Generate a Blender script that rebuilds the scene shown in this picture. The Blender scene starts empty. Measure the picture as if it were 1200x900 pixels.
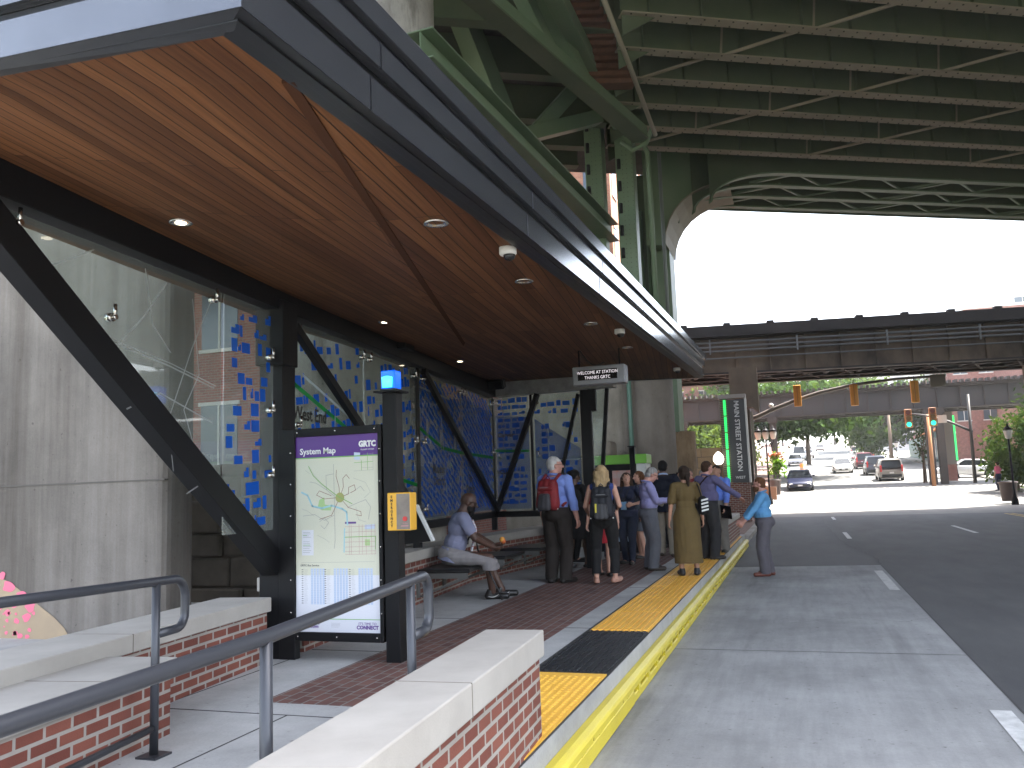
import bpy, bmesh, math, random
import numpy as np
from mathutils import Vector, Matrix, noise
from math import sin, cos, pi, radians as R

SC = bpy.context.scene
COL = SC.collection
random.seed(7)
rng = np.random.default_rng(7)

# ------------------------------------------------------------------ camera
YAW, PITCH, ROLL = R(18.1834), R(6.9909), R(2.0)
CAM = Vector((0, 0, 1.8))
_f = Vector((-sin(YAW)*cos(PITCH), cos(YAW)*cos(PITCH), sin(PITCH)))
_r = Vector((cos(YAW), sin(YAW), 0)); _u = _r.cross(_f)
CR = _r*cos(ROLL) - _u*sin(ROLL); CU = _u*cos(ROLL) + _r*sin(ROLL)
cd = bpy.data.cameras.new('camera'); co = bpy.data.objects.new('camera', cd); COL.objects.link(co)
cd.sensor_width = 36; cd.lens = 30; cd.clip_start = .05; cd.clip_end = 3000
co.matrix_world = Matrix(((CR.x, CU.x, -_f.x, CAM.x), (CR.y, CU.y, -_f.y, CAM.y), (CR.z, CU.z, -_f.z, CAM.z), (0, 0, 0, 1)))
SC.camera = co
# ------------------------------------------------------------------ sky, sun, exposure
SUN_EL, SUN_AZ = R(64), R(60)          # azimuth from +Y towards +X
W = bpy.data.worlds.new('World'); SC.world = W; W.use_nodes = True
nt = W.node_tree; bg = nt.nodes['Background']
sky = nt.nodes.new('ShaderNodeTexSky'); sky.sky_type = 'NISHITA'; sky.sun_disc = False
sky.sun_elevation = SUN_EL; sky.sun_rotation = SUN_AZ; sky.dust_density = 2.5; sky.air_density = 1.0
hs = nt.nodes.new('ShaderNodeHueSaturation'); hs.inputs['Saturation'].default_value = .55; nt.links.new(sky.outputs[0], hs.inputs['Color']); nt.links.new(hs.outputs[0], bg.inputs[0]); bg.inputs[1].default_value = .15
sl = bpy.data.lights.new('sun', 'SUN'); so = bpy.data.objects.new('sun', sl); COL.objects.link(so)
sl.energy = 5.0; sl.angle = R(.5); sl.color = (1, .95, .86)
sd = Vector((sin(SUN_AZ)*cos(SUN_EL), cos(SUN_AZ)*cos(SUN_EL), sin(SUN_EL)))
so.rotation_euler = sd.to_track_quat('Z', 'Y').to_euler()
so.location = (20, 20, 60)
SC.view_settings.view_transform = 'Standard'; SC.view_settings.look = 'None'
SC.view_settings.exposure = 2.78; SC.view_settings.gamma = 1
SC.view_settings.use_curve_mapping = False
SC.cycles.max_bounces = 10; SC.cycles.diffuse_bounces = 5; SC.cycles.glossy_bounces = 4
SC.cycles.transparent_max_bounces = 16; SC.cycles.transmission_bounces = 6
SC.cycles.use_denoising = True
SC.cycles.sample_clamp_indirect = 6
SC.cycles.caustics_reflective = False; SC.cycles.caustics_refractive = False

# ------------------------------------------------------------------ pixel -> world (photo is 1200 x 900)
def ray(px, py): return _f + CR*((px-600)/1000) - CU*((py-450)/1000)
def atY(px, py, y): d = ray(px, py); return CAM + d*(y/d.y)
def atX(px, py, x): d = ray(px, py); return CAM + d*(x/d.x)
def atZ(px, py, z): d = ray(px, py); return CAM + d*((z-CAM.z)/d.z)

# ------------------------------------------------------------------ materials
MATS = {}
def mat(name, col=(.5, .5, .5), rough=.6, metal=0, var=0, vscale=4, vstretch=(1, 1, 1), bump=0, bscale=40, col2=None, spec=.5, emit=None, estr=0, detail=5, extra=None):
    if name in MATS: return MATS[name]
    m = bpy.data.materials.new(name); m.use_nodes = True
    n = m.node_tree.nodes; l = m.node_tree.links; b = n['Principled BSDF']
    b.inputs['Base Color'].default_value = (*col, 1); b.inputs['Roughness'].default_value = rough
    b.inputs['Metallic'].default_value = metal; b.inputs['Specular IOR Level'].default_value = spec
    if emit: b.inputs['Emission Color'].default_value = (*emit, 1); b.inputs['Emission Strength'].default_value = estr
    tc = None
    if var or col2 or bump:
        tc = n.new('ShaderNodeTexCoord'); mp = n.new('ShaderNodeMapping'); l.new(tc.outputs['Object'], mp.inputs[0])
        mp.inputs['Scale'].default_value = vstretch
    if var or col2:
        nz = n.new('ShaderNodeTexNoise'); nz.inputs['Scale'].default_value = vscale; nz.inputs['Detail'].default_value = detail
        nz.inputs['Roughness'].default_value = .62
        l.new(mp.outputs[0], nz.inputs['Vector'])
        rp = n.new('ShaderNodeValToRGB'); rp.color_ramp.elements[0].position = .32; rp.color_ramp.elements[1].position = .68
        c2 = col2 if col2 else tuple(min(1, c*(1+var)) for c in col)
        c1 = col if col2 else tuple(c*(1-var) for c in col)
        rp.color_ramp.elements[0].color = (*c1, 1); rp.color_ramp.elements[1].color = (*c2, 1)
        l.new(nz.outputs['Fac'], rp.inputs[0]); l.new(rp.outputs[0], b.inputs['Base Color'])
    if bump:
        nb = n.new('ShaderNodeTexNoise'); nb.inputs['Scale'].default_value = bscale; nb.inputs['Detail'].default_value = 4
        l.new(mp.outputs[0], nb.inputs['Vector'])
        bp = n.new('ShaderNodeBump'); bp.inputs['Strength'].default_value = bump; bp.inputs['Distance'].default_value = .01
        l.new(nb.outputs['Fac'], bp.inputs['Height']); l.new(bp.outputs[0], b.inputs['Normal'])
    MATS[name] = m
    return m

def brickmat(name, c1, c2, mortar, bw=.205, rh=.075, ms=.011, rot=0, bias=0, bump=.5, offset=.5):
    if name in MATS: return MATS[name]
    m = bpy.data.materials.new(name); m.use_nodes = True
    n = m.node_tree.nodes; l = m.node_tree.links; b = n['Principled BSDF']; b.inputs['Roughness'].default_value = .8
    uv = n.new('ShaderNodeUVMap'); mp = n.new('ShaderNodeMapping'); mp.inputs['Rotation'].default_value = (0, 0, rot)
    l.new(uv.outputs[0], mp.inputs[0])
    br = n.new('ShaderNodeTexBrick'); l.new(mp.outputs[0], br.inputs['Vector'])
    br.inputs['Scale'].default_value = 1; br.inputs['Brick Width'].default_value = bw; br.inputs['Row Height'].default_value = rh
    br.inputs['Mortar Size'].default_value = ms; br.inputs['Mortar Smooth'].default_value = .1; br.inputs['Bias'].default_value = bias
    br.offset = offset
    br.inputs['Color1'].default_value = (*c1, 1); br.inputs['Color2'].default_value = (*c2, 1); br.inputs['Mortar'].default_value = (*mortar, 1)
    nz = n.new('ShaderNodeTexNoise'); nz.inputs['Scale'].default_value = 3; nz.inputs['Detail'].default_value = 8; l.new(mp.outputs[0], nz.inputs['Vector'])
    mx = n.new('ShaderNodeMix'); mx.data_type = 'RGBA'; mx.blend_type = 'MULTIPLY'; mx.inputs[0].default_value = .55
    rp = n.new('ShaderNodeValToRGB'); rp.color_ramp.elements[0].position = .3; rp.color_ramp.elements[0].color = (.55, .55, .55, 1); rp.color_ramp.elements[1].position = .6
    l.new(nz.outputs['Fac'], rp.inputs[0]); l.new(br.outputs['Color'], mx.inputs[6]); l.new(rp.outputs[0], mx.inputs[7]); l.new(mx.outputs[2], b.inputs['Base Color'])
    n2 = n.new('ShaderNodeTexNoise'); n2.inputs['Scale'].default_value = 90; l.new(mp.outputs[0], n2.inputs['Vector'])
    ad = n.new('ShaderNodeMath'); ad.operation = 'MULTIPLY_ADD'; ad.inputs[1].default_value = -1.0
    ml = n.new('ShaderNodeMath'); ml.operation = 'MULTIPLY'; ml.inputs[1].default_value = .35; l.new(n2.outputs['Fac'], ml.inputs[0])
    l.new(br.outputs['Fac'], ad.inputs[0]); l.new(ml.outputs[0], ad.inputs[2])
    bp = n.new('ShaderNodeBump'); bp.inputs['Strength'].default_value = bump; bp.inputs['Distance'].default_value = .008
    l.new(ad.outputs[0], bp.inputs['Height']); l.new(bp.outputs[0], b.inputs['Normal'])
    MATS[name] = m
    return m

def concmat(name, c, dark=.6, stain=.5, streak=(1, 1, .12), scale=1.2, bump=.15, tint=(.9, .85, .75), lo=.35, hi=.62, blo=.75, bhi=1.18, bw=.15):
    """concrete: large blotches, vertical streaks, fine grain"""
    if name in MATS: return MATS[name]
    m = bpy.data.materials.new(name); m.use_nodes = True
    n = m.node_tree.nodes; l = m.node_tree.links; b = n['Principled BSDF']; b.inputs['Roughness'].default_value = .85
    tc = n.new('ShaderNodeTexCoord')
    def nz(sc, st, det=8):
        mp = n.new('ShaderNodeMapping'); mp.inputs['Scale'].default_value = st; l.new(tc.outputs['Object'], mp.inputs[0])
        t = n.new('ShaderNodeTexNoise'); t.inputs['Scale'].default_value = sc; t.inputs['Detail'].default_value = det; t.inputs['Roughness'].default_value = .65
        l.new(mp.outputs[0], t.inputs['Vector']); return t
    def ramp(t, a, c, p0, p1):
        r = n.new('ShaderNodeValToRGB'); r.color_ramp.elements[0].position = p0; r.color_ramp.elements[1].position = p1
        r.color_ramp.elements[0].color = (*a, 1); r.color_ramp.elements[1].color = (*c, 1); l.new(t.outputs['Fac'], r.inputs[0]); return r
    def mix(a, bb, f):
        x = n.new('ShaderNodeMix'); x.data_type = 'RGBA'; x.blend_type = 'MULTIPLY'; x.inputs[0].default_value = f
        l.new(a, x.inputs[6]); l.new(bb, x.inputs[7]); return x.outputs[2]
    base = ramp(nz(scale, (1, 1, 1)), tuple(v*blo for v in c), tuple(min(1, v*bhi) for v in c), .5-bw, .5+bw)
    spk = ramp(nz(16, (1, 1, 1), 2), (.45, .43, .4), (1, 1, 1), .27, .31)
    st = ramp(nz(2.2, streak), tuple(dark*t for t in tint), (1, 1, 1), lo, hi)
    fine = ramp(nz(55, (1, 1, 1), 3), (.8, .8, .8), (1.0, 1.0, 1.0), .3, .7)
    o = mix(base.outputs[0], st.outputs[0], stain); o = mix(o, fine.outputs[0], .6); o = mix(o, spk.outputs[0], .7)
    l.new(o, b.inputs['Base Color'])
    bp = n.new('ShaderNodeBump'); bp.inputs['Strength'].default_value = bump; bp.inputs['Distance'].default_value = .01
    l.new(nz(30, (1, 1, 1)).outputs['Fac'], bp.inputs['Height']); l.new(bp.outputs[0], b.inputs['Normal'])
    MATS[name] = m
    return m

def woodmat(name='cedar_boards'):
    m = bpy.data.materials.new(name); m.use_nodes = True
    n = m.node_tree.nodes; l = m.node_tree.links; b = n['Principled BSDF']; b.inputs['Roughness'].default_value = .6; b.inputs['Specular IOR Level'].default_value = .12
    uv = n.new('ShaderNodeUVMap')
    br = n.new('ShaderNodeTexBrick'); l.new(uv.outputs[0], br.inputs['Vector']); br.inputs['Scale'].default_value = 1
    br.inputs['Brick Width'].default_value = 2.4; br.inputs['Row Height'].default_value = .088; br.inputs['Mortar Size'].default_value = .004
    br.inputs['Mortar Smooth'].default_value = .3; br.offset = .37; br.offset_frequency = 3
    br.inputs['Color1'].default_value = (.105, .041, .0155, 1); br.inputs['Color2'].default_value = (.19, .082, .032, 1); br.inputs['Mortar'].default_value = (.02, .01, .006, 1)
    mp = n.new('ShaderNodeMapping'); mp.inputs['Scale'].default_value = (.9, 42, 1); l.new(uv.outputs[0], mp.inputs[0])
    g = n.new('ShaderNodeTexNoise'); g.inputs['Scale'].default_value = 1.6; g.inputs['Detail'].default_value = 6; g.inputs['Distortion'].default_value = .6; l.new(mp.outputs[0], g.inputs['Vector'])
    r = n.new('ShaderNodeValToRGB'); r.color_ramp.elements[0].position = .3; r.color_ramp.elements[0].color = (.58, .54, .5, 1); r.color_ramp.elements[1].position = .65
    l.new(g.outputs['Fac'], r.inputs[0])
    x = n.new('ShaderNodeMix'); x.data_type = 'RGBA'; x.blend_type = 'MULTIPLY'; x.inputs[0].default_value = .8
    l.new(br.outputs['Color'], x.inputs[6]); l.new(r.outputs[0], x.inputs[7])
    mp2 = n.new('ShaderNodeMapping'); mp2.inputs['Scale'].default_value = (.5, 9, 1); l.new(uv.outputs[0], mp2.inputs[0])
    g2 = n.new('ShaderNodeTexNoise'); g2.inputs['Scale'].default_value = .9; g2.inputs['Detail'].default_value = 3; l.new(mp2.outputs[0], g2.inputs['Vector'])
    r2 = n.new('ShaderNodeValToRGB'); r2.color_ramp.elements[0].position = .35; r2.color_ramp.elements[0].color = (.5, .46, .42, 1); r2.color_ramp.elements[1].position = .6
    l.new(g2.outputs['Fac'], r2.inputs[0])
    x2 = n.new('ShaderNodeMix'); x2.data_type = 'RGBA'; x2.blend_type = 'MULTIPLY'; x2.inputs[0].default_value = .7
    l.new(x.outputs[2], x2.inputs[6]); l.new(r2.outputs[0], x2.inputs[7]); l.new(x2.outputs[2], b.inputs['Base Color'])
    iv = n.new('ShaderNodeMath'); iv.operation = 'SUBTRACT'; iv.inputs[0].default_value = 1; l.new(br.outputs['Fac'], iv.inputs[1])
    bp = n.new('ShaderNodeBump'); bp.inputs['Strength'].default_value = .6; bp.inputs['Distance'].default_value = .006
    l.new(iv.outputs[0], bp.inputs['Height']); l.new(bp.outputs[0], b.inputs['Normal'])
    MATS[name] = m
    return m

def glassmat(name, tint=(.86, .92, .9), rough=.02, ior=1.55, dirt=.13):
    m = bpy.data.materials.new(name); m.use_nodes = True
    n = m.node_tree.nodes; l = m.node_tree.links
    for q in list(n):
        if q.type != 'OUTPUT_MATERIAL': n.remove(q)
    out = [q for q in n if q.type == 'OUTPUT_MATERIAL'][0]
    tr = n.new('ShaderNodeBsdfTransparent'); tr.inputs[0].default_value = (*tint, 1)
    gl = n.new('ShaderNodeBsdfGlossy'); gl.inputs['Roughness'].default_value = rough
    di = n.new('ShaderNodeBsdfDiffuse'); di.inputs[0].default_value = (.6, .62, .6, 1)
    fr = n.new('ShaderNodeFresnel'); fr.inputs[0].default_value = ior
    gm = n.new('ShaderNodeNewGeometry'); iv = n.new('ShaderNodeMath'); iv.operation = 'SUBTRACT'; iv.inputs[0].default_value = 1; l.new(gm.outputs['Backfacing'], iv.inputs[1])
    fm = n.new('ShaderNodeMath'); fm.operation = 'MULTIPLY'; l.new(fr.outputs[0], fm.inputs[0]); l.new(iv.outputs[0], fm.inputs[1])
    m0 = n.new('ShaderNodeMixShader'); m0.inputs[0].default_value = dirt; l.new(tr.outputs[0], m0.inputs[1]); l.new(di.outputs[0], m0.inputs[2])
    mx = n.new('ShaderNodeMixShader'); l.new(fm.outputs[0], mx.inputs[0]); l.new(m0.outputs[0], mx.inputs[1]); l.new(gl.outputs[0], mx.inputs[2])
    l.new(mx.outputs[0], out.inputs[0])
    MATS[name] = m
    return m

def filmmat(name, col, alpha=.75, transl=.5):
    """printed translucent film"""
    m = bpy.data.materials.new(name); m.use_nodes = True
    n = m.node_tree.nodes; l = m.node_tree.links
    for q in list(n):
        if q.type != 'OUTPUT_MATERIAL': n.remove(q)
    out = [q for q in n if q.type == 'OUTPUT_MATERIAL'][0]
    tr = n.new('ShaderNodeBsdfTransparent'); tr.inputs[0].default_value = (*[min(1, .3+c) for c in col], 1)
    di = n.new('ShaderNodeBsdfDiffuse'); di.inputs[0].default_value = (*col, 1)
    ts = n.new('ShaderNodeBsdfTranslucent'); ts.inputs[0].default_value = (*col, 1)
    a = n.new('ShaderNodeMixShader'); a.inputs[0].default_value = transl; l.new(di.outputs[0], a.inputs[1]); l.new(ts.outputs[0], a.inputs[2])
    mx = n.new('ShaderNodeMixShader'); mx.inputs[0].default_value = alpha; l.new(tr.outputs[0], mx.inputs[1]); l.new(a.outputs[0], mx.inputs[2])
    l.new(mx.outputs[0], out.inputs[0])
    MATS[name] = m
    return m

def leafmat(name, c1, c2, transl=.45):
    m = bpy.data.materials.new(name); m.use_nodes = True
    n = m.node_tree.nodes; l = m.node_tree.links
    for q in list(n):
        if q.type != 'OUTPUT_MATERIAL': n.remove(q)
    out = [q for q in n if q.type == 'OUTPUT_MATERIAL'][0]
    tc = n.new('ShaderNodeTexCoord'); nz = n.new('ShaderNodeTexNoise'); nz.inputs['Scale'].default_value = .9; nz.inputs['Detail'].default_value = 6
    l.new(tc.outputs['Object'], nz.inputs['Vector'])
    rp = n.new('ShaderNodeValToRGB'); rp.color_ramp.elements[0].position = .35; rp.color_ramp.elements[1].position = .65
    rp.color_ramp.elements[0].color = (*c1, 1); rp.color_ramp.elements[1].color = (*c2, 1); l.new(nz.outputs['Fac'], rp.inputs[0])
    di = n.new('ShaderNodeBsdfDiffuse'); ts = n.new('ShaderNodeBsdfTranslucent')
    l.new(rp.outputs[0], di.inputs[0])
    gm = n.new('ShaderNodeMix'); gm.data_type = 'RGBA'; gm.blend_type = 'MULTIPLY'; gm.inputs[0].default_value = 1; gm.inputs[7].default_value = (1, 1, .45, 1)
    l.new(rp.outputs[0], gm.inputs[6]); l.new(gm.outputs[2], ts.inputs[0])
    a = n.new('ShaderNodeMixShader'); a.inputs[0].default_value = transl; l.new(di.outputs[0], a.inputs[1]); l.new(ts.outputs[0], a.inputs[2])
    l.new(a.outputs[0], out.inputs[0])
    MATS[name] = m
    return m

# ------------------------------------------------------------------ scene graph
BASE = {}
def root(name, label, cat, loc=(0, 0, 0), group=None, rz=0):
    o = bpy.data.objects.new(name, None); COL.objects.link(o); o.location = loc; o.rotation_euler = (0, 0, rz)
    o.empty_display_size = .2
    o['label'] = label; o['category'] = cat
    if group: o['group'] = group
    BASE[o.name] = Vector(loc); return o
def tag(o, label=None, cat=None, group=None, kind=None):
    for k, v in (('label', label), ('category', cat), ('group', group), ('kind', kind)):
        if v: o[k] = v
    return o
def basis(parent):
    while parent is not None:
        if parent.name in BASE: return BASE[parent.name]
        parent = parent.parent
    return Vector((0, 0, 0))
def link(name, me, mats, parent=None):
    o = bpy.data.objects.new(name, me); COL.objects.link(o)
    if parent: o.parent = parent
    for m in (mats if isinstance(mats, (list, tuple)) else [mats]):
        me.materials.append(m)
    return o

class MB:
    """collects shapes in world metres (or local ones when the thing sits at the origin)"""
    def __init__(s): s.v = []; s.f = []; s.mi = []; s.sm = []; s.m = 0
    def add(s, vs, fs, smooth=False):
        b = len(s.v); s.v += [tuple(p) for p in vs]
        for f in fs: s.f.append([i+b for i in f]); s.mi.append(s.m); s.sm.append(smooth)
        return s
    def box(s, x0, x1, y0, y1, z0, z1):
        vs = [(x0, y0, z0), (x1, y0, z0), (x1, y1, z0), (x0, y1, z0), (x0, y0, z1), (x1, y0, z1), (x1, y1, z1), (x0, y1, z1)]
        return s.add(vs, [(0, 3, 2, 1), (4, 5, 6, 7), (0, 1, 5, 4), (1, 2, 6, 5), (2, 3, 7, 6), (3, 0, 4, 7)])
    def obox(s, c, a, b, h):
        """box from centre and three half-axis vectors"""
        c, a, b, h = Vector(c), Vector(a), Vector(b), Vector(h)
        if a.cross(b).dot(h) < 0: a = -a
        q = [c-a-b-h, c+a-b-h, c+a+b-h, c-a+b-h, c-a-b+h, c+a-b+h, c+a+b+h, c-a+b+h]
        return s.add(q, [(0, 3, 2, 1), (4, 5, 6, 7), (0, 1, 5, 4), (1, 2, 6, 5), (2, 3, 7, 6), (3, 0, 4, 7)])
    def beam(s, p0, p1, w, h, up=(0, 0, 1)):
        p0, p1, up = Vector(p0), Vector(p1), Vector(up); d = (p1-p0); L = d.length; d.normalize()
        sd_ = d.cross(up)
        if sd_.length < 1e-4: sd_ = d.cross(Vector((0, 1, 0)))
        sd_.normalize(); u = sd_.cross(d)
        return s.obox((p0+p1)/2, d*L/2, sd_*w/2, u*h/2)
    def ibeam(s, p0, p1, w, h, t=.03, tw=.02, up=(0, 0, 1), lips=True):
        p0, p1, up = Vector(p0), Vector(p1), Vector(up); d = (p1-p0); L = d.length; d.normalize()
        sd_ = d.cross(up).normalized(); u = sd_.cross(d); c = (p0+p1)/2
        s.obox(c+u*(h/2-t/2), d*L/2, sd_*w/2, u*t/2); s.obox(c-u*(h/2-t/2), d*L/2, sd_*w/2, u*t/2)
        s.obox(c, d*L/2, sd_*tw/2, u*(h/2-t)); return s
    def tube(s, pts, r, n=10, caps=True, smooth=True):
        pts = [Vector(p) for p in pts]; rs = r if isinstance(r, (list, tuple)) else [r]*len(pts)
        b = len(s.v); prev = None; N = len(pts)
        for i, p in enumerate(pts):
            t = (pts[min(i+1, N-1)]-pts[max(i-1, 0)])
            t = t.normalized() if t.length > 1e-9 else Vector((0, 0, 1))
            if prev is None:
                a = t.cross(Vector((0, 0, 1)))
                if a.length < 1e-3: a = t.cross(Vector((0, 1, 0)))
            else: a = prev - t*prev.dot(t)
            a.normalize(); prev = a; c = t.cross(a)
            for k in range(n):
                q = p + (a*cos(2*pi*k/n)+c*sin(2*pi*k/n))*rs[i]; s.v.append(tuple(q))
        for i in range(N-1):
            for k in range(n):
                s.f.append([b+i*n+k, b+i*n+(k+1) % n, b+(i+1)*n+(k+1) % n, b+(i+1)*n+k]); s.mi.append(s.m); s.sm.append(smooth)
        if caps:
            s.f.append([b+k for k in range(n)][::-1]); s.mi.append(s.m); s.sm.append(False)
            s.f.append([b+(N-1)*n+k for k in range(n)]); s.mi.append(s.m); s.sm.append(False)
        return s
    def lathe(s, c, prof, n=20, smooth=True, ax=None):
        """prof = [(r, z)...] round the vertical axis through c"""
        c = Vector(c); b = len(s.v)
        for r, z in prof:
            for k in range(n): s.v.append((c.x+r*cos(2*pi*k/n), c.y+r*sin(2*pi*k/n), c.z+z))
        for i in range(len(prof)-1):
            for k in range(n):
                s.f.append([b+i*n+k, b+i*n+(k+1) % n, b+(i+1)*n+(k+1) % n, b+(i+1)*n+k]); s.mi.append(s.m); s.sm.append(smooth)
        s.f.append([b+k for k in range(n)][::-1]); s.mi.append(s.m); s.sm.append(False)
        s.f.append([b+(len(prof)-1)*n+k for k in range(n)]); s.mi.append(s.m); s.sm.append(False)
        return s
    def prism(s, poly, ext):
        """closed polygon of 3-D points extruded by the vector ext"""
        ext = Vector(ext); P = [Vector(p) for p in poly]; n = len(P)
        nrm = sum(((P[i]).cross(P[(i+1) % n]) for i in range(n)), Vector())
        if nrm.dot(ext) > 0: P = P[::-1]
        q = [p+ext for p in P]
        return s.add(P+q, [list(range(n)), list(range(2*n-1, n-1, -1))]+[[i, i+n, (i+1) % n+n, (i+1) % n] for i in range(n)])
    def quad(s, *p): return s.add(p, [list(range(len(p)))])
    def loft(s, rings, caps=True, smooth=True):
        n = len(rings[0]); b = len(s.v)
        for r in rings: s.v += [tuple(p) for p in r]
        for i in range(len(rings)-1):
            for k in range(n): s.f.append([b+i*n+k, b+i*n+(k+1) % n, b+(i+1)*n+(k+1) % n, b+(i+1)*n+k]); s.mi.append(s.m); s.sm.append(smooth)
        if caps:
            s.f.append([b+k for k in range(n)][::-1]); s.mi.append(s.m); s.sm.append(False)
            s.f.append([b+(len(rings)-1)*n+k for k in range(n)]); s.mi.append(s.m); s.sm.append(False)
        return s
    def ell(s, c, r, n=10, m=7):
        c = Vector(c); prof = [(sin(pi*i/m), -cos(pi*i/m)) for i in range(m+1)]; b = len(s.v)
        for a, z in prof:
            for k in range(n): s.v.append((c.x+r[0]*a*cos(2*pi*k/n), c.y+r[1]*a*sin(2*pi*k/n), c.z+r[2]*z))
        for i in range(m):
            for k in range(n): s.f.append([b+i*n+k, b+i*n+(k+1) % n, b+(i+1)*n+(k+1) % n, b+(i+1)*n+k]); s.mi.append(s.m); s.sm.append(True)
        return s
    def build(s, name, mats, parent=None, bevel=0, uvf=None, seg=1):
        off = basis(parent)
        me = bpy.data.meshes.new(name)
        me.from_pydata([(p[0]-off.x, p[1]-off.y, p[2]-off.z) for p in s.v], [], s.f); me.update()
        o = link(name, me, mats, parent)
        me.polygons.foreach_set('material_index', s.mi); me.polygons.foreach_set('use_smooth', s.sm)
        uv = me.uv_layers.new(name='UVMap')
        co_ = s.v; data = np.zeros((len(me.loops), 2), dtype=np.float32)
        for p in me.polygons:
            nn = p.normal
            if uvf: t = None
            elif abs(nn.z) > .75: t = 'h'
            else: t = Vector((-nn.y, nn.x, 0)).normalized()
            for li in p.loop_indices:
                q = co_[me.loops[li].vertex_index]
                if uvf: data[li] = uvf(q)
                elif t == 'h': data[li] = (q[0], q[1])
                else: data[li] = (q[0]*t.x+q[1]*t.y, q[2])
        uv.data.foreach_set('uv', data.ravel())
        if bevel:
            b = o.modifiers.new('bevel', 'BEVEL'); b.width = bevel; b.segments = seg; b.limit_method = 'ANGLE'; b.angle_limit = R(40); b.harden_normals = False
        return o

def each(mb, name, mats, parent=None, bevel=0):
    """one object per separate piece collected in mb"""
    par = list(range(len(mb.v)))
    def find(i):
        while par[i] != i: par[i] = par[par[i]]; i = par[i]
        return i
    for f in mb.f:
        r0 = find(f[0])
        for i in f[1:]: par[find(i)] = r0
    groups = {}
    for k, f in enumerate(mb.f): groups.setdefault(find(f[0]), []).append(k)
    out = []
    for ks in groups.values():
        q = MB(); mp_ = {}
        for k in ks:
            nf = []
            for i in mb.f[k]:
                if i not in mp_: mp_[i] = len(q.v); q.v.append(mb.v[i])
                nf.append(mp_[i])
            q.f.append(nf); q.mi.append(mb.mi[k]); q.sm.append(mb.sm[k])
        out.append(q.build(name, mats, parent, bevel))
    return out

def rbox(name, m, parent, x0, x1, y0, y1, z0, z1, bevel=.01, seg=2):
    return MB().box(x0, x1, y0, y1, z0, z1).build(name, m, parent, bevel, seg=seg)

def text(s, size, o, right, up, m, parent=None, name='lettering', align='CENTER', bold=0, depth=.0008, sx=1, spacing=1):
    cu = bpy.data.curves.new('txt', 'FONT'); cu.body = s; cu.size = size; cu.align_x = align; cu.align_y = 'CENTER'; cu.offset = bold; cu.extrude = depth; cu.space_character = spacing
    cu.resolution_u = 2
    ob = bpy.data.objects.new('txt', cu); COL.objects.link(ob)
    dg = bpy.context.evaluated_depsgraph_get(); me = bpy.data.meshes.new_from_object(ob.evaluated_get(dg))
    bpy.data.objects.remove(ob); bpy.data.curves.remove(cu)
    rt, u_, o = Vector(right).normalized(), Vector(up).normalized(), Vector(o); nn = rt.cross(u_); off = basis(parent)
    for v in me.vertices: v.co = o-off+rt*(v.co.x*sx)+u_*v.co.y+nn*v.co.z
    me.materials.clear(); me.name = name
    return link(name, me, m, parent)

def copy_tree(o, parent=None):
    c = o.copy(); COL.objects.link(c)
    if parent: c.parent = parent
    for ch in list(o.children): copy_tree(ch, c)
    return c
# ================================================================== materials used
asphalt = mat('asphalt', (.046, .046, .049), .8, col2=(.082, .081, .081), vscale=1.4, vstretch=(1, .3, 1), bump=.35, bscale=160, detail=14)
asphalt_new = mat('asphalt_new', (.028, .028, .031), .75, col2=(.052, .052, .053), vscale=1.6, vstretch=(1, .3, 1), bump=.3, bscale=160, detail=14)
pad_conc = concmat('bus_pad_concrete', (.34, .34, .335), .5, .34, (3.2, .30, 1), .5, .12, (1, 1, 1), .36, .62)
plat_conc = concmat('platform_concrete', (.44, .44, .43), .75, .4, (1, 1, 1), .8, .1, (1, 1, 1))
walk_conc = concmat('sidewalk_concrete', (.33, .31, .28), .7, .4, (1, 1, 1), .8, .1)
pier_conc = concmat('pier_concrete', (.19, .17, .15), .3, .85, (.8, .8, .045), .45, .35, (1.1, .97, .84), .36, .62, .68, 1.3, .16)
tan_conc = concmat('tan_concrete', (.27, .225, .18), .5, .7, (1, 1, .2), .8, .2)
stone = mat('cast_stone', (.36, .335, .30), .75, col2=(.44, .415, .375), vscale=2.5, bump=.1, bscale=120, detail=8)
brick = brickmat('red_brick', (.155, .042, .028), (.235, .074, .048), (.36, .33, .29))
brick_far = brickmat('old_red_brick', (.22, .055, .04), (.30, .09, .06), (.25, .19, .16), bump=.2)
paver = brickmat('brick_pavers', (.115, .046, .036), (.17, .078, .06), (.20, .19, .175), .20, .105, .008, rot=pi/2, bump=.4)
side_paver = brickmat('sidewalk_pavers', (.15, .07, .055), (.21, .11, .09), (.20, .17, .15), .2, .1, .006, rot=pi/2)
joint = mat('joint', (.045, .044, .042), .9)
white_paint = mat('road_paint', (.62, .62, .6), .7, col2=(.40, .40, .39), vscale=9, detail=8)
yellow_paint = mat('yellow_road_paint', (.5, .32, .06), .7)
tactile_y = mat('tactile_yellow', (.88, .50, .07), .55, col2=(.80, .43, .06), vscale=3, detail=8)
tactile_k = mat('tactile_black', (.016, .017, .019), .5)
rail_yellow = mat('rail_yellow', (.70, .57, .04), .42, col2=(.60, .48, .04), vscale=2, detail=9)
rubber = mat('dark_rubber', (.03, .02, .015), .8)
black_steel = mat('black_steel', (.0075, .0075, .0085), .5, .0, bump=.03, bscale=60, spec=.16)
lit_steel = mat('lit_steel_grey', (.30, .30, .29), .45, .15, var=.2, vscale=6)  # end beam: same steel as the black beam, paled to look lit
fascia_m = mat('slate_metal', (.105, .112, .128), .16, .7, var=.10, spec=.6, vscale=2.2, vstretch=(1, .3, 1), bump=.02, bscale=2.0)
trim_m = mat('dark_trim', (.011, .012, .014), .35, .3)
cedar = woodmat()
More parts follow.
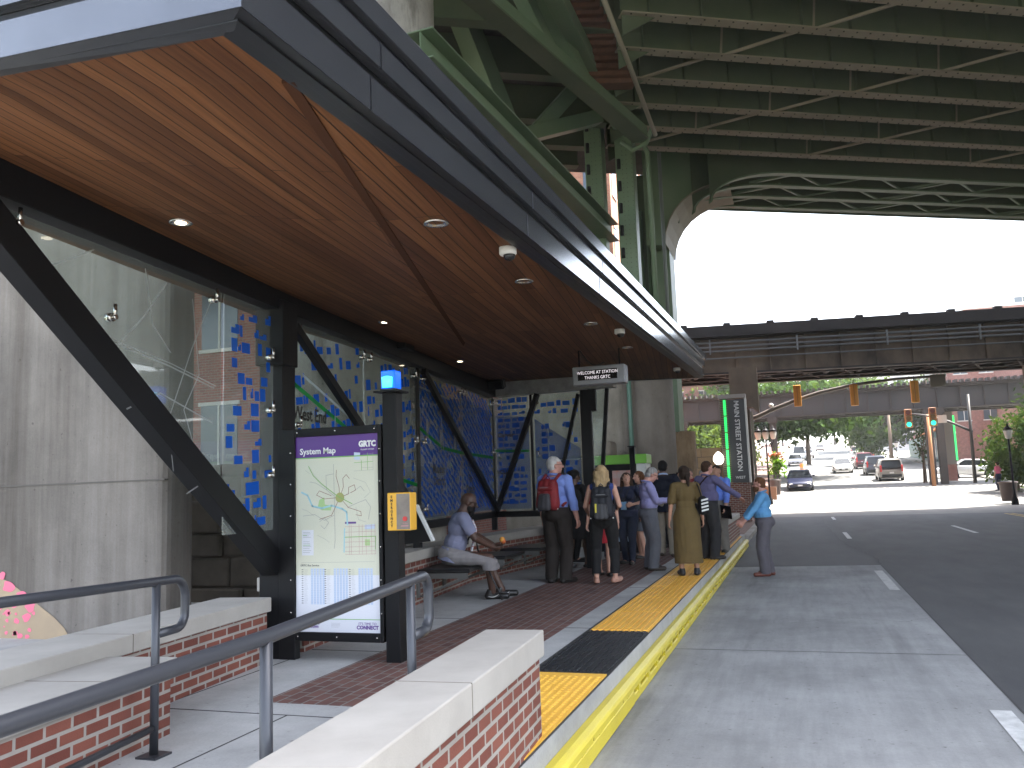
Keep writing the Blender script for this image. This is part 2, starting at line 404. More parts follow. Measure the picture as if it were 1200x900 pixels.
fit_m = mat('stainless', (.6, .58, .54), .22, 1)
rail_grey = mat('handrail_grey', (.050, .053, .062), .36, .25, bump=.02, bscale=90)
glass = glassmat('clear_glass')
blue_film = filmmat('blue_film', (.014, .11, .54), .80, .4)
green_film = filmmat('green_film', (.03, .3, .07), .75)
white_film = filmmat('white_film', (.55, .6, .62), .6)
etch_film = filmmat('etch_film', (.6, .6, .6), .38)
black_vinyl = mat('black_vinyl', (.008, .008, .008), .6)
white_plastic = mat('white_plastic', (.62, .62, .60), .4)
grey_plastic = mat('grey_plastic', (.20, .205, .22), .45)
black_plastic = mat('black_plastic', (.012, .012, .013), .35)
black_gloss = mat('black_gloss', (.006, .006, .007), .12)

# tyre-dirt bands along the bus bay, broken up by noise
_n = pad_conc.node_tree.nodes; _l = pad_conc.node_tree.links; _b = _n['Principled BSDF']; _src = _b.inputs['Base Color'].links[0].from_socket
_tc = _n.new('ShaderNodeTexCoord'); _sx = _n.new('ShaderNodeSeparateXYZ'); _l.new(_tc.outputs['Object'], _sx.inputs[0]); _prev = _src
for _cx, _w, _k in ((-.85, .42, .62), (.95, .40, .75), (-1.42, .22, .45)):
    _d = _n.new('ShaderNodeMath'); _d.operation = 'SUBTRACT'; _d.inputs[1].default_value = _cx; _l.new(_sx.outputs['X'], _d.inputs[0])
    _a = _n.new('ShaderNodeMath'); _a.operation = 'ABSOLUTE'; _l.new(_d.outputs[0], _a.inputs[0])
    _mp = _n.new('ShaderNodeMapping'); _mp.inputs['Scale'].default_value = (2.2, .22, 1); _mp.inputs['Location'].default_value = (_cx*7, 0, 0); _l.new(_tc.outputs['Object'], _mp.inputs[0])
    _z = _n.new('ShaderNodeTexNoise'); _z.inputs['Scale'].default_value = 1.6; _z.inputs['Detail'].default_value = 7; _l.new(_mp.outputs[0], _z.inputs['Vector'])
    _s = _n.new('ShaderNodeMath'); _s.operation = 'MULTIPLY_ADD'; _s.inputs[1].default_value = 1.9; _l.new(_z.outputs['Fac'], _s.inputs[0]); _l.new(_a.outputs[0], _s.inputs[2])
    _r = _n.new('ShaderNodeValToRGB'); _r.color_ramp.elements[0].position = .62; _r.color_ramp.elements[1].position = .62+_w+.25; _r.color_ramp.elements[0].color = (_k, _k, _k, 1); _l.new(_s.outputs[0], _r.inputs[0])
    _m = _n.new('ShaderNodeMix'); _m.data_type = 'RGBA'; _m.blend_type = 'MULTIPLY'; _m.inputs[0].default_value = 1; _l.new(_prev, _m.inputs[6]); _l.new(_r.outputs[0], _m.inputs[7]); _prev = _m.outputs[2]
_l.new(_prev, _b.inputs['Base Color'])

# ================================================================== the ground: flat to 44 m, then the street climbs
def gz(y):
    if y < 42: return 0
    if y < 52: return .0025*(y-42)**2
    if y < 430: return .25+.05*(y-52)
    return .25+.05*378
YS = [-60, -10, 0, 10, 20, 30, 38, 42, 44, 46, 48, 50, 52, 60, 80, 120, 180, 260, 340, 430, 520, 900]
def strip(name, m, x0, x1, y0, y1, dz, label=None, kind='structure'):
    ys = [y0]+[y for y in YS if y0 < y < y1]+[y1]
    b = MB(); vs = []
    for y in ys: vs += [(x0, y, gz(y)+dz), (x1, y, gz(y)+dz)]
    b.add(vs, [(2*i, 2*i+1, 2*i+3, 2*i+2) for i in range(len(ys)-1)])
    o = b.build(name, m); o['kind'] = kind
    if label: o['label'] = label
    return o
earth = mat('earth', (.10, .085, .06), .9, col2=(.07, .085, .04), vscale=.3)
strip('ground', earth, -400, 400, -60, 900, -.012)
strip('road', asphalt, -1.5, 13.5, -60, 43.2, 0); strip('road', mat('asphalt_sunlit', (.12, .118, .112), .85, col2=(.16, .155, .147), vscale=1.2, vstretch=(1, .3, 1), bump=.2, bscale=160, detail=12), -1.5, 13.5, 43.2, 520, 0)  # far stretch coloured paler so the road past the shadow looks sun-bleached bright
b = MB(); b.quad((13.5, 38, .0), (120, 38, .0), (120, 50.5, .19), (13.5, 50.5, .19)); b.build('cross_street_road', asphalt)['kind'] = 'structure'
# newer asphalt with a wavering seam
b = MB(); ys = [19.0, 20.5, 22.5, 24, 27, 30, 33, 36, 39, 42]; xs = [1.46, 1.52, 1.35, 1.18, 1.02, .98, .9, .86, .9, .95]
b.add(sum([[(-1.5, y, .004), (x, y, .004)] for x, y in zip(xs, ys)], []), [(2*i, 2*i+1, 2*i+3, 2*i+2) for i in range(len(ys)-1)])
b.build('road_patch', asphalt_new)['kind'] = 'structure'
b = MB(); b.quad((-1.5, -6, .008), (1.47, -6, .008), (1.47, 19.05, .008), (-1.5, 18.7, .008)); b.build('bus_pad_road', pad_conc)['kind'] = 'structure'
b = MB()
for y in (3.2, 9.62): b.quad((-1.4, y, .0105), (1.46, y+.04, .0105), (1.46, y+.055, .0105), (-1.4, y+.015, .0105))
for x, y0, y1 in ((1.462, -4, 19),): b.quad((x, y0, .0105), (x+.018, y0, .0105), (x+.018, y1, .0105), (x, y1, .0105))
b.build('road_joint', joint)['kind'] = 'structure'
def crack(pts, w, seed):
    r_ = random.Random(seed); b = MB(); L = []
    for (xa, ya), (xb, yb) in zip(pts[:-1], pts[1:]):
        for k in range(8): f = k/8; L.append((xa+(xb-xa)*f+r_.uniform(-.03, .03), ya+(yb-ya)*f))
    L.append(pts[-1])
    for (xa, ya), (xb, yb) in zip(L[:-1], L[1:]):
        d = Vector((xb-xa, yb-ya)).normalized(); n_ = Vector((-d.y, d.x))*w*r_.uniform(.3, 1); b.quad((xa-n_.x, ya-n_.y, .0112), (xa+n_.x, ya+n_.y, .0112), (xb+n_.x, yb+n_.y, .0112), (xb-n_.x, yb-n_.y, .0112))
    o = b.build('road_crack', joint); o['kind'] = 'structure'
crack(list(zip(xs, ys)), .016, 1);  crack([(-.2, 11.5), (.5, 12.0), (1.1, 11.7), (1.46, 12.1)], .004, 4); crack([(-1.3, 5.2), (-.4, 5.6), (.3, 5.3)], .004, 5); crack([(5.6, 22), (5.9, 26), (5.4, 32), (5.8, 38)], .012, 6); crack([(2.0, 22), (4.8, 22.6), (8, 22.1)], .012, 7)
def marks(name, m, L, g=None):
    for x0, x1, y0, y1 in L:
        b = MB(); b.quad((x0, y0, gz(y0)+.0125), (x1, y0, gz(y0)+.0125), (x1, y1, gz(y1)+.0125), (x0, y1, gz(y1)+.0125))
        o = b.build(name, m); o['kind'] = 'structure'
marks('road_marking', white_paint, [(1.25, 1.40, 4.4, 7.5), (1.25, 1.40, 14.9, 17.9), (1.25, 1.38, 27.1, 30.2), (1.3, 1.43, 39.3, 42), (4.88, 5.02, 28.9, 33.1)])
marks('yellow_road_marking', yellow_paint, [(8.3, 8.42, 24, 42), (8.55, 8.67, 24, 42)])
# pavements
def slab(name, m, x0, x1, y0, y1, h, n=None):
    ys = [y0]+[y for y in YS if y0 < y < y1]+[y1]
    b = MB(); rings = []
    for y in ys:
        z = gz(y); rings.append([(x0, y, z-.3), (x1, y, z-.3), (x1, y, z+h), (x0, y, z+h)])
    b.loft(rings, True, False); o = b.build(name, m); o['kind'] = 'structure'; return o
slab('sidewalk', side_paver, -14, -1.72, 25.2, 400, .13)
slab('kerb', walk_conc, -1.72, -1.5, 25.2, 400, .135)
slab('sidewalk', walk_conc, 13.7, 60, 52, 400, .13)
slab('kerb', walk_conc, 13.48, 13.7, 52, 400, .135)
# platform
b = MB(); b.box(-14, -1.5, -3, 24.6, -.05, .33); b.build('platform_pavement', plat_conc)['kind'] = 'structure'
b = MB(); b.prism([(-14, 24.6, -.05), (-14, 24.6, .33), (-14, 25.4, .13), (-14, 25.4, -.05)], (12.48, 0, 0)); b.build('platform_ramp_pavement', walk_conc)['kind'] = 'structure'
b = MB(); b.box(-3.8, -2.43, 5.5, 24.4, .30, .334); b.build('brick_paving', paver)['kind'] = 'structure'
b = MB()
for y in (5.47, 8.9, 12.4, 16, 20): b.box(-2.43, -2.16, y, y+.012, .30, .333)
for y in (3.5, 5.2, 7.4, 9.4, 11.4, 13.4, 15.4): b.box(-4.55, -3.80, y, y+.012, .30, .3325)
for x0, x1, y in ((-4.5, -1.9, 3.4), (-3.8, -1.9, 5.2),): b.box(x0, x1, y, y+.012, .30, .332)
b.box(-4.5, -4.488, 3, 7, .3, .332); b.box(-3.4, -3.388, -1, 5.2, .3, .332)
b.build('pavement_joint', joint)['kind'] = 'structure'
# tactile strip: three surfaces (domes, dark boarding mat, guide bars)
def domes(b, x0, x1, y0, y1, z, sx, sy, r, h):
    for i in range(int((x1-x0)/sx)):
        for j in range(int((y1-y0)/sy)):
            cx, cy = x0+(i+.5)*sx, y0+(j+.5)*sy
            ring = lambda rr, zz: [(cx+rr*cos(2*pi*k/6), cy+rr*sin(2*pi*k/6), zz) for k in range(6)]
            b.loft([ring(r, z), ring(r*.62, z+h)], False); k = len(b.v)-6; b.f.append([k+q for q in range(6)]); b.mi.append(b.m); b.sm.append(False)
T0, T1 = -2.12, -1.52
b = MB(); b.box(T0, T1, 3.6, 6.74, .3, .342); domes(b, T0+.01, T1-.01, 4.9, 6.7, .342, .058, .06, .02, .007)
o = b.build('tactile_paving', tactile_y); o['kind'] = 'structure'
b = MB(); b.box(T0, T1, 6.75, 8.69, .3, .342)
for i in range(10):
    for j in range(12):
        x = T0+.03+i*.06; y = 6.79+j*.158; b.box(x-.015, x+.015, y, y+.135, .341, .352)
o = b.build('boarding_mat_paving', tactile_k); o['kind'] = 'structure'
b = MB(); b.box(T0, T1, 8.70, 23.6, .3, .342)
for j in range(12):
    y = 8.73+j*1.24
    for i in range(9): x = T0+.04+i*.065; b.box(x-.019, x+.019, y, y+1.2, .341, .353)
o = b.build('guide_bar_paving', tactile_y); o['kind'] = 'structure'
b = MB(); b.box(-2.16, T0-.002, 3.6, 23.6, .3, .334); b.box(T1+.002, -1.505, 3.6, 23.6, .3, .334); b.build('edge_joint_paving', joint)['kind'] = 'structure'
# yellow rub rail along the kerb face
t = root('rub_rail', 'long yellow rub rail bolted along the concrete platform kerb', 'rub rail', (-1.45, 4, 0))
b = MB()
prof = [(-1.50, .205), (-1.445, .21), (-1.405, .195), (-1.393, .172), (-1.393, .128), (-1.50, .128)]
b.prism([(x, 3.2, z) for x, z in prof], (0, 21.3, 0)); b.build('upper_rail', rail_yellow, t, .004)
b = MB(); b.box(-1.50, -1.400, 7.2, 24.5, .012, .084); b.box(-1.50, -1.395, 3.2, 7.19, .012, .126); b.build('lower_rail', rail_yellow, t, .008)
b = MB(); b.box(-1.50, -1.436, 3.2, 24.5, .054, .126); b.build('dark_core', rubber, t)
b = MB()
for j in range(42):
    y = 3.4+j*.5; b.box(-1.437, -1.397, y, y+.09, .053, .127)
each(b, 'bracket', rail_yellow, t)
b = MB()
for j in range(21):
    y = 3.7+j*1.0; b.tube([(-1.40, y, .15), (-1.390, y, .15)], .012, 8)
each(b, 'bolt', mat('bolt_ochre', (.45, .33, .03), .5), t)

# ================================================================== low brick walls with cast-stone coping
def wall_on_line(name, label, pts, w, z0, z1, cz, over=.03, group=None, joints=()):
    """pts: front-edge line; body extends to the left (-n side) by w"""
    t = root(name, label, 'wall', (pts[0][0], pts[0][1], z0), group)
    b = MB(); c = MB(); P = [Vector((x, y, 0)) for x, y in pts]
    def off(i, d):
        a = (P[i]-P[i-1]).normalized() if i > 0 else None; e = (P[i+1]-P[i]).normalized() if i < len(P)-1 else None
        n1 = Vector((-a.y, a.x, 0)) if a is not None else None; n2 = Vector((-e.y, e.x, 0)) if e is not None else None
        n_ = n1 if n2 is None else n2 if n1 is None else (n1+n2).normalized()
        k = 1 if (n1 is None or n2 is None) else 1/max(.3, n_.dot(n1)); return P[i]+n_*d*k
    for mb, d0, d1, za, zb, ext in ((b, 0, w, z0, z1-.003, 0), (c, -over, w+over, z1, cz, over)):
        for i in range(len(P)-1):
            A, B_, C_, D = off(i, d0), off(i+1, d0), off(i+1, d1), off(i, d1)
            d = (P[i+1]-P[i]).normalized()*ext
            if i == 0: A = A-d; D = D-d
            if i == len(P)-2: B_ = B_+d; C_ = C_+d
            mb.prism([(q.x, q.y, za) for q in (A, B_, C_, D)], (0, 0, zb-za))
    b.build('brick_body', brick, t); c.build('coping', stone, t, .008, seg=2)
    if joints:
        j = MB()
        for s_ in joints:
            L = (P[1]-P[0]); d = L.normalized(); n_ = Vector((-d.y, d.x, 0)); p = P[0]+d*s_
            j.obox(p+n_*(w/2)+Vector((0, 0, (z1+cz)/2)), d*.004, n_*(w/2+over+.0012), Vector((0, 0, (cz-z1)/2+.0012)))
        j.build('coping_joint', mat('coping_joint', (.20, .18, .15), .9), t)
    return t
# right front wall: front line runs near -> far on the street side, body to the left
wall_on_line('ramp_wall', 'brick ramp wall with pale stone coping nearest the yellow kerb, in the foreground', [(-1.30, .8), (-1.545, 5.04)], .31, -.02, .80, .95, .028, joints=(1.1, 2.86))
wall_on_line('ramp_wall', 'lower brick wall with pale stone coping behind the bent grey handrail on the left', [(-3.50, 1.4), (-3.90, 4.66)], .55, .2, .69, .80, .03, joints=(1.5, 2.6))
wall_on_line('planter_wall', 'higher brick wall with pale stone coping running up to the black column', [(-4.02, 1.0), (-4.63, 6.78)], .46, .2, .775, .90, .03, joints=(2.0, 3.9))
wall_on_line('seat_wall', 'long brick seat wall with stone coping under the glass map wall, behind the benches', [(-4.56, 7.28), (-5.10, 13.05), (-4.66, 16.9)], .45, .3, .90, 1.03, .03, joints=(1.6, 3.9, 5.9))
wall_on_line('ramp_wall', 'short far brick wall end at the platform tip beside the talking men', [(-1.56, 18.9), (-1.56, 23.6)], .30, .3, .84, .95, .03)

# ================================================================== handrails
t = root('handrail', 'grey tube handrail with rounded end crossing the foreground in front of the map board', 'handrail', (-1.95, 3, .33))
def railpath(p, end, r=.029):
    b = MB(); b.tube(p, r, 14); return b
a0, a1, a2 = Vector((-2.1, .4, 1.16)), Vector((-1.915, 2.8, 1.285)), Vector((-1.985, 4.2, 1.335))
dirv = (a2-a1).normalized()
loop = [a2+dirv*.16]
for k in range(1, 7):
    an = pi/2*k/6; loop.append(a2+dirv*(.16+.10*sin(an))+Vector((0, 0, -.10*(1-cos(an)))))
loop.append(loop[-1]+Vector((0, 0, -.11)))
q = loop[-1]
for k in range(1, 7):
    an = pi/2*k/6; loop.append(q-dirv*.085*(1-cos(an))+Vector((0, 0, -.085*sin(an))))
loop.append(Vector((a2.x, a2.y, loop[-1].z)))
MB().tube([a0, Vector((-2.0, 1.75, 1.235)), a1, a2]+loop, .0285, 14).build('rail', rail_grey, t)
for p in (a1, a2): MB().tube([(p.x, p.y, .33), (p.x, p.y, p.z)], .0245, 14).build('post', rail_grey, t)
t = root('handrail', 'bent grey tube handrail with low rail standing before the left brick wall', 'handrail', (-3.63, 3, .33))
a1 = Vector((-3.66, 4.24, 1.325)); a0 = Vector((-3.40, 1.6, 1.40)); dirv = (a1-a0).normalized()
loop = [a1+dirv*.18]
for k in range(1, 7):
    an = pi/2*k/6; loop.append(a1+dirv*(.18+.11*sin(an))+Vector((0, 0, -.11*(1-cos(an)))))
loop.append(loop[-1]+Vector((0, 0, -.1))); q = loop[-1]
for k in range(1, 7):
    an = pi/2*k/6; loop.append(q-dirv*.09*(1-cos(an))+Vector((0, 0, -.09*sin(an))))
loop.append(Vector((a1.x, a1.y, loop[-1].z)))
MB().tube([a0, a1]+loop, .0265, 14).build('rail', rail_grey, t)
MB().tube([(-3.66, 4.24, .34), a1], .025, 14).build('post', rail_grey, t)
MB().tube([(-3.42, 1.8, .42), (-3.66, 4.23, .49)], .019, 12).build('low_rail', rail_grey, t)
MB().box(-3.73, -3.59, 4.17, 4.31, .33, .342).build('foot_plate', rail_grey, t)

# ================================================================== the station canopy
def WX(y): return -4.7-.1*(y-7.1)
N = Vector((-1.6, 2.2, 3.38)); T = Vector((-1.6, 16.92, 3.83)); P_ = Vector((-5.57, 15.6, 3.87))
FL = Vector((-1.6, 2.2, 3.38)); nd = Vector((-2.93+1.6, .26, .22)); NL = N+nd*2.35
canopy = root('station_canopy', 'bus station canopy with slate metal fascia and cedar soffit over the glass wall', 'canopy', (-4.69, 7.1, .33))
wdir = Vector((-.1, 1, 0)).normalized(); wperp = Vector((1, .1, 0)).normalized()
def wood_uv(p): q = Vector(p); return (q.dot(wdir), q.dot(wperp))
ins = .10
K = N.lerp(T, .035)
Ni = N+Vector((-.16, .12, .0)); Ki = K+Vector((-.16, 0, 0)); Ti = T+Vector((-.16, -.1, 0)); NLi = NL+Vector((0, .1, .0)); BK = Vector((WX(2.9)-1.0, 2.9, 3.93))
PB = Vector((P_.x-.4, P_.y+.3, P_.z))
b = MB(); b.add([Ni, Ki, PB, Vector((-6.0, 9, 3.93)), BK, NLi], [(0, 5, 4, 3, 2, 1)]); b.build('soffit', cedar, canopy, uvf=wood_uv)
def wood_uv2(p): q = Vector(p); return (q.dot(wdir), q.dot(wperp)+.03*q.y)
b = MB(); b.add([Ki, PB, Ti], [(0, 1, 2)]); b.build('far_soffit', cedar, canopy, uvf=wood_uv2)
# dark metal valley strip along the fold
b = MB(); b.beam(Ki+Vector((0, 0, -.003)), P_+Vector((0, 0, -.003)), .05, .012); b.build('fold_strip', mat('fold_strip', (.05, .02, .009), .8, spec=.1), canopy)
# roof slab closing the top
tp = [q+Vector((0, 0, .40)) for q in (N, T, PB+Vector((-.4, .6, 0)), Vector((-6.2, 9, 3.9)), BK+Vector((-.4, -.3, 0)), NL)]
b = MB(); b.add(tp, [(0, 1, 2, 3, 4, 5)]); b.build('roof_sheet', trim_m, canopy)
# stepped fascia: three bands, each upper one proud of the one below
def band(k, z0, z1, out, name, m):
    b = MB(); th = .03
    def off(p, o): return p+Vector((o, 0, 0))
    a, c = N+Vector((out, -out, z0)), T+Vector((out, out*.5, z0)); d = NL+Vector((0, -out, z0)); e = PB+Vector((.2, out*.5+.25, z0))
    pts = [d, a, c, e]
    inn = [d+Vector((0, .05, 0)), a+Vector((-.05, .05, 0)), c+Vector((-.05, -.05, 0)), e+Vector((0, -.05, 0))]
    for i in range(3):
        b.prism([pts[i], pts[i+1], inn[i+1], inn[i]], (0, 0, z1-z0))
    b.build(name, m, canopy)
band(0, -.012, .0, -.05, 'fascia_trim', trim_m)
band(1, 0, .155, 0, 'fascia_band', fascia_m)
band(2, .157, .20, -.025, 'fascia_groove', trim_m)
band(3, .20, .315, .03, 'fascia_band', fascia_m)
band(4, .317, .345, .0, 'fascia_groove', trim_m)
band(5, .345, .45, .06, 'fascia_band', fascia_m)
# dark soffit border strip behind the fascia foot
b = MB()
for A, B_, C_, D in ((N, T, Ti, Ni), (NL, N, Ni, NLi), (T, PB+Vector((.2, .25, 0)), PB+Vector((.2, .1, 0)), Ti)):
    b.quad(A+Vector((0, 0, -.002)), B_+Vector((0, 0, -.002)), C_+Vector((0, 0, -.006)), D+Vector((0, 0, -.006)))
b.build('soffit_border', trim_m, canopy)
b = MB()
for s_ in np.linspace(.06, .97, 7):
    p = N.lerp(T, s_); b.box(p.x-.01, p.x+.0025, p.y, p.y+.012, p.z+.002, p.z+.153); b.box(p.x, p.x+.0325, p.y+.04, p.y+.052, p.z+.202, p.z+.313)
b.build('fascia_seam', trim_m, canopy)
# beams on the wall line and across the far end
def wp(y, z, o=0): return Vector((WX(y)+o, y, z))
BE = Vector((-5.55, 15.55, 0)); PO = Vector((-3.62, 15.36, 0)); EN = Vector((-3.05, 15.30, 0))
def at_(p, z): return Vector((p.x, p.y, z))
b = MB(); b.beam(wp(1.5, 3.72), at_(BE, 3.72), .26, .30); b.build('beam', black_steel, canopy, .006)
b = MB(); b.beam(at_(BE, 3.72)+Vector((.13, 0, 0)), at_(EN, 3.72), .24, .298); b.build('end_beam', lit_steel, canopy, .006)
b = MB(); b.beam(wp(7.35, 1.325), at_(BE, 1.325), .12, .11); b.build('sill_rail', black_steel, canopy, .004)
b = MB(); b.beam(at_(BE, 1.325), at_(PO, 1.325), .12, .11); b.build('sill_rail', black_steel, canopy, .004)
def post(p, w, d, z0, z1, name='column', m=black_steel):
    b = MB(); b.obox((p.x, p.y, (z0+z1)/2), wperp*w/2, wdir*d/2, (0, 0, (z1-z0)/2)); return b.build(name, m, canopy, .006)
post(wp(7.05, 0), .24, .26, .33, 3.565)
post(wp(7.0, 0, .02), .29, .30, 3.04, 3.66, 'lighting_box')
post(wp(11.05, 0), .10, .12, 1.03, 3.565, 'mullion')
post(BE, .10, .10, 1.03, 3.565, 'mullion')
post(PO, .20, .17, .33, 3.565, 'column')
post(PO+Vector((.12, .03, 0)), .14, .2, 3.17, 3.60, 'lighting_box')
post(Vector((-4.72, 15.47, 0)), .05, .06, 1.38, 3.565, 'mullion')
post(wp(10.2, 3.0, .17), .16, .34, 3.68, 3.80, 'speaker_box')
# diagonals
def diag(a, c, w=.10, h=.11):
    b = MB(); b.beam(a, c, w, h); return b.build('brace', black_steel, canopy, .004)
diag(wp(3.30, 3.66), wp(6.95, 1.17), .16, .21)
diag(wp(7.2, 3.46, .11), wp(10.98, 1.40, .11), .07, .10); diag(wp(11.15, 3.52, .11), wp(15.42, 1.40, .11), .07, .10)
diag(at_(BE, 1.42)+Vector((.10, -.10, 0)), Vector((-4.55, 15.36, 3.56)), .09, .09)
diag(Vector((-4.28, 15.33, 1.5)), Vector((-3.74, 15.28, 3.5)), .06, .06)
diag(Vector((-3.42, 15.32, 1.4)), Vector((-3.20, 15.31, 3.57)), .06, .07)
# glass panels with their map print -------------------------------------------------
def panel(corners, name='glass_panel'):
    """corners counter-clockwise seen from the street; 12 mm thick"""
    b = MB(); n_ = (corners[1]-corners[0]).cross(corners[2]-corners[0]).normalized(); b.prism(corners, n_*.012); return b.build(name, glass, canopy)
def street_print(par, o, du, dv, Wd, Hd, ang, dens, seed, clip=None, block=(.42, .2)):
    """city blocks of a street map as small rectangles on the panel face (o = lower-left corner, du/dv unit axes)"""
    r_ = random.Random(seed); b = MB(); n_ = du.cross(dv).normalized(); ca, sa = cos(ang), sin(ang)
    bw, bh = block; D = math.hypot(Wd, Hd)
    i0 = int(D/bw)+2; j0 = int(D/bh)+2
    for i in range(-i0, i0):
        for j in range(-j0, j0):
            bx, by = i*bw, j*bh
            x = .02
            while x < bw-.05:
                w = r_.uniform(.04, .15); h = r_.uniform(.5, 1.0)*(bh-.022)
                if r_.random() < dens:
                    cs = [(bx+x, by), (bx+x+w, by), (bx+x+w, by+h), (bx+x, by+h)]
                    if r_.random() < .25: cs = [(bx+x, by+h*.2), (bx+x+w, by+h*.2), (bx+x+w, by+h), (bx+x+w*.5, by+h), (bx+x+w*.5, by+h*.7), (bx+x, by+h*.7)]
                    q = [(c[0]*ca-c[1]*sa+Wd/2, c[0]*sa+c[1]*ca+Hd/2) for c in cs]
                    if all(.02 < a < Wd-.02 and .02 < c < Hd-.02 and (clip is None or clip(a/Wd, c/Hd)) for a, c in q):
                        b.quad(*[o+du*a+dv*c+n_*.0035 for a, c in q])
                x += w+r_.uniform(.008, .04)
    return b.build('map_print', blue_film, par)
def lines(par, o, du, dv, polys, w, m, name, lift=.005):
    b = MB(); n_ = du.cross(dv).normalized()
    for pl in polys:
        for (x0, y0), (x1, y1) in zip(pl[:-1], pl[1:]):
            d = Vector((x1-x0, y1-y0)); L = d.length
            if L < 1e-5: continue
            p = Vector((-d.y, d.x))/L*w/2; e = d/L*w*.3
            b.quad(*[o+du*a+dv*c+n_*lift for a, c in ((x0-p.x-e.x, y0-p.y-e.y), (x1-p.x+e.x, y1-p.y+e.y), (x1+p.x+e.x, y1+p.y+e.y), (x0+p.x-e.x, y0+p.y-e.y))])
    return b.build(name, m, par)
def standoff(par, p, n_):
    """stainless spider fitting: plate, arm and button"""
    b = MB(); p = Vector(p)
    b.tube([p-n_*.02, p+n_*.03], .03, 10); b.tube([p+n_*.03, p+n_*.06], .018, 8); b.tube([p+n_*.045, p+n_*.045+Vector((0, 0, .09))], .013, 8)
    return b.build('glass_clamp', fit_m, par)
UP = Vector((0, 0, 1))
def bay(y0, y1, z0=1.40, z1=3.55, o=.02): 
    a = wp(y0, z0, o); c = wp(y1, z0, o); du = (c-a).normalized(); return a, du, (c-a).length, z1-z0
# bay 0: triangular clear panel above the brace, then a printed strip
a = wp(3.45, 3.55, .03); g0 = panel([wp(6.02, 3.55, .03), wp(3.45, 3.55, .03), wp(6.02, 1.92, .03)][::-1])
o0, du0, W0, H0 = bay(3.0, 6.02); o0 = o0+Vector((.012, 0, 0))
r_ = random.Random(3); pl = []
def inside(x, y): return y > (1-(x-.40)/2.6)*2.15-.05+.12 and .05 < x < W0-.03 and y < H0-.03
cand = [[(0.6, 2.1), (1.1, 1.75), (1.6, 1.5), (2.3, 1.42), (3.0, 1.3)], [(.9, 1.8), (1.5, 2.12)], [(1.3, 1.1), (2.0, 1.75), (2.3, 2.1)], [(1.7, 1.0), (2.2, 1.2), (3., 1.0)],
        [(2.4, .5), (2.3, 1.0), (2.6, 1.6), (2.9, 2.1)], [(1.9, 1.35), (2.1, 1.05), (2.5, .8), (2.9, .75)], [(2.55, .45), (2.95, .6)], [(1.2, 1.7), (1.4, 1.3)], [(2.0, 2.1), (2.1, 1.7), (2.35, 1.5)], [(2.6, 2.0), (2.7, 1.4), (2.5, 1.1), (2.7, .7)]]
for c in cand:
    c2 = []
    for (x0, y0), (x1, y1) in zip(c[:-1], c[1:]):
        for k in range(8): c2.append((x0+(x1-x0)*k/8, y0+(y1-y0)*k/8))
    seg = []
    for q in c2:
        if inside(*q): seg.append(q)
        else:
            if len(seg) > 1: pl.append(seg)
            seg = []
    if len(seg) > 1: pl.append(seg)
lines(g0, o0, du0, UP, pl, .012, etch_film, 'etched_street'); lines(g0, o0, du0, UP, [[(x+.03, y+.02) for x, y in q] for q in pl[:2]], .008, etch_film, 'etched_street')
for y, z in ((3.75, 3.47), (5.85, 3.45), (4.6, 3.06)): standoff(g0, wp(y, z, .05), wperp)
s_o, s_du, s_W, s_H = bay(6.06, 6.9, 1.50); g1 = panel([s_o, s_o+s_du*s_W, s_o+s_du*s_W+UP*s_H, s_o+UP*s_H])
street_print(g1, s_o+wperp*.012, s_du, UP, s_W, s_H, R(3), .62, 5, block=(.3, .14))
for z in (3.1, 2.6, 2.0): standoff(g1, wp(6.8, z, .05), wperp)
def split_panels(y0, y1, n, seed, dens, ang, block):
    """glass panels of one bay, each printed"""
    res = []
    for k in range(n):
        a0_, a1_ = y0+(y1-y0)*k/n+.01, y0+(y1-y0)*(k+1)/n-.01
        o, du, w, h = bay(a0_, a1_); g = panel([o, o+du*w, o+du*w+UP*h, o+UP*h]); of = o+wperp*.012
        street_print(g, of, du, UP, w, h, ang, dens, seed+k, block=block)
        for z in (3.42, 2.5, 1.55):
            for y in (a0_+.1, a1_-.1): standoff(g, wp(y, z, .05), wperp)
        res.append((g, of, du, w, h))
    return res
B1 = split_panels(7.25, 10.98, 2, 11, .5, R(8), (.40, .17)); B2 = split_panels(11.12, 15.45, 2, 31, .97, R(-28), (.34, .10))
wash = filmmat('blue_wash', (.02, .08, .34), .58, .5)
for (g, of, du, w, h) in B2: MB().quad(*[of+du*a+UP*c-wperp*.0265 for a, c in ((.02, .02), (w-.02, .02), (w-.02, h*.86), (.02, h*.93))]).build('tint_film', wash, g)
# green river trail, pale highways across the printed bays
g, of, du, w, h = B1[0]
lines(g, of, du, UP, [[(0.02, 1.52), (w-.02, 1.0)]], .05, green_film, 'map_route', .006); lines(g, of, du, UP, [[(.25, 1.62), (w-.02, 1.16)], [(1.0, .02), (1.02, 1.25)]], .03, white_film, 'map_road', .007)
text('West End', .19, of+du*.42+UP*1.22+wperp*.006, du, UP, black_vinyl, g, bold=.004)
g, of, du, w, h = B1[1]
lines(g, of, du, UP, [[(.02, 1.0), (.8, .62), (w-.02, .5)]], .05, green_film, 'map_route', .006); lines(g, of, du, UP, [[(1.1, .02), (1.15, 1.0), (1.0, 1.6), (.7, 1.95)], [(.1, 1.1), (.9, .72)]], .03, white_film, 'map_road', .007)
g, of, du, w, h = B2[0]
lines(g, of, du, UP, [[(.02, 1.3), (1.1, 1.06), (w-.02, 1.02)]], .05, green_film, 'map_route', .006); lines(g, of, du, UP, [[(1.3, .02), (1.1, 1.2), (1.0, 1.7)], [(.05, 1.9), (1.5, 1.86)]], .028, white_film, 'map_road', .007)
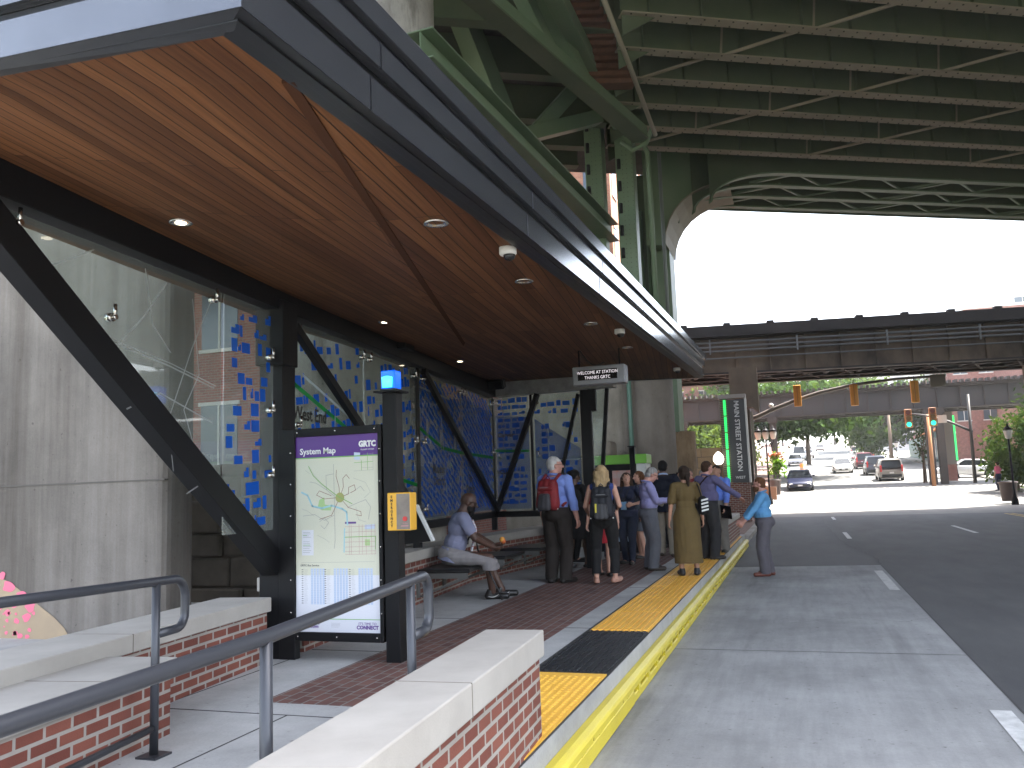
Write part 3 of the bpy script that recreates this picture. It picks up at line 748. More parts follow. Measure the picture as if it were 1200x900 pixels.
text('Museum', .19, of+du*.88+UP*.73+wperp*.006, du, UP, black_vinyl, g, bold=.004); text('District', .19, of+du*.88+UP*.55+wperp*.006, du, UP, black_vinyl, g, bold=.004)
b = MB(); [b.quad(*[of+du*(x+a)+UP*(z+c)+wperp*.006 for a, c in ((-.05, -.14), (.05, -.14), (.05, .14), (-.05, .14))]) for x, z in ((.35, 1.32), (1.0, 1.2), (1.75, 1.2))]; b.build('station_marker', mat('marker_grey', (.16, .17, .2), .6), g)
g, of, du, w, h = B2[1]
lines(g, of, du, UP, [[(.02, 1.02), (w-.02, 1.0)]], .05, green_film, 'map_route', .006); lines(g, of, du, UP, [[(.4, 2.1), (.8, 1.9), (1.2, 1.4)]], .028, white_film, 'map_road', .007)
text('Fan', .18, of+du*.45+UP*.60+wperp*.006, du, UP, black_vinyl, g, bold=.004); text('District', .18, of+du*.45+UP*.42+wperp*.006, du, UP, black_vinyl, g, bold=.004)
# end bay
def endpanel(p, q, seed, dens, block, ang=R(0)):
    o = at_(p, 1.40); e = at_(q, 1.40); du = (e-o).normalized(); w = (e-o).length; h = 2.15; g = panel([o, o+du*w, o+du*w+UP*h, o+UP*h]); n_ = du.cross(UP); of = o+n_*.013
    street_print(g, of, du, UP, w, h, ang, dens, seed, block=block)
    for z in (3.4, 2.4, 1.55): standoff(g, o+du*.1+UP*(z-1.4), n_)
    return g, of, du, w, h, n_
e1 = endpanel(BE+Vector((.07, -.03, 0)), Vector((-4.76, 15.45, 0)), 61, .95, (.3, .12))
MB().quad(*[e1[1]+e1[2]*a+UP*c-e1[5]*.0265 for a, c in ((.02, .02), (e1[3]-.02, .02), (e1[3]-.02, 1.75), (.02, 1.8))]).build('tint_film', wash, e1[0])
lines(e1[0], e1[1], e1[2], UP, [[(.02, 1.13), (.7, 1.1)]], .045, green_film, 'map_route', .006)
text('Carver', .12, e1[1]+e1[2]*.24+UP*1.42+e1[5]*.006, e1[2], UP, black_vinyl, e1[0], bold=.003); text('VCU', .11, e1[1]+e1[2]*.13+UP*.72+e1[5]*.006, e1[2], UP, black_vinyl, e1[0], bold=.003)
e2 = endpanel(Vector((-4.68, 15.46, 0)), Vector((-3.75, 15.37, 0)), 71, .62, (.32, .14))
MB().quad(*[e2[1]+e2[2]*a+UP*c-e2[5]*.0265 for a, c in ((.02, .02), (e2[3]-.02, .02), (e2[3]-.02, 1.1), (.02, 1.7))]).build('tint_film', wash, e2[0])
lines(e2[0], e2[1], e2[2], UP, [[(.02, .05), (.12, .42), (.3, .5), (.9, .5)], [(.45, .5), (.6, .02)], [(.3, 1.5), (.3, .9), (.9, .9)]], .022, white_film, 'map_road', .007)
o = Vector((-3.50, 15.33, 1.4)); panel([o, o+Vector((.10, 0, 0)), o+Vector((.28, 0, 2.15)), o+Vector((0, 0, 2.15))])
# downlights
warm = mat('lamp_glow', (.9, .8, .6), .4, emit=(1, .86, .62), estr=1.4)
bowl = mat('lamp_bowl', (.55, .53, .5), .25, .9)
def soffit_pt(px, py):
    nrm = (Ki-PB).cross(BK-PB).normalized(); best = None
    for (a, n_) in ((PB, nrm), (PB, (Ki-PB).cross(Ti-PB).normalized())):
        d = ray(px, py); t_ = (a-CAM).dot(n_)/d.dot(n_); p = CAM+d*t_
        fold = (PB-Ki); side = (p-Ki).cross(fold).z
        if (side < 0) == (a is PB and n_ is nrm): best = p
        cand_ = p
    return best if best is not None else cand_
for px, py, on in ((212, 260, 1), (511, 261, 0), (614, 329, 0), (451, 377, 1), (539, 423, 1), (692, 379, 0), (735, 407, 0)):
    p = soffit_pt(px, py)
    b = MB(); b.lathe(p+Vector((0, 0, -.010)), [(.062, .02), (.078, .012), (.078, 0), (.060, 0), (.05, .006), (.045, .012)], 20); d_ = b.build('downlight', bowl, canopy)
    if on:
        b = MB(); b.lathe(p+Vector((0, 0, -.0115)), [(.0, .004), (.038, .004), (.038, 0), (.0, 0)], 16); b.build('lamp', warm, d_)
# security cameras and other fittings hanging under the soffit
for px, py, lab in ((595, 290, 'white dome security camera nearest on the cedar soffit, by the fascia'), (726, 386, 'white dome camera above the hanging information display'), (793, 431, 'dark-faced dome camera at the far tip of the canopy soffit')):
    p = soffit_pt(px, py); t = root('security_camera', lab, 'security camera', p, 'dome cameras under the canopy')
    MB().lathe(p, [(.0, .02), (.06, .02), (.062, -.045), (.055, -.055), (.0, -.055)], 18).build('housing', white_plastic, t)
    MB().lathe(p+Vector((.01, 0, -.05)), [(.044, 0), (.042, -.02), (.03, -.038), (.012, -.046), (0, -.047)], 16).build('dome', black_gloss, t)
p = soffit_pt(650, 447); o = MB().lathe(p, [(.0, .02), (.05, .02), (.05, -.03), (.03, -.06), (0, -.06)], 12).build('sensor', white_plastic); tag(o, 'small white sensor under the soffit above the bent glass wall', 'sensor')
p = Vector((-5.2, 14.9, 3.74)); t = root('speaker', 'black box loudspeaker tucked in the soffit corner above the glass wall', 'loudspeaker', p)
MB().obox(p, (.16, 0, 0), (0, .08, .03), (0, -.03, .08)).build('speaker_body', black_plastic, t, .01); MB().obox(p+Vector((.0, -.085, -.03)), (.14, 0, 0), (0, .006, .002), (0, -.02, .06)).build('grille', trim_m, t)
# hanging information display
p = atY(704, 440, 11.5); t = root('information_display', 'hanging grey electronic arrival display with dark screen under the canopy', 'display sign', p)
fr = MB(); fr.box(p.x-.38, p.x+.36, p.y-.10, p.y+.12, p.z-.13, p.z+.13); fr.build('housing', grey_plastic, t, .02, seg=2)
MB().box(p.x-.30, p.x+.25, p.y-.106, p.y-.1, p.z-.065, p.z+.075).build('screen', black_gloss, t)
led = mat('led_white', (.8, .75, .8), .5, emit=(1, .9, .95), estr=.1)
text('WELCOME AT STATION', .062, p+Vector((-.025, -.108, .035)), (1, 0, 0), UP, led, t, 'screen_text', sx=.85); text('THANKS GRTC', .062, p+Vector((-.025, -.108, -.035)), (1, 0, 0), UP, led, t, 'screen_text', sx=.85)
b = MB(); [b.tube([(p.x+dx, p.y, p.z+.13), (p.x+dx, p.y, 3.92)], .011, 8) for dx in (-.3, .27)]; b.build('hanger', black_steel, t)
b = MB(); b.tube([(p.x-.3+.35*s_, p.y, p.z+.40-.22*s_-.12*sin(pi*s_)) for s_ in np.linspace(0, 1, 10)], .01, 6); b.build('cable', black_plastic, t)
# benches on the seat wall
for (y0, y1, lab) in ((10.45, 11.65, 'black slab bench under the seated man, cantilevered from the brick seat wall'), (12.45, 13.45, 'black slab bench just left of the man with the red backpack'), (14.1, 15.2, 'farthest black slab bench, half hidden behind the man with the red backpack')):
    xw = lambda y: -4.56-.0935*(y-7.28) if y < 13.05 else -5.10+.114*(y-13.05)
    t = root('bench', lab, 'bench', (xw(y0)+.35, y0, .33), 'benches along the seat wall')
    b = MB(); b.prism([(xw(y0)+.02, y0, .735), (xw(y0)+.74, y0+.05, .735), (xw(y1)+.74, y1+.05, .735), (xw(y1)+.02, y1, .735)], (0, 0, .05)); b.build('seat', black_plastic, t, .01)
    for y in (y0+.03, y1-.06):
        b = MB(); x = xw(y); b.box(x, x+.72, y, y+.03, .665, .735); b.prism([(x+.02, y, .43), (x+.07, y, .43), (x+.70, y, .665), (x+.60, y, .665)], (0, .03, 0)); b.box(x+.0, x+.03, y-.02, y+.05, .42, .735); b.build('bracket', mat('bench_grey', (.11, .11, .105), .5), t)
# small can left on the sill
p = at_(BE, 1.38)+Vector((.12, -.09, 0)); t = root('drink_can', 'slim purple drink can left on the glass wall sill', 'can', p)
MB().lathe(p, [(.022, 0), (.026, .01), (.026, .14), (.022, .155)], 14).build('can_body', mat('can_purple', (.12, .06, .35), .3, .4), t); MB().lathe(p+Vector((0, 0, .155)), [(.021, 0), (.021, .006), (.012, .006)], 14).build('lid', fit_m, t)
# folded grey panel by the post
b = MB(); b.beam((-3.60, 8.2, 1.72), (-3.15, 8.6, 1.25), .035, .035)
# ================================================================== system map board and emergency phone post
SY = 6.95
board = root('map_board', 'tall black framed transit map board with purple header beside the ramp', 'map board', (-4.0, SY, .33))
b = MB(); b.box(-4.60, -4.43, SY-.03, SY+.06, .33, 2.42); b.build('post', black_steel, board, .006)
b = MB(); b.box(-4.43, -3.57, SY-.03, SY+.05, 2.345, 2.42); b.box(-4.43, -3.57, SY-.03, SY+.05, .50, .578); b.box(-3.57, -3.535, SY-.03, SY+.05, .5, 2.42); b.build('frame', black_steel, board, .004)
b = MB(); b.box(-4.43, -3.57, SY+.0, SY+.04, .578, 2.345); b.build('case', black_steel, board)
b = MB()
for x in np.linspace(-4.40, -3.6, 3):
    for z in (2.385, .54): b.ell((x, SY-.031, z), (.008, .004, .008), 8, 4)
for z in np.linspace(.75, 2.2, 6):
    for x in (-4.47, -3.552): b.ell((x, SY-.031, z), (.008, .004, .008), 8, 4)
b.build('screw', fit_m, board)
cream = mat('map_cream', (.60, .60, .49), .35, spec=.4); paperw = mat('map_white', (.66, .67, .72), .35); purple = mat('map_purple', (.085, .018, .21), .35)
sheet = MB().box(-4.43, -3.57, SY-.004, SY-.0005, 1.08, 2.14).build('map_sheet', cream, board)
MB().box(-4.43, -3.57, SY-.004, SY-.0005, .578, 1.08).build('timetable_sheet', paperw, board)
hd = MB().box(-4.43, -3.57, SY-.0045, SY-.0005, 2.145, 2.345).build('header', purple, board)
ML = {k: mat('ink_'+k, c, .5) for k, c in dict(green=(.18, .42, .10), blue=(.32, .55, .62), lightgreen=(.38, .55, .25), olive=(.33, .34, .12), brown=(.24, .10, .08), grey=(.30, .30, .31), violet=(.12, .05, .25), navy=(.18, .22, .38), rose=(.45, .2, .22), ice=(.48, .56, .70), teal=(.15, .42, .42), dark=(.1, .1, .11)).items()}
bw = mat('ink_white', (.75, .75, .75), .5)
RT = Vector((1, 0, 0))
text('System Map', .078, (-4.385, SY-.006, 2.205), RT, UP, bw, hd, align='LEFT', bold=.0015)
text('GRTC', .072, (-3.685, SY-.006, 2.25), RT, UP, bw, hd, bold=.004, sx=.9); text('TRANSIT SYSTEM', .018, (-3.685, SY-.006, 2.20), RT, UP, bw, hd)
MB().box(-4.43, -3.57, SY-.006, SY-.0046, 2.140, 2.150).build('rule', ML['green'], board)
def mp(x, y): return (-4.43+.86*x/345, 2.345-1.767*y/800)     # board pixels (345 x 800) -> metres
def ink(polys, w, k, name='map_line', lift=.0055):
    b = MB()
    for pl in polys:
        for (x0, y0), (x1, y1) in zip(pl[:-1], pl[1:]):
            a, c = Vector(mp(x0, y0)), Vector(mp(x1, y1)); d = c-a
            if d.length < 1e-5: continue
            d.normalize(); p = Vector((-d.y, d.x))*w/2; e = d*w*.3
            b.quad(*[(q.x, SY-lift, q.y) for q in (a-p-e, c-p+e, c+p+e, a+p-e)])
    return b.build(name, ML[k], sheet)
def area(polys, k, name='map_area', lift=.005):
    b = MB()
    for pl in polys: b.quad(*[(mp(*q)[0], SY-lift, mp(*q)[1]) for q in pl][::-1])
    return b.build(name, ML[k], sheet)
ink([[(25, 232), (50, 245), (70, 290), (110, 300), (150, 290), (195, 305), (212, 318), (215, 370)]], .016, 'blue', 'river')
area([[(100, 265), (120, 255), (122, 285), (150, 290), (148, 310), (110, 308), (92, 296)]], 'lightgreen')
b = MB(); cx, cz = mp(185, 258); b.add([(cx, SY-.0062, cz)]+[(cx+.045*cos(a), SY-.0062, cz+.045*sin(a)) for a in np.linspace(0, 2*pi, 25)[:-1]], [(0, (k+1) % 24+1, k+1) for k in range(24)]); b.build('map_area', ML['olive'], sheet)
ink([[(55, 125), (75, 165), (110, 200), (160, 240), (185, 258), (235, 285)]], .006, 'green', lift=.0066)
ink([[(185, 258), (182, 215), (170, 170), (172, 145)], [(185, 258), (200, 215), (198, 180), (212, 165), (225, 182)], [(185, 258), (220, 245), (222, 218), (245, 208), (250, 230), (230, 240)], [(185, 258), (120, 262), (88, 245), (100, 228), (150, 250)], [(185, 258), (220, 300), (270, 318), (272, 335), (250, 330)], [(185, 258), (150, 330), (100, 345)]], .0042, 'brown', lift=.006)
ink([[(160, 120), (162, 258), (164, 430), (160, 465)], [(60, 190), (85, 195), (130, 225), (160, 250)], [(130, 225), (128, 165), (160, 160)], [(30, 330), (80, 325), (120, 350), (160, 330)], [(185, 258), (240, 235), (270, 215), (285, 235)], [(100, 355), (120, 340), (138, 360), (120, 385), (105, 370)], [(215, 300), (250, 285), (290, 270), (310, 300), (300, 350)]], .0032, 'grey', lift=.0058)
ink([[(240, 180), (290, 200), (310, 240), (285, 262)], [(40, 140), (60, 155)], [(25, 300), (50, 310), (75, 330)], [(90, 410), (120, 425), (140, 440)], [(250, 300), (260, 350), (290, 360)]], .002, 'grey', lift=.0057)
area([[(245, 75), (270, 78), (268, 108), (245, 105)]], 'ice'); ink([[(245, 118), (322, 116)], [(300, 80), (300, 150)], [(275, 110), (275, 150)]], .004, 'green'); ink([[(280, 85), (322, 83)], [(275, 140), (322, 140)], [(245, 152), (322, 150), (322, 80)]], .002, 'grey')
area([[(205, 358), (250, 358), (250, 366), (205, 366)]], 'violet'); ink([[(203, 385), (200, 480)]], .012, 'blue'); ink([[(205, 420), (328, 418), (326, 470)]], .006, 'green')
ink([[(205, y), (328, y-2)] for y in (378, 400, 440, 460, 478, 490)]+[[(x, 370), (x, 490)] for x in (222, 230, 262, 275, 290, 312, 326)], .0022, 'rose'); area([[(285, 430), (305, 430), (305, 455), (285, 455)]], 'lightgreen'); area([[(285, 372), (325, 370), (325, 388), (285, 390)]], 'ice')
o = MB().box(mp(25, 0)[0], mp(74, 0)[0], SY-.0052, SY-.0041, mp(0, 492)[1], mp(0, 388)[1]); o.build('legend', paperw, board)
ink([[(30, y), (64-random.random()*14, y)] for y in (398, 404, 412, 418, 436, 444, 455, 463, 472, 480)], .003, 'grey'); ink([[(30, 410), (46, 410)], [(30, 450), (60, 450)]], .004, 'green')
for x0 in (42, 137, 237):
    for k in range(5):
        xx = x0+20+k*12; area([[(xx, 545), (xx+9, 545), (xx+9, 690), (xx, 690)]], 'ice', 'timetable_column')
    ink([[(x0-18, y), (x0-12, y)] for y in range(550, 690, 9)], .006, 'dark', 'timetable_text'); ink([[(x0-8, y), (x0+8-random.random()*7, y)] for y in range(550, 690, 5)], .0016, 'grey', 'timetable_text')
    ink([[(x0+21+k*12, y), (x0+28+k*12, y)] for y in range(550, 690, 7) for k in range(5)], .0014, 'navy', 'timetable_text', .0062)
ink([[(22, 522), (322, 519)]], .002, 'grey'); ink([[(0, 748), (345, 748)]], .006, 'green', 'rule')
text('GRTC Bus Service', .026, (-4.385, SY-.0055, mp(0, 533)[1]), RT, UP, ML['dark'], board, align='LEFT')
text('ridegrtc.com', .036, (-4.385, SY-.0055, mp(0, 778)[1]), RT, UP, ML['violet'], board, align='LEFT', bold=.001); text('804.358.GRTC', .032, (-4.385, SY-.0055, mp(0, 765)[1]), RT, UP, ML['violet'], board, align='LEFT', bold=.001)
text("IT'S TIME TO", .032, (-3.705, SY-.0055, mp(0, 765)[1]), RT, UP, ML['violet'], board); text('CONNECT', .044, (-3.705, SY-.0055, mp(0, 780)[1]), RT, UP, ML['violet'], board, bold=.002)
ink([[(145, y), (185-random.random()*12, y)] for y in (764, 769, 774, 779)], .002, 'grey')

t = root('emergency_post', 'black post with yellow emergency call box and glowing blue beacon on top', 'emergency phone', (-3.45, SY, .33))
b = MB(); b.box(-3.515, -3.375, SY-.03, SY+.10, .33, 2.70); b.build('post', black_steel, t, .006)
b = MB(); b.box(-3.565, -3.325, SY-.10, SY+.13, 2.70, 2.715); b.build('beacon_plate', black_steel, t)
b = MB(); b.box(-3.515, -3.375, SY-.05, SY+.09, 2.73, 2.90)
bea = b.build('beacon', mat('beacon_blue', (.01, .09, .6), .15, emit=(.0, .10, 1), estr=.22), t, .012, seg=2)
MB().lathe((-3.445, SY-.058, 2.745), [(.0, 0), (.045, 0), (.05, .09), (.02, .10)], 12).build('beacon_lamp', mat('beacon_core', (.1, .5, 1), .3, emit=(.05, .65, 1), estr=.5), bea)
MB().box(-3.52, -3.37, SY-.055, SY+.095, 2.715, 2.735).build('beacon_collar', trim_m, t)
yb = mat('box_yellow', (.70, .37, .02), .4)
cb = MB().box(-3.405, -3.185, SY-.18, SY-.05, 1.475, 1.80).build('call_box', yb, t, .006)
gp = MB().box(-3.315, -3.190, SY-.183, SY-.179, 1.485, 1.79).build('steel_panel', mat('panel_steel', (.17, .145, .125), .4, .3, var=.2, vscale=8), t)
text('\n'.join('EMERGENCY'), .031, (-3.362, SY-.1815, 1.64), RT, UP, black_vinyl, t, bold=.001)
b = MB(); b.tube([(-3.235, SY-.183, 1.575), (-3.235, SY-.19, 1.575)], .021, 14); b.build('call_button', mat('button_red', (.5, .02, .02), .35), t)
text('PUSH', .02, (-3.235, SY-.1838, 1.535), RT, UP, ML['rose'], t); b = MB(); b.box(-3.275, -3.205, SY-.1838, SY-.183, 1.51, 1.518); b.build('notice', ML['rose'], t)
# sloping plate with pale edge seen right of the call box
t = root('info_lectern', 'dark tilted reading panel with pale edge between the call box and the seat wall', 'panel', (-4.1, 9.2, 1.0))
p0, p1 = atY(487, 592, 9.3), atY(507, 634, 9.3)
b = MB(); b.prism([p0, p1, p1+Vector((-.62, .05, -.06)), p0+Vector((-.62, .05, 0))], (0, .03, 0)); b.build('panel_body', black_steel, t)
b = MB(); b.beam(p0+Vector((.008, 0, .0)), p1+Vector((.008, 0, 0)), .06, .03); b.build('panel_edge', white_plastic, t)

# ================================================================== ticket kiosk behind the crowd
t = root('ticket_kiosk', 'green topped ticket kiosk with photo panel behind the waiting crowd', 'kiosk', (-3.8, 19.2, .33))
gk = mat('kiosk_green', (.17, .42, .06), .4)
MB().box(-4.55, -3.16, 19.0, 19.7, 2.26, 2.47).build('top', gk, t, .01); MB().box(-3.40, -3.18, 19.03, 19.65, .33, 2.26).build('side_panel', mat('kiosk_grey', (.5, .5, .47), .5), t, .006)
MB().box(-4.53, -3.40, 19.04, 19.6, .33, 2.26).build('body', black_steel, t, .006); MB().box(-3.95, -3.52, 19.02, 19.04, 1.55, 2.12).build('photo_panel', mat('photo_panel', (.42, .38, .36), .4, col2=(.55, .16, .10), vscale=5), t)
MB().box(-4.45, -4.1, 19.02, 19.04, 1.3, 2.1).build('screen', mat('kiosk_blue', (.08, .17, .35), .3), t)
MB().box(-3.92, -3.55, 19.0, 19.02, .55, .66).build('lower_panel', mat('kiosk_lightblue', (.4, .5, .65), .4), t)
t = root('ticket_post', 'slim black flat topped post in front of the green kiosk', 'post', (-3.46, 18.7, .33))
MB().tube([(-3.42, 18.7, .33), (-3.42, 18.7, 2.62)], .062, 14).build('shaft', black_steel, t); MB().box(-3.50, -3.34, 18.62, 18.78, 2.62, 2.645).build('cap', black_steel, t)

# ================================================================== concrete piers, stone walls behind the station
t = root('viaduct_pier', 'massive stained concrete pier with pink graffiti filling the left edge', 'pier', (-9, 8.5, .33))
b = MB(); b.box(-12.5, -6.42, 7.55, 8.05, -.05, 11.6); o = b.build('pier_body', pier_conc, t, .10, seg=3)
b = MB(); b.box(-12.5, -6.425, 7.543, 7.6, 2.02, 2.035); b.build('pour_joint', mat('pour_joint', (.10, .09, .08), .9), t)
b = MB(); b.box(-12.5, -9.05, 7.542, 7.6, .9, 1.02); b.build('repair_band', mat('repair_band', (.34, .34, .36), .85, var=.2), t)
gr = random.Random(9); pink = mat('graffiti_pink', (.72, .16, .24), .7); tanp = mat('graffiti_tan', (.40, .30, .19), .8, col2=(.33, .25, .17), vscale=3)
b = MB(); b.add([(-9.75+2.05*cos(a)*(1+.05*sin(7*a)), 7.541, .10+1.08*sin(a)*(1+.04*sin(5*a))) for a in np.linspace(0, pi, 30)], [tuple(range(30))[::-1]]); b.build('graffiti_ground', tanp, t)
b = MB()
def blob(x, z, r, n=14):
    ph = gr.random()*6; return [(x+r*cos(a)*(1+.25*sin(3*a+ph)), 7.5385, z+r*.8*sin(a)*(1+.2*sin(2*a+ph))) for a in np.linspace(0, 2*pi, n+1)[:-1]]
for x, z, r in ((-8.85, .92, .10), (-8.55, .90, .085), (-8.36, .80, .07), (-8.22, .68, .07), (-8.27, .56, .06), (-8.7, .68, .06), (-8.65, 1.02, .05), (-8.45, .70, .05)):
    k = blob(x, z, r); b.add(k, [tuple(range(len(k)))[::-1]])
for k_ in range(60):
    k = blob(gr.uniform(-9.2, -8.1), gr.uniform(.2, .62), gr.uniform(.012, .045), 8); b.add(k, [tuple(range(len(k)))[::-1]])
b.build('graffiti', pink, t)
t = root('viaduct_pier', 'pale round concrete pier rising above the canopy roof edge', 'pier', (-6.55, 12.4, .33))
b = MB(); b.lathe((-6.62, 12.5, 0), [(1.25, .2), (1.25, 11.8)], 36); b.build('pier_body', concmat('upper_pier', (.52, .49, .44), .3, .8, (1, 1, .25), 1.0, .2, (1, .95, .85), .33, .5), t)
rubble = None
def stonewall(name, label, x0, x1, y, z0, z1, th, c1, c2, seed):
    """coursed rubble: every block its own bulge inside one wall mesh"""
    r_ = random.Random(seed); t = root(name, label, 'stone wall', ((x0+x1)/2, y, z0)); b = MB(); z = z0
    while z < z1:
        h = min(r_.uniform(.28, .5), z1-z+.01); x = x0
        while x < x1:
            w = r_.uniform(.4, 1.0); d = r_.uniform(0, .10)
            b.box(x+.012, min(x+w, x1)-.012, y-d, y+th, z+.012, z+h-.012); x += w
        z += h
    b.build('stone_courses', mat('rubble_'+name+str(seed), c1, .9, col2=c2, vscale=1.5, bump=.5, bscale=9), t, .03, seg=2)
    b = MB(); b.box(x0, x1, y+.02, y+th, z0, z1-.02); b.build('mortar', mat('old_mortar', (.13, .11, .09), .9), t); return t
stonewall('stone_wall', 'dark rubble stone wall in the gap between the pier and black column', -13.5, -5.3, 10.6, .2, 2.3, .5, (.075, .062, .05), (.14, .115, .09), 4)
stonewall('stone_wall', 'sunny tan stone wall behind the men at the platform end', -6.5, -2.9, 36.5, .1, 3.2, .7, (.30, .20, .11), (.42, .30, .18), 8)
t = root('column_base', 'stepped taupe concrete plinth with round corner behind the kiosk, carrying the riveted columns', 'plinth', (-4, 22.5, .2))
b = MB(); b.box(-7.6, -3.98, 22.2, 24.6, .1, 4.95); b.build('plinth_body', concmat('plinth_light', (.30, .265, .215), .55, .6, (1, 1, .3), .7), t, .03)
b = MB(); b.lathe((-3.62, 22.6, .1), [(.66, 0), (.66, 5.0)], 30); b.box(-4.2, -3.62, 22.0, 23.2, .1, 5.0); b.build('round_pier', concmat('plinth_dark', (.20, .17, .14), .6, .5, (1, 1, .3), .7), t)
b = MB(); b.tube([(-4.0, 21.9, .3), (-4.0, 21.9, 6.5)], .06, 10); b.build('drain_pipe', mat('pipe_green', (.10, .19, .14), .5), t)
t = root('boulder_ledge', 'weathered stone ledge showing through above the green kiosk', 'stone', (-4.6, 20.6, .3))
b = MB(); b.obox((-4.9, 21.1, 2.7), (.6, 0, 0), (0, .4, 0), (0, 0, .2)); b.obox((-4.8, 20.9, 1.4), (.75, 0, 0), (0, .4, 0), (0, 0, 1.1)); b.build('stones', mat('ledge', (.27, .23, .18), .9, col2=(.2, .17, .14), vscale=3, bump=.5, bscale=8), t, .08, seg=3)
t = root('column_base', 'round tan concrete base under the smooth green portal column', 'plinth', (-3.63, 28.3, .1))
b = MB(); b.lathe((-3.56, 27.8, 0), [(.55, 0), (.55, 2.3), (.545, 2.31), (.55, 2.32), (.55, 3.42)], 30); b.build('base_body', concmat('tan_base', (.36, .25, .15), .5, .8, (1, 1, .3), 1.2, .2, (1, .85, .7)), t, .02)

# ================================================================== MAIN STREET STATION pylon
y = 36; t = root('station_pylon', 'tall dark pylon reading MAIN STREET STATION with green light strip on brick base', 'sign', (-2.3, y, .13))
lean = Vector((0, 0, 1))
MB().box(-2.75, -1.86, y-.02, y+.45, .12, 1.72).build('brick_base', brick, t)
b = MB()
for k in range(46): z = 1.74+k*.0745; b.box(-2.86, -2.53, y-.02, y+.4, z, z+.042)
b.build('fin_panel', mat('fin_bronze', (.20, .16, .10), .45, .4), t); MB().box(-2.84, -2.53, y+.02, y+.42, 1.73, 5.16).build('core', trim_m, t)
face = MB().box(-2.53, -1.86, y-.06, y+.45, 1.73, 5.12).build('sign_face', mat('sign_charcoal', (.050, .052, .056), .5), t, .01)
MB().box(-1.858, -1.79, y-.04, y+.45, 1.72, 5.16).build('edge_strip', mat('edge_silver', (.55, .54, .52), .4, .3), t); MB().box(-2.90, -1.80, y-.06, y+.47, 5.17, 5.33).build('cap', mat('cap_taupe', (.38, .34, .32), .5), t)
gled = mat('green_led', (.1, .9, .3), .5, emit=(.01, 1, .12), estr=.17)
for k in range(5): MB().box(-2.70, -2.60, y-.055, y-.022, 1.76+k*.68, 1.76+k*.68+.63).build('light_strip', gled, t)
text('MAIN STREET STATION', .275, (-2.19, y-.062, 3.62), (0, 0, -1), (1, 0, 0), mat('sign_white', (.72, .72, .72), .5), t, bold=.004); text('WEST', .15, (-2.19, y-.062, 1.93), RT, UP, MATS['sign_white'], t, bold=.002)
# ================================================================== the green steel viaduct overhead
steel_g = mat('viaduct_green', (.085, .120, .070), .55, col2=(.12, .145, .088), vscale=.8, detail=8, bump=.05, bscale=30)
steel_g2 = mat('viaduct_green_lit', (.14, .215, .125), .5, col2=(.18, .24, .15), vscale=.9, detail=8)  # brighter copy of the same green, for steel meant to look lit
flange_m = mat('flange_bounce_tint', (.27, .245, .185), .75, col2=(.36, .32, .24), vscale=.7, detail=8)  # warm tan puts light bounced off the ground into the flange colour
rust = mat('rust_patch', (.20, .10, .05), .9, col2=(.12, .07, .045), vscale=3)
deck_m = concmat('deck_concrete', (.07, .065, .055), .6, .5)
timber = mat('old_timber', (.17, .08, .045), .9, col2=(.11, .055, .035), vscale=3, vstretch=(1, 6, 1))
UA = R(60); su = Vector((sin(UA), cos(UA), 0)); sn = Vector((-cos(UA), sin(UA), 0))
def sv(s_, v_, z): return su*s_+sn*v_+Vector((0, 0, z))
ZB = 11.3
via = root('steel_viaduct', 'green riveted steel highway viaduct crossing overhead on tall columns', 'viaduct', (-4, 24, 0))
# deck slabs (concrete roadway the beams carry), then an added shade slab
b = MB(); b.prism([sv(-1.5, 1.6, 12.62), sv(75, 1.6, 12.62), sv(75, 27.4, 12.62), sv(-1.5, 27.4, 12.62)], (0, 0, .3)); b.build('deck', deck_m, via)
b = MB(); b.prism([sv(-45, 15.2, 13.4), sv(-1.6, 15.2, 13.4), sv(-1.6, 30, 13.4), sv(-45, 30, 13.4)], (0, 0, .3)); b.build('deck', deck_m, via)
b = MB(); b.prism([sv(-40, 26.2, 17.2), sv(90, 26.2, 17.2), sv(90, 37.6, 17.2), sv(-40, 37.6, 17.2)], (0, 0, .4)); b.prism([sv(-40, 37.1, 17.6), sv(90, 37.1, 17.6), sv(90, 37.5, 17.6), sv(-40, 37.5, 17.6)], (0, 0, .9)); b.build('unseen_shade_deck', deck_m, via)  # added high slab hidden from view, shades the street beyond the viaduct
def corner_s(px, py): p = atZ(px, py, ZB); return p.dot(su), p.dot(sn)
# straight floor beams with lower flanges tinted for ground bounce, stiffeners
vs_ = [22.05, 20.75, 19.45, 18.15, 16.85, 15.5, 14.2, 12.9, 11.6, 10.3, 8.6, 6.5, 4.0, 2.0]
ends = {}
for i, v in enumerate(vs_):
    # left ends follow the edge of the big girder
    s0 = 7.6+(22.05-v)*-.28 if v > 13 else 5.0
    ends[i] = s0; s1 = 62
    w = MB(); w.obox(sv((s0+s1)/2, v, ZB+.62), su*(s1-s0)/2, sn*.012, (0, 0, .6))
    if v > 12:
        k = s0+.6
        while k < 34: w.obox(sv(k, v-.06, ZB+.62), su*.012, sn*.05, (0, 0, .58)); k += 1.15
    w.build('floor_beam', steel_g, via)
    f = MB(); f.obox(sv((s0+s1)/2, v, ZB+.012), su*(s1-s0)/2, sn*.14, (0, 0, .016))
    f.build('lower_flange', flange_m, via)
    # end bracket
    if v > 12: w = MB(); w.prism([sv(s0+.02, v-.01, ZB), sv(s0+.02, v-.01, ZB-.45), sv(s0+.75, v-.01, ZB)], sn*.02); w.build('end_bracket', steel_g, via)
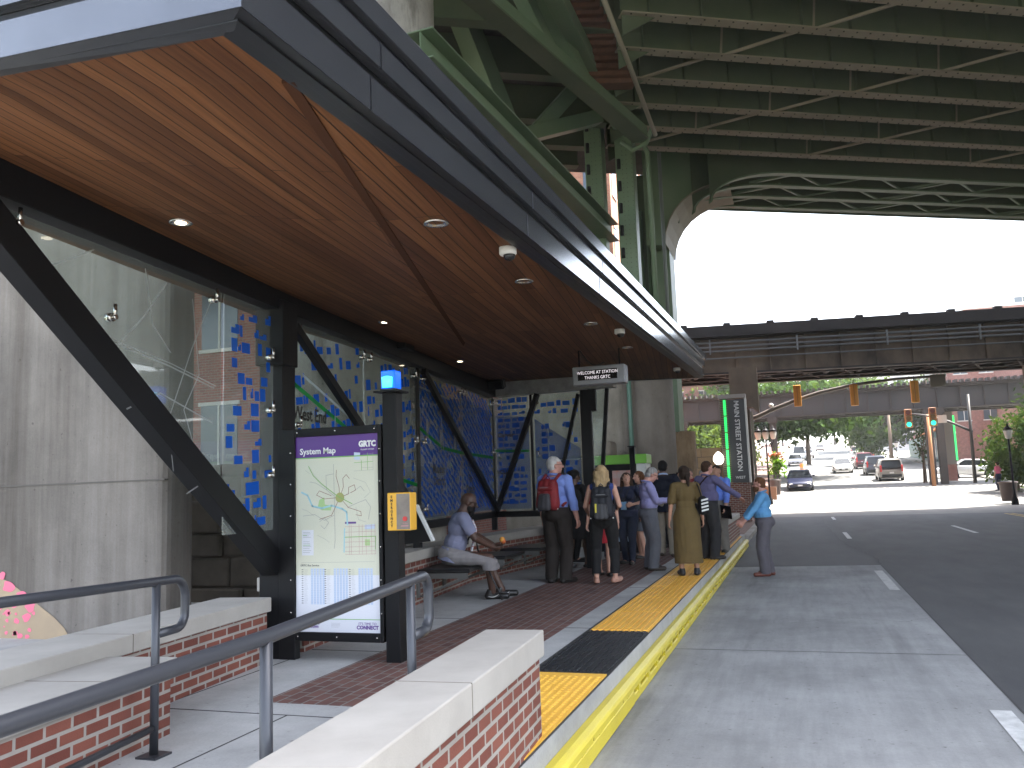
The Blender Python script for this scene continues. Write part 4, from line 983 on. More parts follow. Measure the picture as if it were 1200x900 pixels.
# rivets on the nearest flanges are modelled as a row of small heads
rv = MB()
for v in vs_[:8]:
    k = ends[vs_.index(v)]+.2
    while k < 22:
        for dv in (-.09, .09):
            p = sv(k, v+dv, ZB-.006); rv.box(p.x-.018, p.x+.018, p.y-.018, p.y+.018, p.z-.012, p.z+.004)
        k += .32
o = rv.build('rivets', mat('rivet', (.09, .085, .06), .8), via)
# bracing between neighbouring beams
for i in range(6):
    for k, s_ in enumerate(np.arange(2.6, 34, 5.6)):
        if s_+i*1.5 < ends[i+1]+.4: continue
        s2 = s_+i*1.5; b = MB(); b.beam(sv(s2, vs_[i], ZB+.03), sv(s2+1.3, vs_[i+1], ZB+.03), .07, .05); b.beam(sv(s2, vs_[i], ZB+.06), sv(s2+.1, vs_[i], ZB+1.0), .05, .05)
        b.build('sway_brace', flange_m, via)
# haunched girders beyond (curved lower flange rising out of the portal column)
SCOL = Vector((-4, 28.4, 0)).dot(su)
gv = [23.4, 24.45, 25.5, 26.55]
def bot(s_, s0, zl, R_=2.6):
    x = s_-s0
    return ZB - (0 if x > R_ else zl*(1-math.sqrt(max(0, 1-((R_-x)/R_)**2))))
for i, v in enumerate(gv):
    s0 = SCOL+.55-.1*i; zl = 1.0 if i < 3 else 1.5
    ss = [s0+2.6*(1-cos(pi/2*k/9)) for k in range(10)]+list(np.linspace(s0+3.2, 60, 14))
    top = [sv(q, v, 12.6) for q in ss]; bo = [sv(q, v, bot(q, s0, zl)) for q in ss]
    w = MB()
    for a in range(len(ss)-1): w.prism([bo[a], bo[a+1], top[a+1], top[a]], sn*.03)
    w.build('haunched_girder', steel_g, via)
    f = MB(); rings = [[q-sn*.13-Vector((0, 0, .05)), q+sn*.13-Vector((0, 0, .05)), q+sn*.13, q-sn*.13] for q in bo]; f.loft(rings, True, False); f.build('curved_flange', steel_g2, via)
    if i < 3:
        br = MB(); q = s0+2.9; n_ = 0
        while q < 34:
            br.beam(sv(q, v, bot(q, s0, zl)+.03), sv(q+1.6, gv[i+1], bot(q, s0, zl)+.03), .07, .06); br.beam(sv(q+2.9, v, ZB+.05), sv(q+1.6, gv[i+1], ZB+.05), .05, .05)
            if n_ % 2 == 0: br.beam(sv(q+.2, v, ZB+.04), sv(q-1.0, gv[i+1], ZB+.04), .12, .08)
            q += 2.9; n_ += 1
        each(br, 'lateral_brace', steel_g2, via)
# portal column with its curved knee; brighter green paints its lit face
cs = SCOL; cv = 26.5
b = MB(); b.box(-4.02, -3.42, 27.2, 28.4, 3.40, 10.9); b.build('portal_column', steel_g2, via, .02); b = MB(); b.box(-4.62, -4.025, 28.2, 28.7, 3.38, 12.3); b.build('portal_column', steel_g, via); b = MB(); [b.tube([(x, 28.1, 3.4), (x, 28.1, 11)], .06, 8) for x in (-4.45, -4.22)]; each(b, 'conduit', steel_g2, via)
kn = [Vector((-3.44, 26.6, 9.3))]+[Vector((-3.44+2.0*(1-cos(pi/2*k/8)), 26.6+.7*(1-cos(pi/2*k/8)), 9.3+1.95*sin(pi/2*k/8))) for k in range(1, 9)]
b = MB(); poly = kn+[Vector((-1.44, 27.3, 12.5)), Vector((-4.02, 26.4, 12.5)), Vector((-4.02, 26.4, 9.3))]; b.prism(poly, (0, 1.9, 0)); b.build('portal_knee', steel_g2, via)
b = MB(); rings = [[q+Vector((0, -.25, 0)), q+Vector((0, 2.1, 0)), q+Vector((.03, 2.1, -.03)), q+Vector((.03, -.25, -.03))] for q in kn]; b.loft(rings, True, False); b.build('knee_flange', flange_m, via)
b = MB(); b.obox(sv(cs+15, cv+.4, 11.9), su*15, sn*.04, (0, 0, .65)); b.build('portal_beam', steel_g, via)
# riveted box columns standing on the plinth
for (px, v0, h) in ((703, 4.95, 12.3), (739, 4.98, 11.4)):
    p = atY(px, 300, 22.4); c = Vector((p.x, 22.4, 0)); b = MB(); b.box(c.x-.24, c.x+.24, 22.15, 22.65, v0, h); col_ = b.build('riveted_column', steel_g2, via, .015)
    hl = MB()
    for z in np.arange(v0+.5, h-.4, .62): hl.lathe((0, 0, 0), [(0, 0)]*2, 3) if False else hl.tube([(c.x-.15, 22.149, z-.14), (c.x-.15, 22.149, z+.14)], .05, 8)
    each(hl, 'hand_hole', black_vinyl, col_)
    rv = MB()
    for z in np.arange(v0+.1, h, .13):
        for x in (-.05, .0+.06, .2): rv.box(c.x+x-.012, c.x+x+.012, 22.138, 22.151, z-.012, z+.012)
    rv.build('rivets', steel_g, col_)
b = MB(); b.tube([(-3.20, 22.1, 5), (-3.20, 22.1, 10.6), (-3.35, 22, 11.0)], .07, 10); b.build('drain_pipe', steel_g2, via); b = MB(); b.tube([(-3.05, 23.2, 5), (-3.05, 23.2, 11)], .05, 8); b.build('conduit', mat('conduit_grey', (.2, .22, .2), .5), via)
def Zp(px, py, z): return atZ(px, py, z)
def member(name, a, c, w, h, m=steel_g2, i=False):
    b = MB(); (b.ibeam if i else b.beam)(a, c, w, h); return b.build(name, m, via, .01)
# long longitudinal members left of the columns, pointing down the street
member('main_girder', Zp(500, -60, 10.6), Zp(752, 158, 10.6), .32, .38, steel_g2)
b = MB(); b.beam(Zp(498, -52, 10.38), Zp(751, 164, 10.38), .42, .05); b.build('cover_plate', steel_g, via)
member('lower_strut', Zp(492, 52, 8.7), Zp(716, 274, 8.7), .46, .50, steel_g2, True)
A = lambda px, py, y: atY(px, py, y)
member('truss_diagonal', A(522, -30, 17.0), A(590, 142, 18.5), .50, .45)
member('truss_diagonal', A(612, 172, 19), A(690, 85, 20.5), .40, .35)
member('truss_strut', A(612, 160, 18.8), A(700, 138, 20.6), .38, .34, steel_g2)
member('truss_diagonal', A(600, -30, 15.2), A(650, 75, 16.8), .30, .3)
member('truss_diagonal', A(622, -30, 15.6), A(690, 110, 18), .30, .32, steel_g2)
member('edge_girder', Zp(640, -25, ZB+.1), Zp(738, 168, ZB+.1), .34, .36)
# corroded deck timber between them
b = MB()
for k in range(14):
    t_ = k/13; p = A(652+t_*58, -20+t_*115, 16.5+t_*2.2)+Vector((0, 0, -.05)); b.obox(p, (.62, .22, 0), (-.08, .17, 0), (0, 0, .09))
each(b, 'timber_plank', timber, via, .015)
# second tier of stringers above the left bay
for i, (v, z) in enumerate(((19.0, 12.4), (21.2, 12.3), (22.6, 12.2), (24.0, 12.2), (25.4, 12.2), (27.2, 12.2), (17.0, 12.5))):
    b = MB(); z -= .75; b.obox(sv(-15.2, v, z+.5), su*22.5, sn*.02, (0, 0, .5)); b.obox(sv(-15.2, v, z), su*22.5, sn*.17, (0, 0, .02)); b.build('stringer', steel_g, via)
for k, s_ in enumerate(np.arange(-12, 6, 3.0)):
    b = MB(); b.beam(sv(s_, 19, 12.2), sv(s_+1.6, 27, 12.2), .14, .12); b.build('lateral_brace', steel_g, via)
# inclined round drain pipe
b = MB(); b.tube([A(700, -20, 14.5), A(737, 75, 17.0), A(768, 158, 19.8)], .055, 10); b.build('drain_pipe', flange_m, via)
b = MB(); b.tube([A(728, 166, 21), A(742, 176, 21), A(757, 168, 20.8), A(764, 150, 20.6)], .06, 8); b.build('drain_pipe', steel_g2, via)

# ================================================================== railway bridges
rail_st = mat('railway_steel', (.055, .043, .034), .8, col2=(.20, .145, .10), vscale=.55, vstretch=(1, 1, .6), detail=9, bump=.2, bscale=12)
rail_st2 = mat('railway_steel_dark', (.030, .026, .025), .8, col2=(.05, .04, .036), vscale=.6, detail=8)
rail_st3 = mat('railway_steel_violet', (.034, .033, .036), .75, col2=(.05, .045, .045), vscale=.35, detail=8)
def rbridge(name, label, p0, p1, z0, z1, wid, m, panel_, parapet, pipes=True):
    p0, p1 = Vector((*p0, 0)), Vector((*p1, 0)); d = (p1-p0).normalized(); n_ = Vector((-d.y, d.x, 0)); L = (p1-p0).length
    t = root(name, label, 'railway bridge', (p0.x, p0.y, 0))
    def at(s_, o, z): return p0+d*s_+n_*o+Vector((0, 0, z))
    b = MB(); b.obox(at(L/2, 0, (z0+z1)/2), d*L/2, n_*.03, (0, 0, (z1-z0)/2)); b.obox(at(L/2, wid, (z0+z1)/2), d*L/2, n_*.03, (0, 0, (z1-z0)/2)); b.build('plate_girder', m, t)
    b = MB()
    for z in (z0, z1): b.obox(at(L/2, 0, z), d*L/2, n_*.22, (0, 0, .04)); b.obox(at(L/2, wid, z), d*L/2, n_*.22, (0, 0, .04))
    b.build('girder_flange', rail_st2, t)
    b = MB(); k = .4
    while k < L: b.obox(at(k, -.10, (z0+z1)/2), d*.03, n_*.09, (0, 0, (z1-z0)/2-.05)); k += panel_
    each(b, 'stiffener', rail_st2 if m is rail_st3 else m, t)
    b = MB(); k = .2
    while k < L: b.beam(at(k, .05, z0+.25), at(k, wid-.05, z0+.25), .18, .3); k += panel_
    for o in (wid*.3, wid*.7): b.obox(at(L/2, o, z0+.15), d*L/2, n_*.10, (0, 0, .15))
    k = .5
    while k < L-2: b.beam(at(k, .1, z0+.06), at(k+2, wid-.1, z0+.06), .1, .06); b.beam(at(k, wid-.1, z0+.06), at(k+2, .1, z0+.06), .1, .06); k += 2
    b.build('floor_framing', rail_st2, t)
    b = MB(); b.obox(at(L/2, wid/2, z1+.12), d*L/2, n_*(wid/2+.25), (0, 0, .10)); b.build('track_bed', rail_st2, t)
    return t, at, L, d, n_
B1L, B1R = Vector((-22, 39.3)), Vector((60, 53.0))
b1, at1, L1, d1, n1 = rbridge('railway_bridge', 'brown plate girder railway bridge with grey conduits, nearest of the two over the street', B1L, B1R, 7.0, 8.75, 4.3, rail_st, 1.62, True)
b = MB(); b.obox(at1(L1/2, -.32, 9.05), d1*L1/2, n1*.14, (0, 0, .27))
k = 1
while k < L1: b.obox(at1(k, -.32, 9.36), d1*.16, n1*.16, (0, 0, .07)); k += 2.05
b.build('parapet', rail_st2, b1)
b = MB()
for z, r in ((8.50, .05), (8.28, .055), (8.08, .05), (7.72, .035)): b.tube([at1(0, -.30, z), at1(L1, -.30, z)], r, 8)
each(b, 'conduit', mat('conduit_dull', (.16, .16, .16), .5, .2), b1)
b = MB(); k = 2.2
while k < L1: b.obox(at1(k, -.30, 8.3), d1*.03, n1*.07, (0, 0, .36)); k += 4.1
each(b, 'conduit_clip', mat('clip_grey', (.20, .20, .20), .5), b1)
# its bent with flared bracket
p = atY(874, 470, 40.6)
b = MB(); q = Vector((p.x-.05, 40.6, 0)); b.prism([(q.x-.62, 40.3, 6.96), (q.x-.62, 40.3, 5.15), (q.x+.28, 40.3, 5.15), (q.x+.62, 40.3, 4.85), (q.x+.62, 40.3, 6.96)], (0, .9, 0)); b.build('pier_head', rail_st, b1)
b = MB(); b.box(q.x-.05, q.x+.12, 40.4, 40.46, 0, 5.1); b.box(q.x+.16, q.x+.20, 40.35, 41.1, 0, 5.0); b.box(q.x-.42, q.x-.10, 40.45, 41.0, 0, 5.1); b.box(q.x-.05, q.x+.16, 40.7, 40.8, 0, 5.1); b.build('pier_column', rail_st, b1)
b = MB(); b.box(q.x+.24, q.x+.34, 40.38, 40.46, 0.1, 4.9); b.build('conduit', mat('conduit_tan', (.28, .24, .18), .6), b1)
for s_ in (34, 60): b = MB(); c = at1(s_, 2, 0); b.box(c.x-.4, c.x+.4, c.y-.4, c.y+.4, gz(c.y), 6.9) ; b.build('pier_column', rail_st, b1)
o = MB().box(10.55, 11.35, 43.9, 43.95, 8.22, 8.52).build('clearance_plate', mat('plate_pale', (.45, .38, .33), .6), b1)

b2, at2, L2, d2, n2 = rbridge('railway_bridge', 'violet grey plate girder railway bridge, farther of the two, beyond the signals', (-40, 67.6), (70, 69.5), 6.55, 8.1, 4.2, rail_st3, 1.55, True)
b = MB(); k = 0
while k < L2: b.obox(at2(k, -.3, 8.38), d2*.1, n2*.45, (0, 0, .11)); k += .42
b.build('track_tie', rail_st2, b2)
for px in (803, 908, 1091, 1104):
    p = atY(px, 530, 68.3); b = MB(); b.box(p.x-.24, p.x+.24, 68, 68.6, gz(68), 6.5); b.box(p.x-.34, p.x+.34, 67.9, 68.7, 6.1, 6.5); b.build('pier_column', rail_st2, b2)

# ================================================================== traffic signals
sig_y = mat('signal_yellow', (.75, .33, .03), .45); dark_m = mat('pole_dark', (.03, .028, .027), .5, .3); pole_br = mat('pole_brown', (.09, .065, .05), .5, .3)
t = root('signal_mast', 'long curved dark mast arm carrying three yellow signals across the street', 'signal mast', (-2.0, 48, .13))
pa = [atY(*q, 48) for q in ((872, 494), (888, 488), (905, 480), (930, 470), (960, 460), (1000, 451), (1050, 444), (1108, 440))]
b = MB(); b.tube(pa, [.13, .125, .12, .11, .10, .09, .075, .06], 10); b.build('arm', mat('arm_metal', (.12, .10, .085), .4, .4), t)
b = MB(); b.tube([(pa[0].x, 48, .1), (pa[0].x, 48, pa[0].z+.3)], .14, 10); b.build('pole', dark_m, t)
p = atY(1099, 446, 47.9); b = MB(); b.box(p.x-.36, p.x+.36, 47.88, 47.92, p.z-.30, p.z+.32); b.build('sign_back', mat('sign_back', (.17, .15, .12), .5, .4), t)
p = atY(904, 478, 48); b = MB(); b.ell((p.x, 47.9, p.z+.12), (.12, .12, .13), 10, 6); b.build('camera_bulb', white_plastic, t)
def signal_back(px, py, y, label):
    p = atY(px, py, y); t = root('traffic_signal', label, 'traffic signal', p, 'yellow signals on the mast arm')
    b = MB(); b.box(p.x-.19, p.x+.19, y-.08, y+.10, p.z-.58, p.z+.55); b.build('housing', sig_y, t, .02)
    b = MB(); b.box(p.x-.02, p.x+.02, y-.095, y-.08, p.z-.55, p.z+.5); b.build('hinge', mat('signal_edge', (.5, .2, .02), .5), t)
    for k in range(3): b = MB(); b.tube([(p.x, y+.1, p.z+.36-.36*k), (p.x, y+.28, p.z+.33-.36*k)], .15, 12); b.build('visor', sig_y, t)
    b = MB(); b.tube([(p.x, y, p.z+.55), (p.x, y, p.z+.78)], .03, 6); b.build('hanger', dark_m, t)
signal_back(934.5, 463.5, 47.8, 'yellow traffic signal seen from behind, leftmost on the mast arm'); signal_back(1001, 462.5, 47.8, 'yellow traffic signal seen from behind, in the middle of the mast arm'); signal_back(1072, 458.5, 47.8, 'yellow traffic signal seen from behind, beside the square sign at the arm end')
green_l = mat('signal_green', (.05, .7, .45), .4, emit=(.02, 1, .55), estr=.3); red_off = mat('signal_red_off', (.12, .02, .015), .3); amb_off = mat('signal_amber_off', (.14, .07, .01), .3)
t = root('signal_mast', 'dark signal pole with slanting arm by the far bridge column on the right', 'signal mast', atY(1141, 562, 58))
bp_ = atY(1143, 566, 58); tp_ = atY(1134, 462, 58); b = MB(); b.tube([bp_, tp_], [.11, .08], 10); b.build('pole', dark_m, t)
b = MB(); b.tube([atY(1140, 506, 58), atY(1112, 494, 58), atY(1092, 488, 58), atY(1060, 484, 58)], [.08, .07, .06, .05], 8); b.build('arm', dark_m, t)
p = atY(1104, 491, 57.9); b = MB(); b.box(p.x-.25, p.x+.25, 57.85, 57.88, p.z-.24, p.z+.24); b.build('sign_plate', mat('plate_tan', (.55, .48, .42), .6), t)
for px, py, lab in ((1064.5, 490, 'traffic signal showing green, left of the pair by the far bridge'), (1093, 488, 'traffic signal showing green, right of the pair by the far bridge')):
    p = atY(px, py, 57.7); t = root('traffic_signal', lab, 'traffic signal', p, 'green lit signals'); b = MB(); b.box(p.x-.2, p.x+.2, 57.6, 57.85, p.z-.6, p.z+.55); b.build('housing', mat('signal_ochre', (.35, .13, .03), .5), t, .02)
    for k, m in enumerate((red_off, amb_off, green_l)):
        z = p.z+.34-.37*k; b = MB(); b.tube([(p.x, 57.6, z), (p.x, 57.575, z)], .145, 14); b.build('lens', m, t); b = MB(); b.box(p.x-.17, p.x+.17, 57.36, 57.6, z+.15, z+.175); b.build('visor', black_plastic, t)

# ================================================================== street lamps, bins, poles, hydrants of the far pavement
lamp_w = mat('lamp_white', (.8, .78, .7), .4, emit=(1, .95, .85), estr=.05); lamp_off = mat('lamp_shade', (.62, .58, .52), .4)
def post_lamp(px, py, y, h, label, m, heads=1):
    p = atY(px, py, y); base = gz(y)+.13; t = root('street_lamp', label, 'street lamp', (p.x, y, base))
    b = MB(); b.lathe((p.x, y, base), [(.16, 0), (.16, .25), (.09, .4), (.055, .8), (.045, p.z-base-.35)], 12); b.build('post', black_steel, t)
    off = [0] if heads == 1 else [-.42, 0, .42]
    for o in off:
        b = MB(); b.lathe((p.x+o, y, p.z-.30), [(.06, -.05), (.13, 0), (.20, .32), (.17, .40)], 14); b.build('lantern', m, t)
        b = MB(); b.lathe((p.x+o, y, p.z+.09), [(.24, 0), (.12, .14), (.05, .2), (.05, .30), (0, .34)], 12); b.build('lantern_cap', black_steel, t)
        if o: b = MB(); b.tube([(p.x, y, p.z-.7), (p.x+o*.6, y, p.z-.75), (p.x+o, y, p.z-.5), (p.x+o, y, p.z-.33)], .03, 6); b.build('bracket', black_steel, t)
    return t
p = atY(842, 537, 35.2); t = root('globe_lamp', 'glowing white acorn globe lamp in front of the tan stone wall', 'street lamp', (p.x, 35.2, .13))
b = MB(); b.lathe((p.x, 35.2, .13), [(.12, 0), (.10, .3), (.045, .5), (.04, 2.25)], 12); b.build('post', black_steel, t)
b = MB(); b.lathe((p.x, 35.2, p.z-.22), [(.08, -.03), (.17, .05), (.21, .17), (.19, .30), (.10, .42), (.03, .48)], 16); b.build('globe', mat('globe_glow', (.85, .84, .8), .4, emit=(1, .97, .88), estr=1.0), t)
post_lamp(897, 508, 52, 4, 'three headed black street lamp on the left pavement by the hanging flowers', lamp_off, 3)
post_lamp(1181, 506, 47, 4, 'single black street lamp in front of the dark shrubs at right', lamp_off)
post_lamp(1117, 507, 72, 4, 'black street lamp half hidden behind the far bridge column, beside the green pylon', lamp_off); post_lamp(1050, 520, 95, 4, 'small black street lamp before the green storefront', lamp_off)
t = root('hanging_basket', 'orange flowering hanging basket with trailing leaves by the triple lamp', 'flower basket', atY(909, 532, 52)); p = atY(909, 533, 52)
leaf_g = leafmat('basket_leaf', (.05, .12, .02), (.12, .22, .04)); flower = mat('flower_orange', (.42, .13, .05), .7)
def tuft(n, c, r, s, m, name, par, seed=1, droop=0):
    r_ = np.random.default_rng(seed); b = MB()
    for k in range(n):
        q = Vector(c)+Vector(r_.normal(0, 1, 3)*np.array(r)*.5); q.z -= droop*r_.random(); a = Vector(r_.normal(0, 1, 3)).normalized()*s*r_.uniform(.6, 1.3); e = a.cross(Vector(r_.normal(0, 1, 3))).normalized()*s*.5
        b.quad(q-a-e, q+a-e, q+a+e, q-a+e)
    return b.build(name, m, par)
tuft(50, p, (.5, .4, .2), .09, flower, 'flowers', t, 1); tuft(200, p-Vector((0, 0, .35)), (.55, .4, .6), .10, leaf_g, 'leaves', t, 2, .5)
def bin_(px, py, y, r, h, label):
    p = atY(px, py, y); t = root('litter_bin', label, 'litter bin', (p.x, y, gz(y)+.13)); b = MB(); b.lathe((p.x, y, gz(y)+.13), [(r*.8, 0), (r*.85, .1), (r, h*.9), (r*1.12, h*.93), (r*1.12, h)], 18); b.build('bin_body', mat('bin_brown', (.055, .035, .03), .6), t)
    b = MB(); b.lathe((p.x, y, gz(y)+.13+h), [(r*1.05, 0), (r*.7, .05), (r*.5, .05)], 18); b.build('rim', black_steel, t)
bin_(1181, 566, 50, .42, .98, 'dark brown litter bin on the right pavement below the single lamp'); bin_(908, 560, 60, .36, 1.0, 'brown litter bin at the left kerb beside the parked blue car')
for px, y, h, lab in ((903, 56, 2.4, 'brown kerbside bollard post by the triple lamp'),):
    p = atY(px, 560, y); t = root('planter_box', lab.replace('bollard post', 'planter box'), 'planter', (p.x, y, gz(y))); MB().box(p.x-.4, p.x+.3, y-.3, y+.3, gz(y)+.1, gz(y)+.9).build('box_body', mat('planter_wood', (.22, .12, .07), .8), t)
p = atY(1167, 560, 56); 
# second pylon across the street
p = atY(1121, 560, 70); t = root('station_pylon', 'distant pylon with green light strip beside the far bridge column', 'sign', (p.x, 70, gz(70)))
MB().box(p.x-.55, p.x+.1, 70, 70.4, gz(70)+.1, gz(70)+1.3).build('brick_base', brick_far, t); MB().box(p.x-.5, p.x+.1, 70, 70.4, gz(70)+1.3, gz(70)+5.2).build('sign_face', mat('pylon_bronze', (.16, .13, .11), .5), t); MB().box(p.x-.02+.12, p.x+.22, 69.95, 70, gz(70)+1.6, gz(70)+4.9).build('light_strip', gled, t)
# utility pole and tram-brown poles right
def pole(name, label, px, py0, py1, y, r, m, arm=False):
    a, c = atY(px, py0, y), atY(px-2, py1, y); t = root(name, label, 'pole', (a.x, y, gz(y))); b = MB(); b.tube([(a.x, y, gz(y)), (a.x, y, c.z)], [r, r*.75], 10); b.build('shaft', m, t)
    if arm: b = MB(); b.box(a.x-1.1, a.x+1.1, y-.06, y+.06, c.z-.7, c.z-.58); b.build('crossarm', m, t)
pole('utility_pole', 'weathered wooden utility pole among the trees on the right pavement', 1046, 545, 470, 105, .2, mat('pole_wood', (.20, .15, .11), .9), True); pole('utility_pole', 'orange brown wooden pole left of the far bridge columns', 1094, 560, 485, 66, .14, mat('pole_orange', (.30, .14, .06), .8)); pole('utility_pole', 'thin tall pole up the hill in mid street', 996, 530, 490, 240, .25, mat('pole_wood2', (.2, .17, .14), .9))
t = root('traffic_barrel', 'orange and white construction barrel at the left kerb uphill', 'barrel', (-.6, 92, gz(92))); p = atY(941, 545, 92); MB().lathe((p.x, 92, gz(92)), [(.34, 0), (.34, .3), (.32, .3), (.3, 1.0), (.2, 1.05)], 14).build('drum', mat('barrel_orange', (.7, .16, .03), .5), t); MB().lathe((p.x, 92, gz(92)+.5), [(.33, 0), (.32, .15)], 14).build('stripe', white_plastic, t)

# ================================================================== buildings up the street
pane = mat('window_glass', (.05, .07, .09), .12); frame_w = mat('window_frame', (.55, .52, .48), .6)
def building(name, label, x0, x1, y0, y1, h, wm, face='-y', rows=3, cols=5, z0=None, win=(1.0, 1.6), roofm=None, cat='building', zfirst=1.2, group=None):
    zb = gz(y0)-.5 if z0 is None else z0; t = root(name, label, cat, ((x0+x1)/2, y0, zb), group); MB().box(x0, x1, y0, y1, zb, zb+h).build('wall', wm, t)
    MB().box(x0-.15, x1+.15, y0-.15, y1+.15, zb+h, zb+h+.4).build('cornice', roofm or frame_w, t)
    for fc in face.split(','):
        n_ = cols if fc[-1] == 'y' else max(2, int((y1-y0)/((x1-x0)/cols)))
        for r_ in range(rows):
            for c in range(n_):
                z = zb+.5+zfirst+r_*(h-1.5)/rows
                if fc == '-y': cx = x0+(c+.5)*(x1-x0)/n_; A_ = (cx-win[0]/2, cx+win[0]/2, y0-.03, y0-.005); F_ = (A_[0]-.08, A_[1]+.08, y0-.06, y0-.03)
                else:
                    cy = y0+(c+.5)*(y1-y0)/n_; xs_ = x0 if fc == '-x' else x1; sg = -1 if fc == '-x' else 1
                    A_ = (min(xs_+sg*.005, xs_+sg*.03), max(xs_+sg*.005, xs_+sg*.03), cy-win[0]/2, cy+win[0]/2)
                w_ = MB(); w_.box(*A_, z, z+win[1]); wo = w_.build('window', pane, t)
                f = MB()
                if fc == '-y':
                    for zz in (z-.1, z+win[1]): f.box(F_[0], F_[1], F_[2], F_[3]+.02, zz, zz+.1)
                    f.box((A_[0]+A_[1])/2-.03, (A_[0]+A_[1])/2+.03, y0-.05, y0-.03, z, z+win[1])
                else:
                    for zz in (z-.1, z+win[1]): f.box(A_[0]-.03, A_[1]+.03, A_[2]-.08, A_[3]+.08, zz, zz+.1)
                f.build('sill', frame_w, wo)
    return t
tr_ = building('brick_building', 'red brick corner building with pale cornice and orange awning on the right', 15.2, 27, 96, 130, 11, brick_far, '-y,-x', 2, 5, zfirst=4.6, win=(1.2, 2.2))
MB().box(14.95, 15.2, 96, 130, gz(96)+.2, gz(96)+4).build('storefront', mat('storefront_green', (.06, .13, .12), .5), tr_); b = MB(); b.prism([(15.0, 95.5, gz(96)+4.2), (13.2, 95.5, gz(96)+3.6), (13.2, 95.5, gz(96)+3.7), (15.0, 95.5, gz(96)+4.5)], (0, 9, 0)); b.build('awning', mat('awning_orange', (.6, .22, .06), .7), tr_)
for k in range(5): MB().box(14.9, 14.96, 97+k*3, 99.2+k*3, gz(96)+.7, gz(96)+3.4).build('shop_window', pane, tr_)
tm = building('brick_building', 'brick building with large pale blue painted wall panel behind the signal pole', 19, 34, 82, 94, 10.5, brick_far, '-y', 2, 4, win=(1.1, 2), zfirst=2.5)
MB().box(19.6, 23.4, 81.75, 81.93, gz(82)+3.6, gz(82)+8.6).build('wall_panel', mat('panel_blue', (.10, .25, .42), .6), tm)
b = MB(); b.add([(21.6+1.1*cos(a), 81.73, gz(82)+7.2+.8*sin(a)) for a in np.linspace(.1, pi-.1, 14)]+[(21.6+.9*cos(a), 81.73, gz(82)+7.1+.35*sin(a)) for a in np.linspace(pi-.1, .1, 14)], [tuple(range(28))[::-1]]); b.build('painted_crescent', white_paint, tm)
building('brick_building', 'upper red brick block showing above the far railway bridge', 27, 37, 150, 165, 23, brick_far, '-y', 6, 5, win=(1.1, 1.7)); building('office_building', 'pale glassy office block at far right above the railway bridge', 36, 60, 160, 180, 27, mat('pale_panel', (.50, .50, .54), .6), '-y', 7, 7, win=(2.4, 2.0)); building('white_building', 'long low white building glaring above the far railway bridge', 12, 29, 170, 185, 19, mat('white_render', (.7, .7, .68), .7), '-y', 5, 6, win=(1.2, 1.4))
building('brick_building', 'red brick building glimpsed between trees left of the pylon', -26, -7.5, 92, 110, 11, brick_far, '-y,+x', 3, 7)
building('white_building', 'bright pale storefront row far up the left pavement', -14, -5.5, 120, 150, 8, mat('cream_render', (.6, .55, .46), .8), '-y,+x', 2, 4)
# brick clock-tower depot seen between the riveted columns
tb = building('brick_station', 'ornate orange brick station building seen between the green riveted columns', -20, -8.5, 44, 62, 26, brickmat('station_brick', (.30, .09, .05), (.42, .16, .08), (.35, .24, .16), bump=.2), '-y,+x', 6, 6, win=(1.0, 2.2), roofm=mat('terracotta', (.42, .16, .09), .8))
b = MB(); b.beam((-20, 43.8, 12.5), (-8.5, 43.8, 12.5), .4, .5); b.build('cornice_band', MATS['terracotta'], tb); b = MB(); [b.tube([(x, 43.7, 5), (x, 43.7, 12)], .3, 10) for x in np.arange(-19.5, -8.5, 1.2)]; b.build('pilaster', MATS['terracotta'], tb)
building('brick_warehouse', 'dim red brick building with tall windows seen through the clear glass panel', -26, -9.2, 20, 30, 9.5, brick_far, '-y', 2, 7, z0=-.1, win=(1.2, 2.4), zfirst=1.6)
# glazed brick block across the street, out of frame to the right, mirrored in the map glass
building('brick_building', 'red brick street front across the road mirrored in the map glass', 17, 25, 6, 30, 13, brick_far, '-x', 3, 5, z0=-.1, win=(1.6, 2.4))

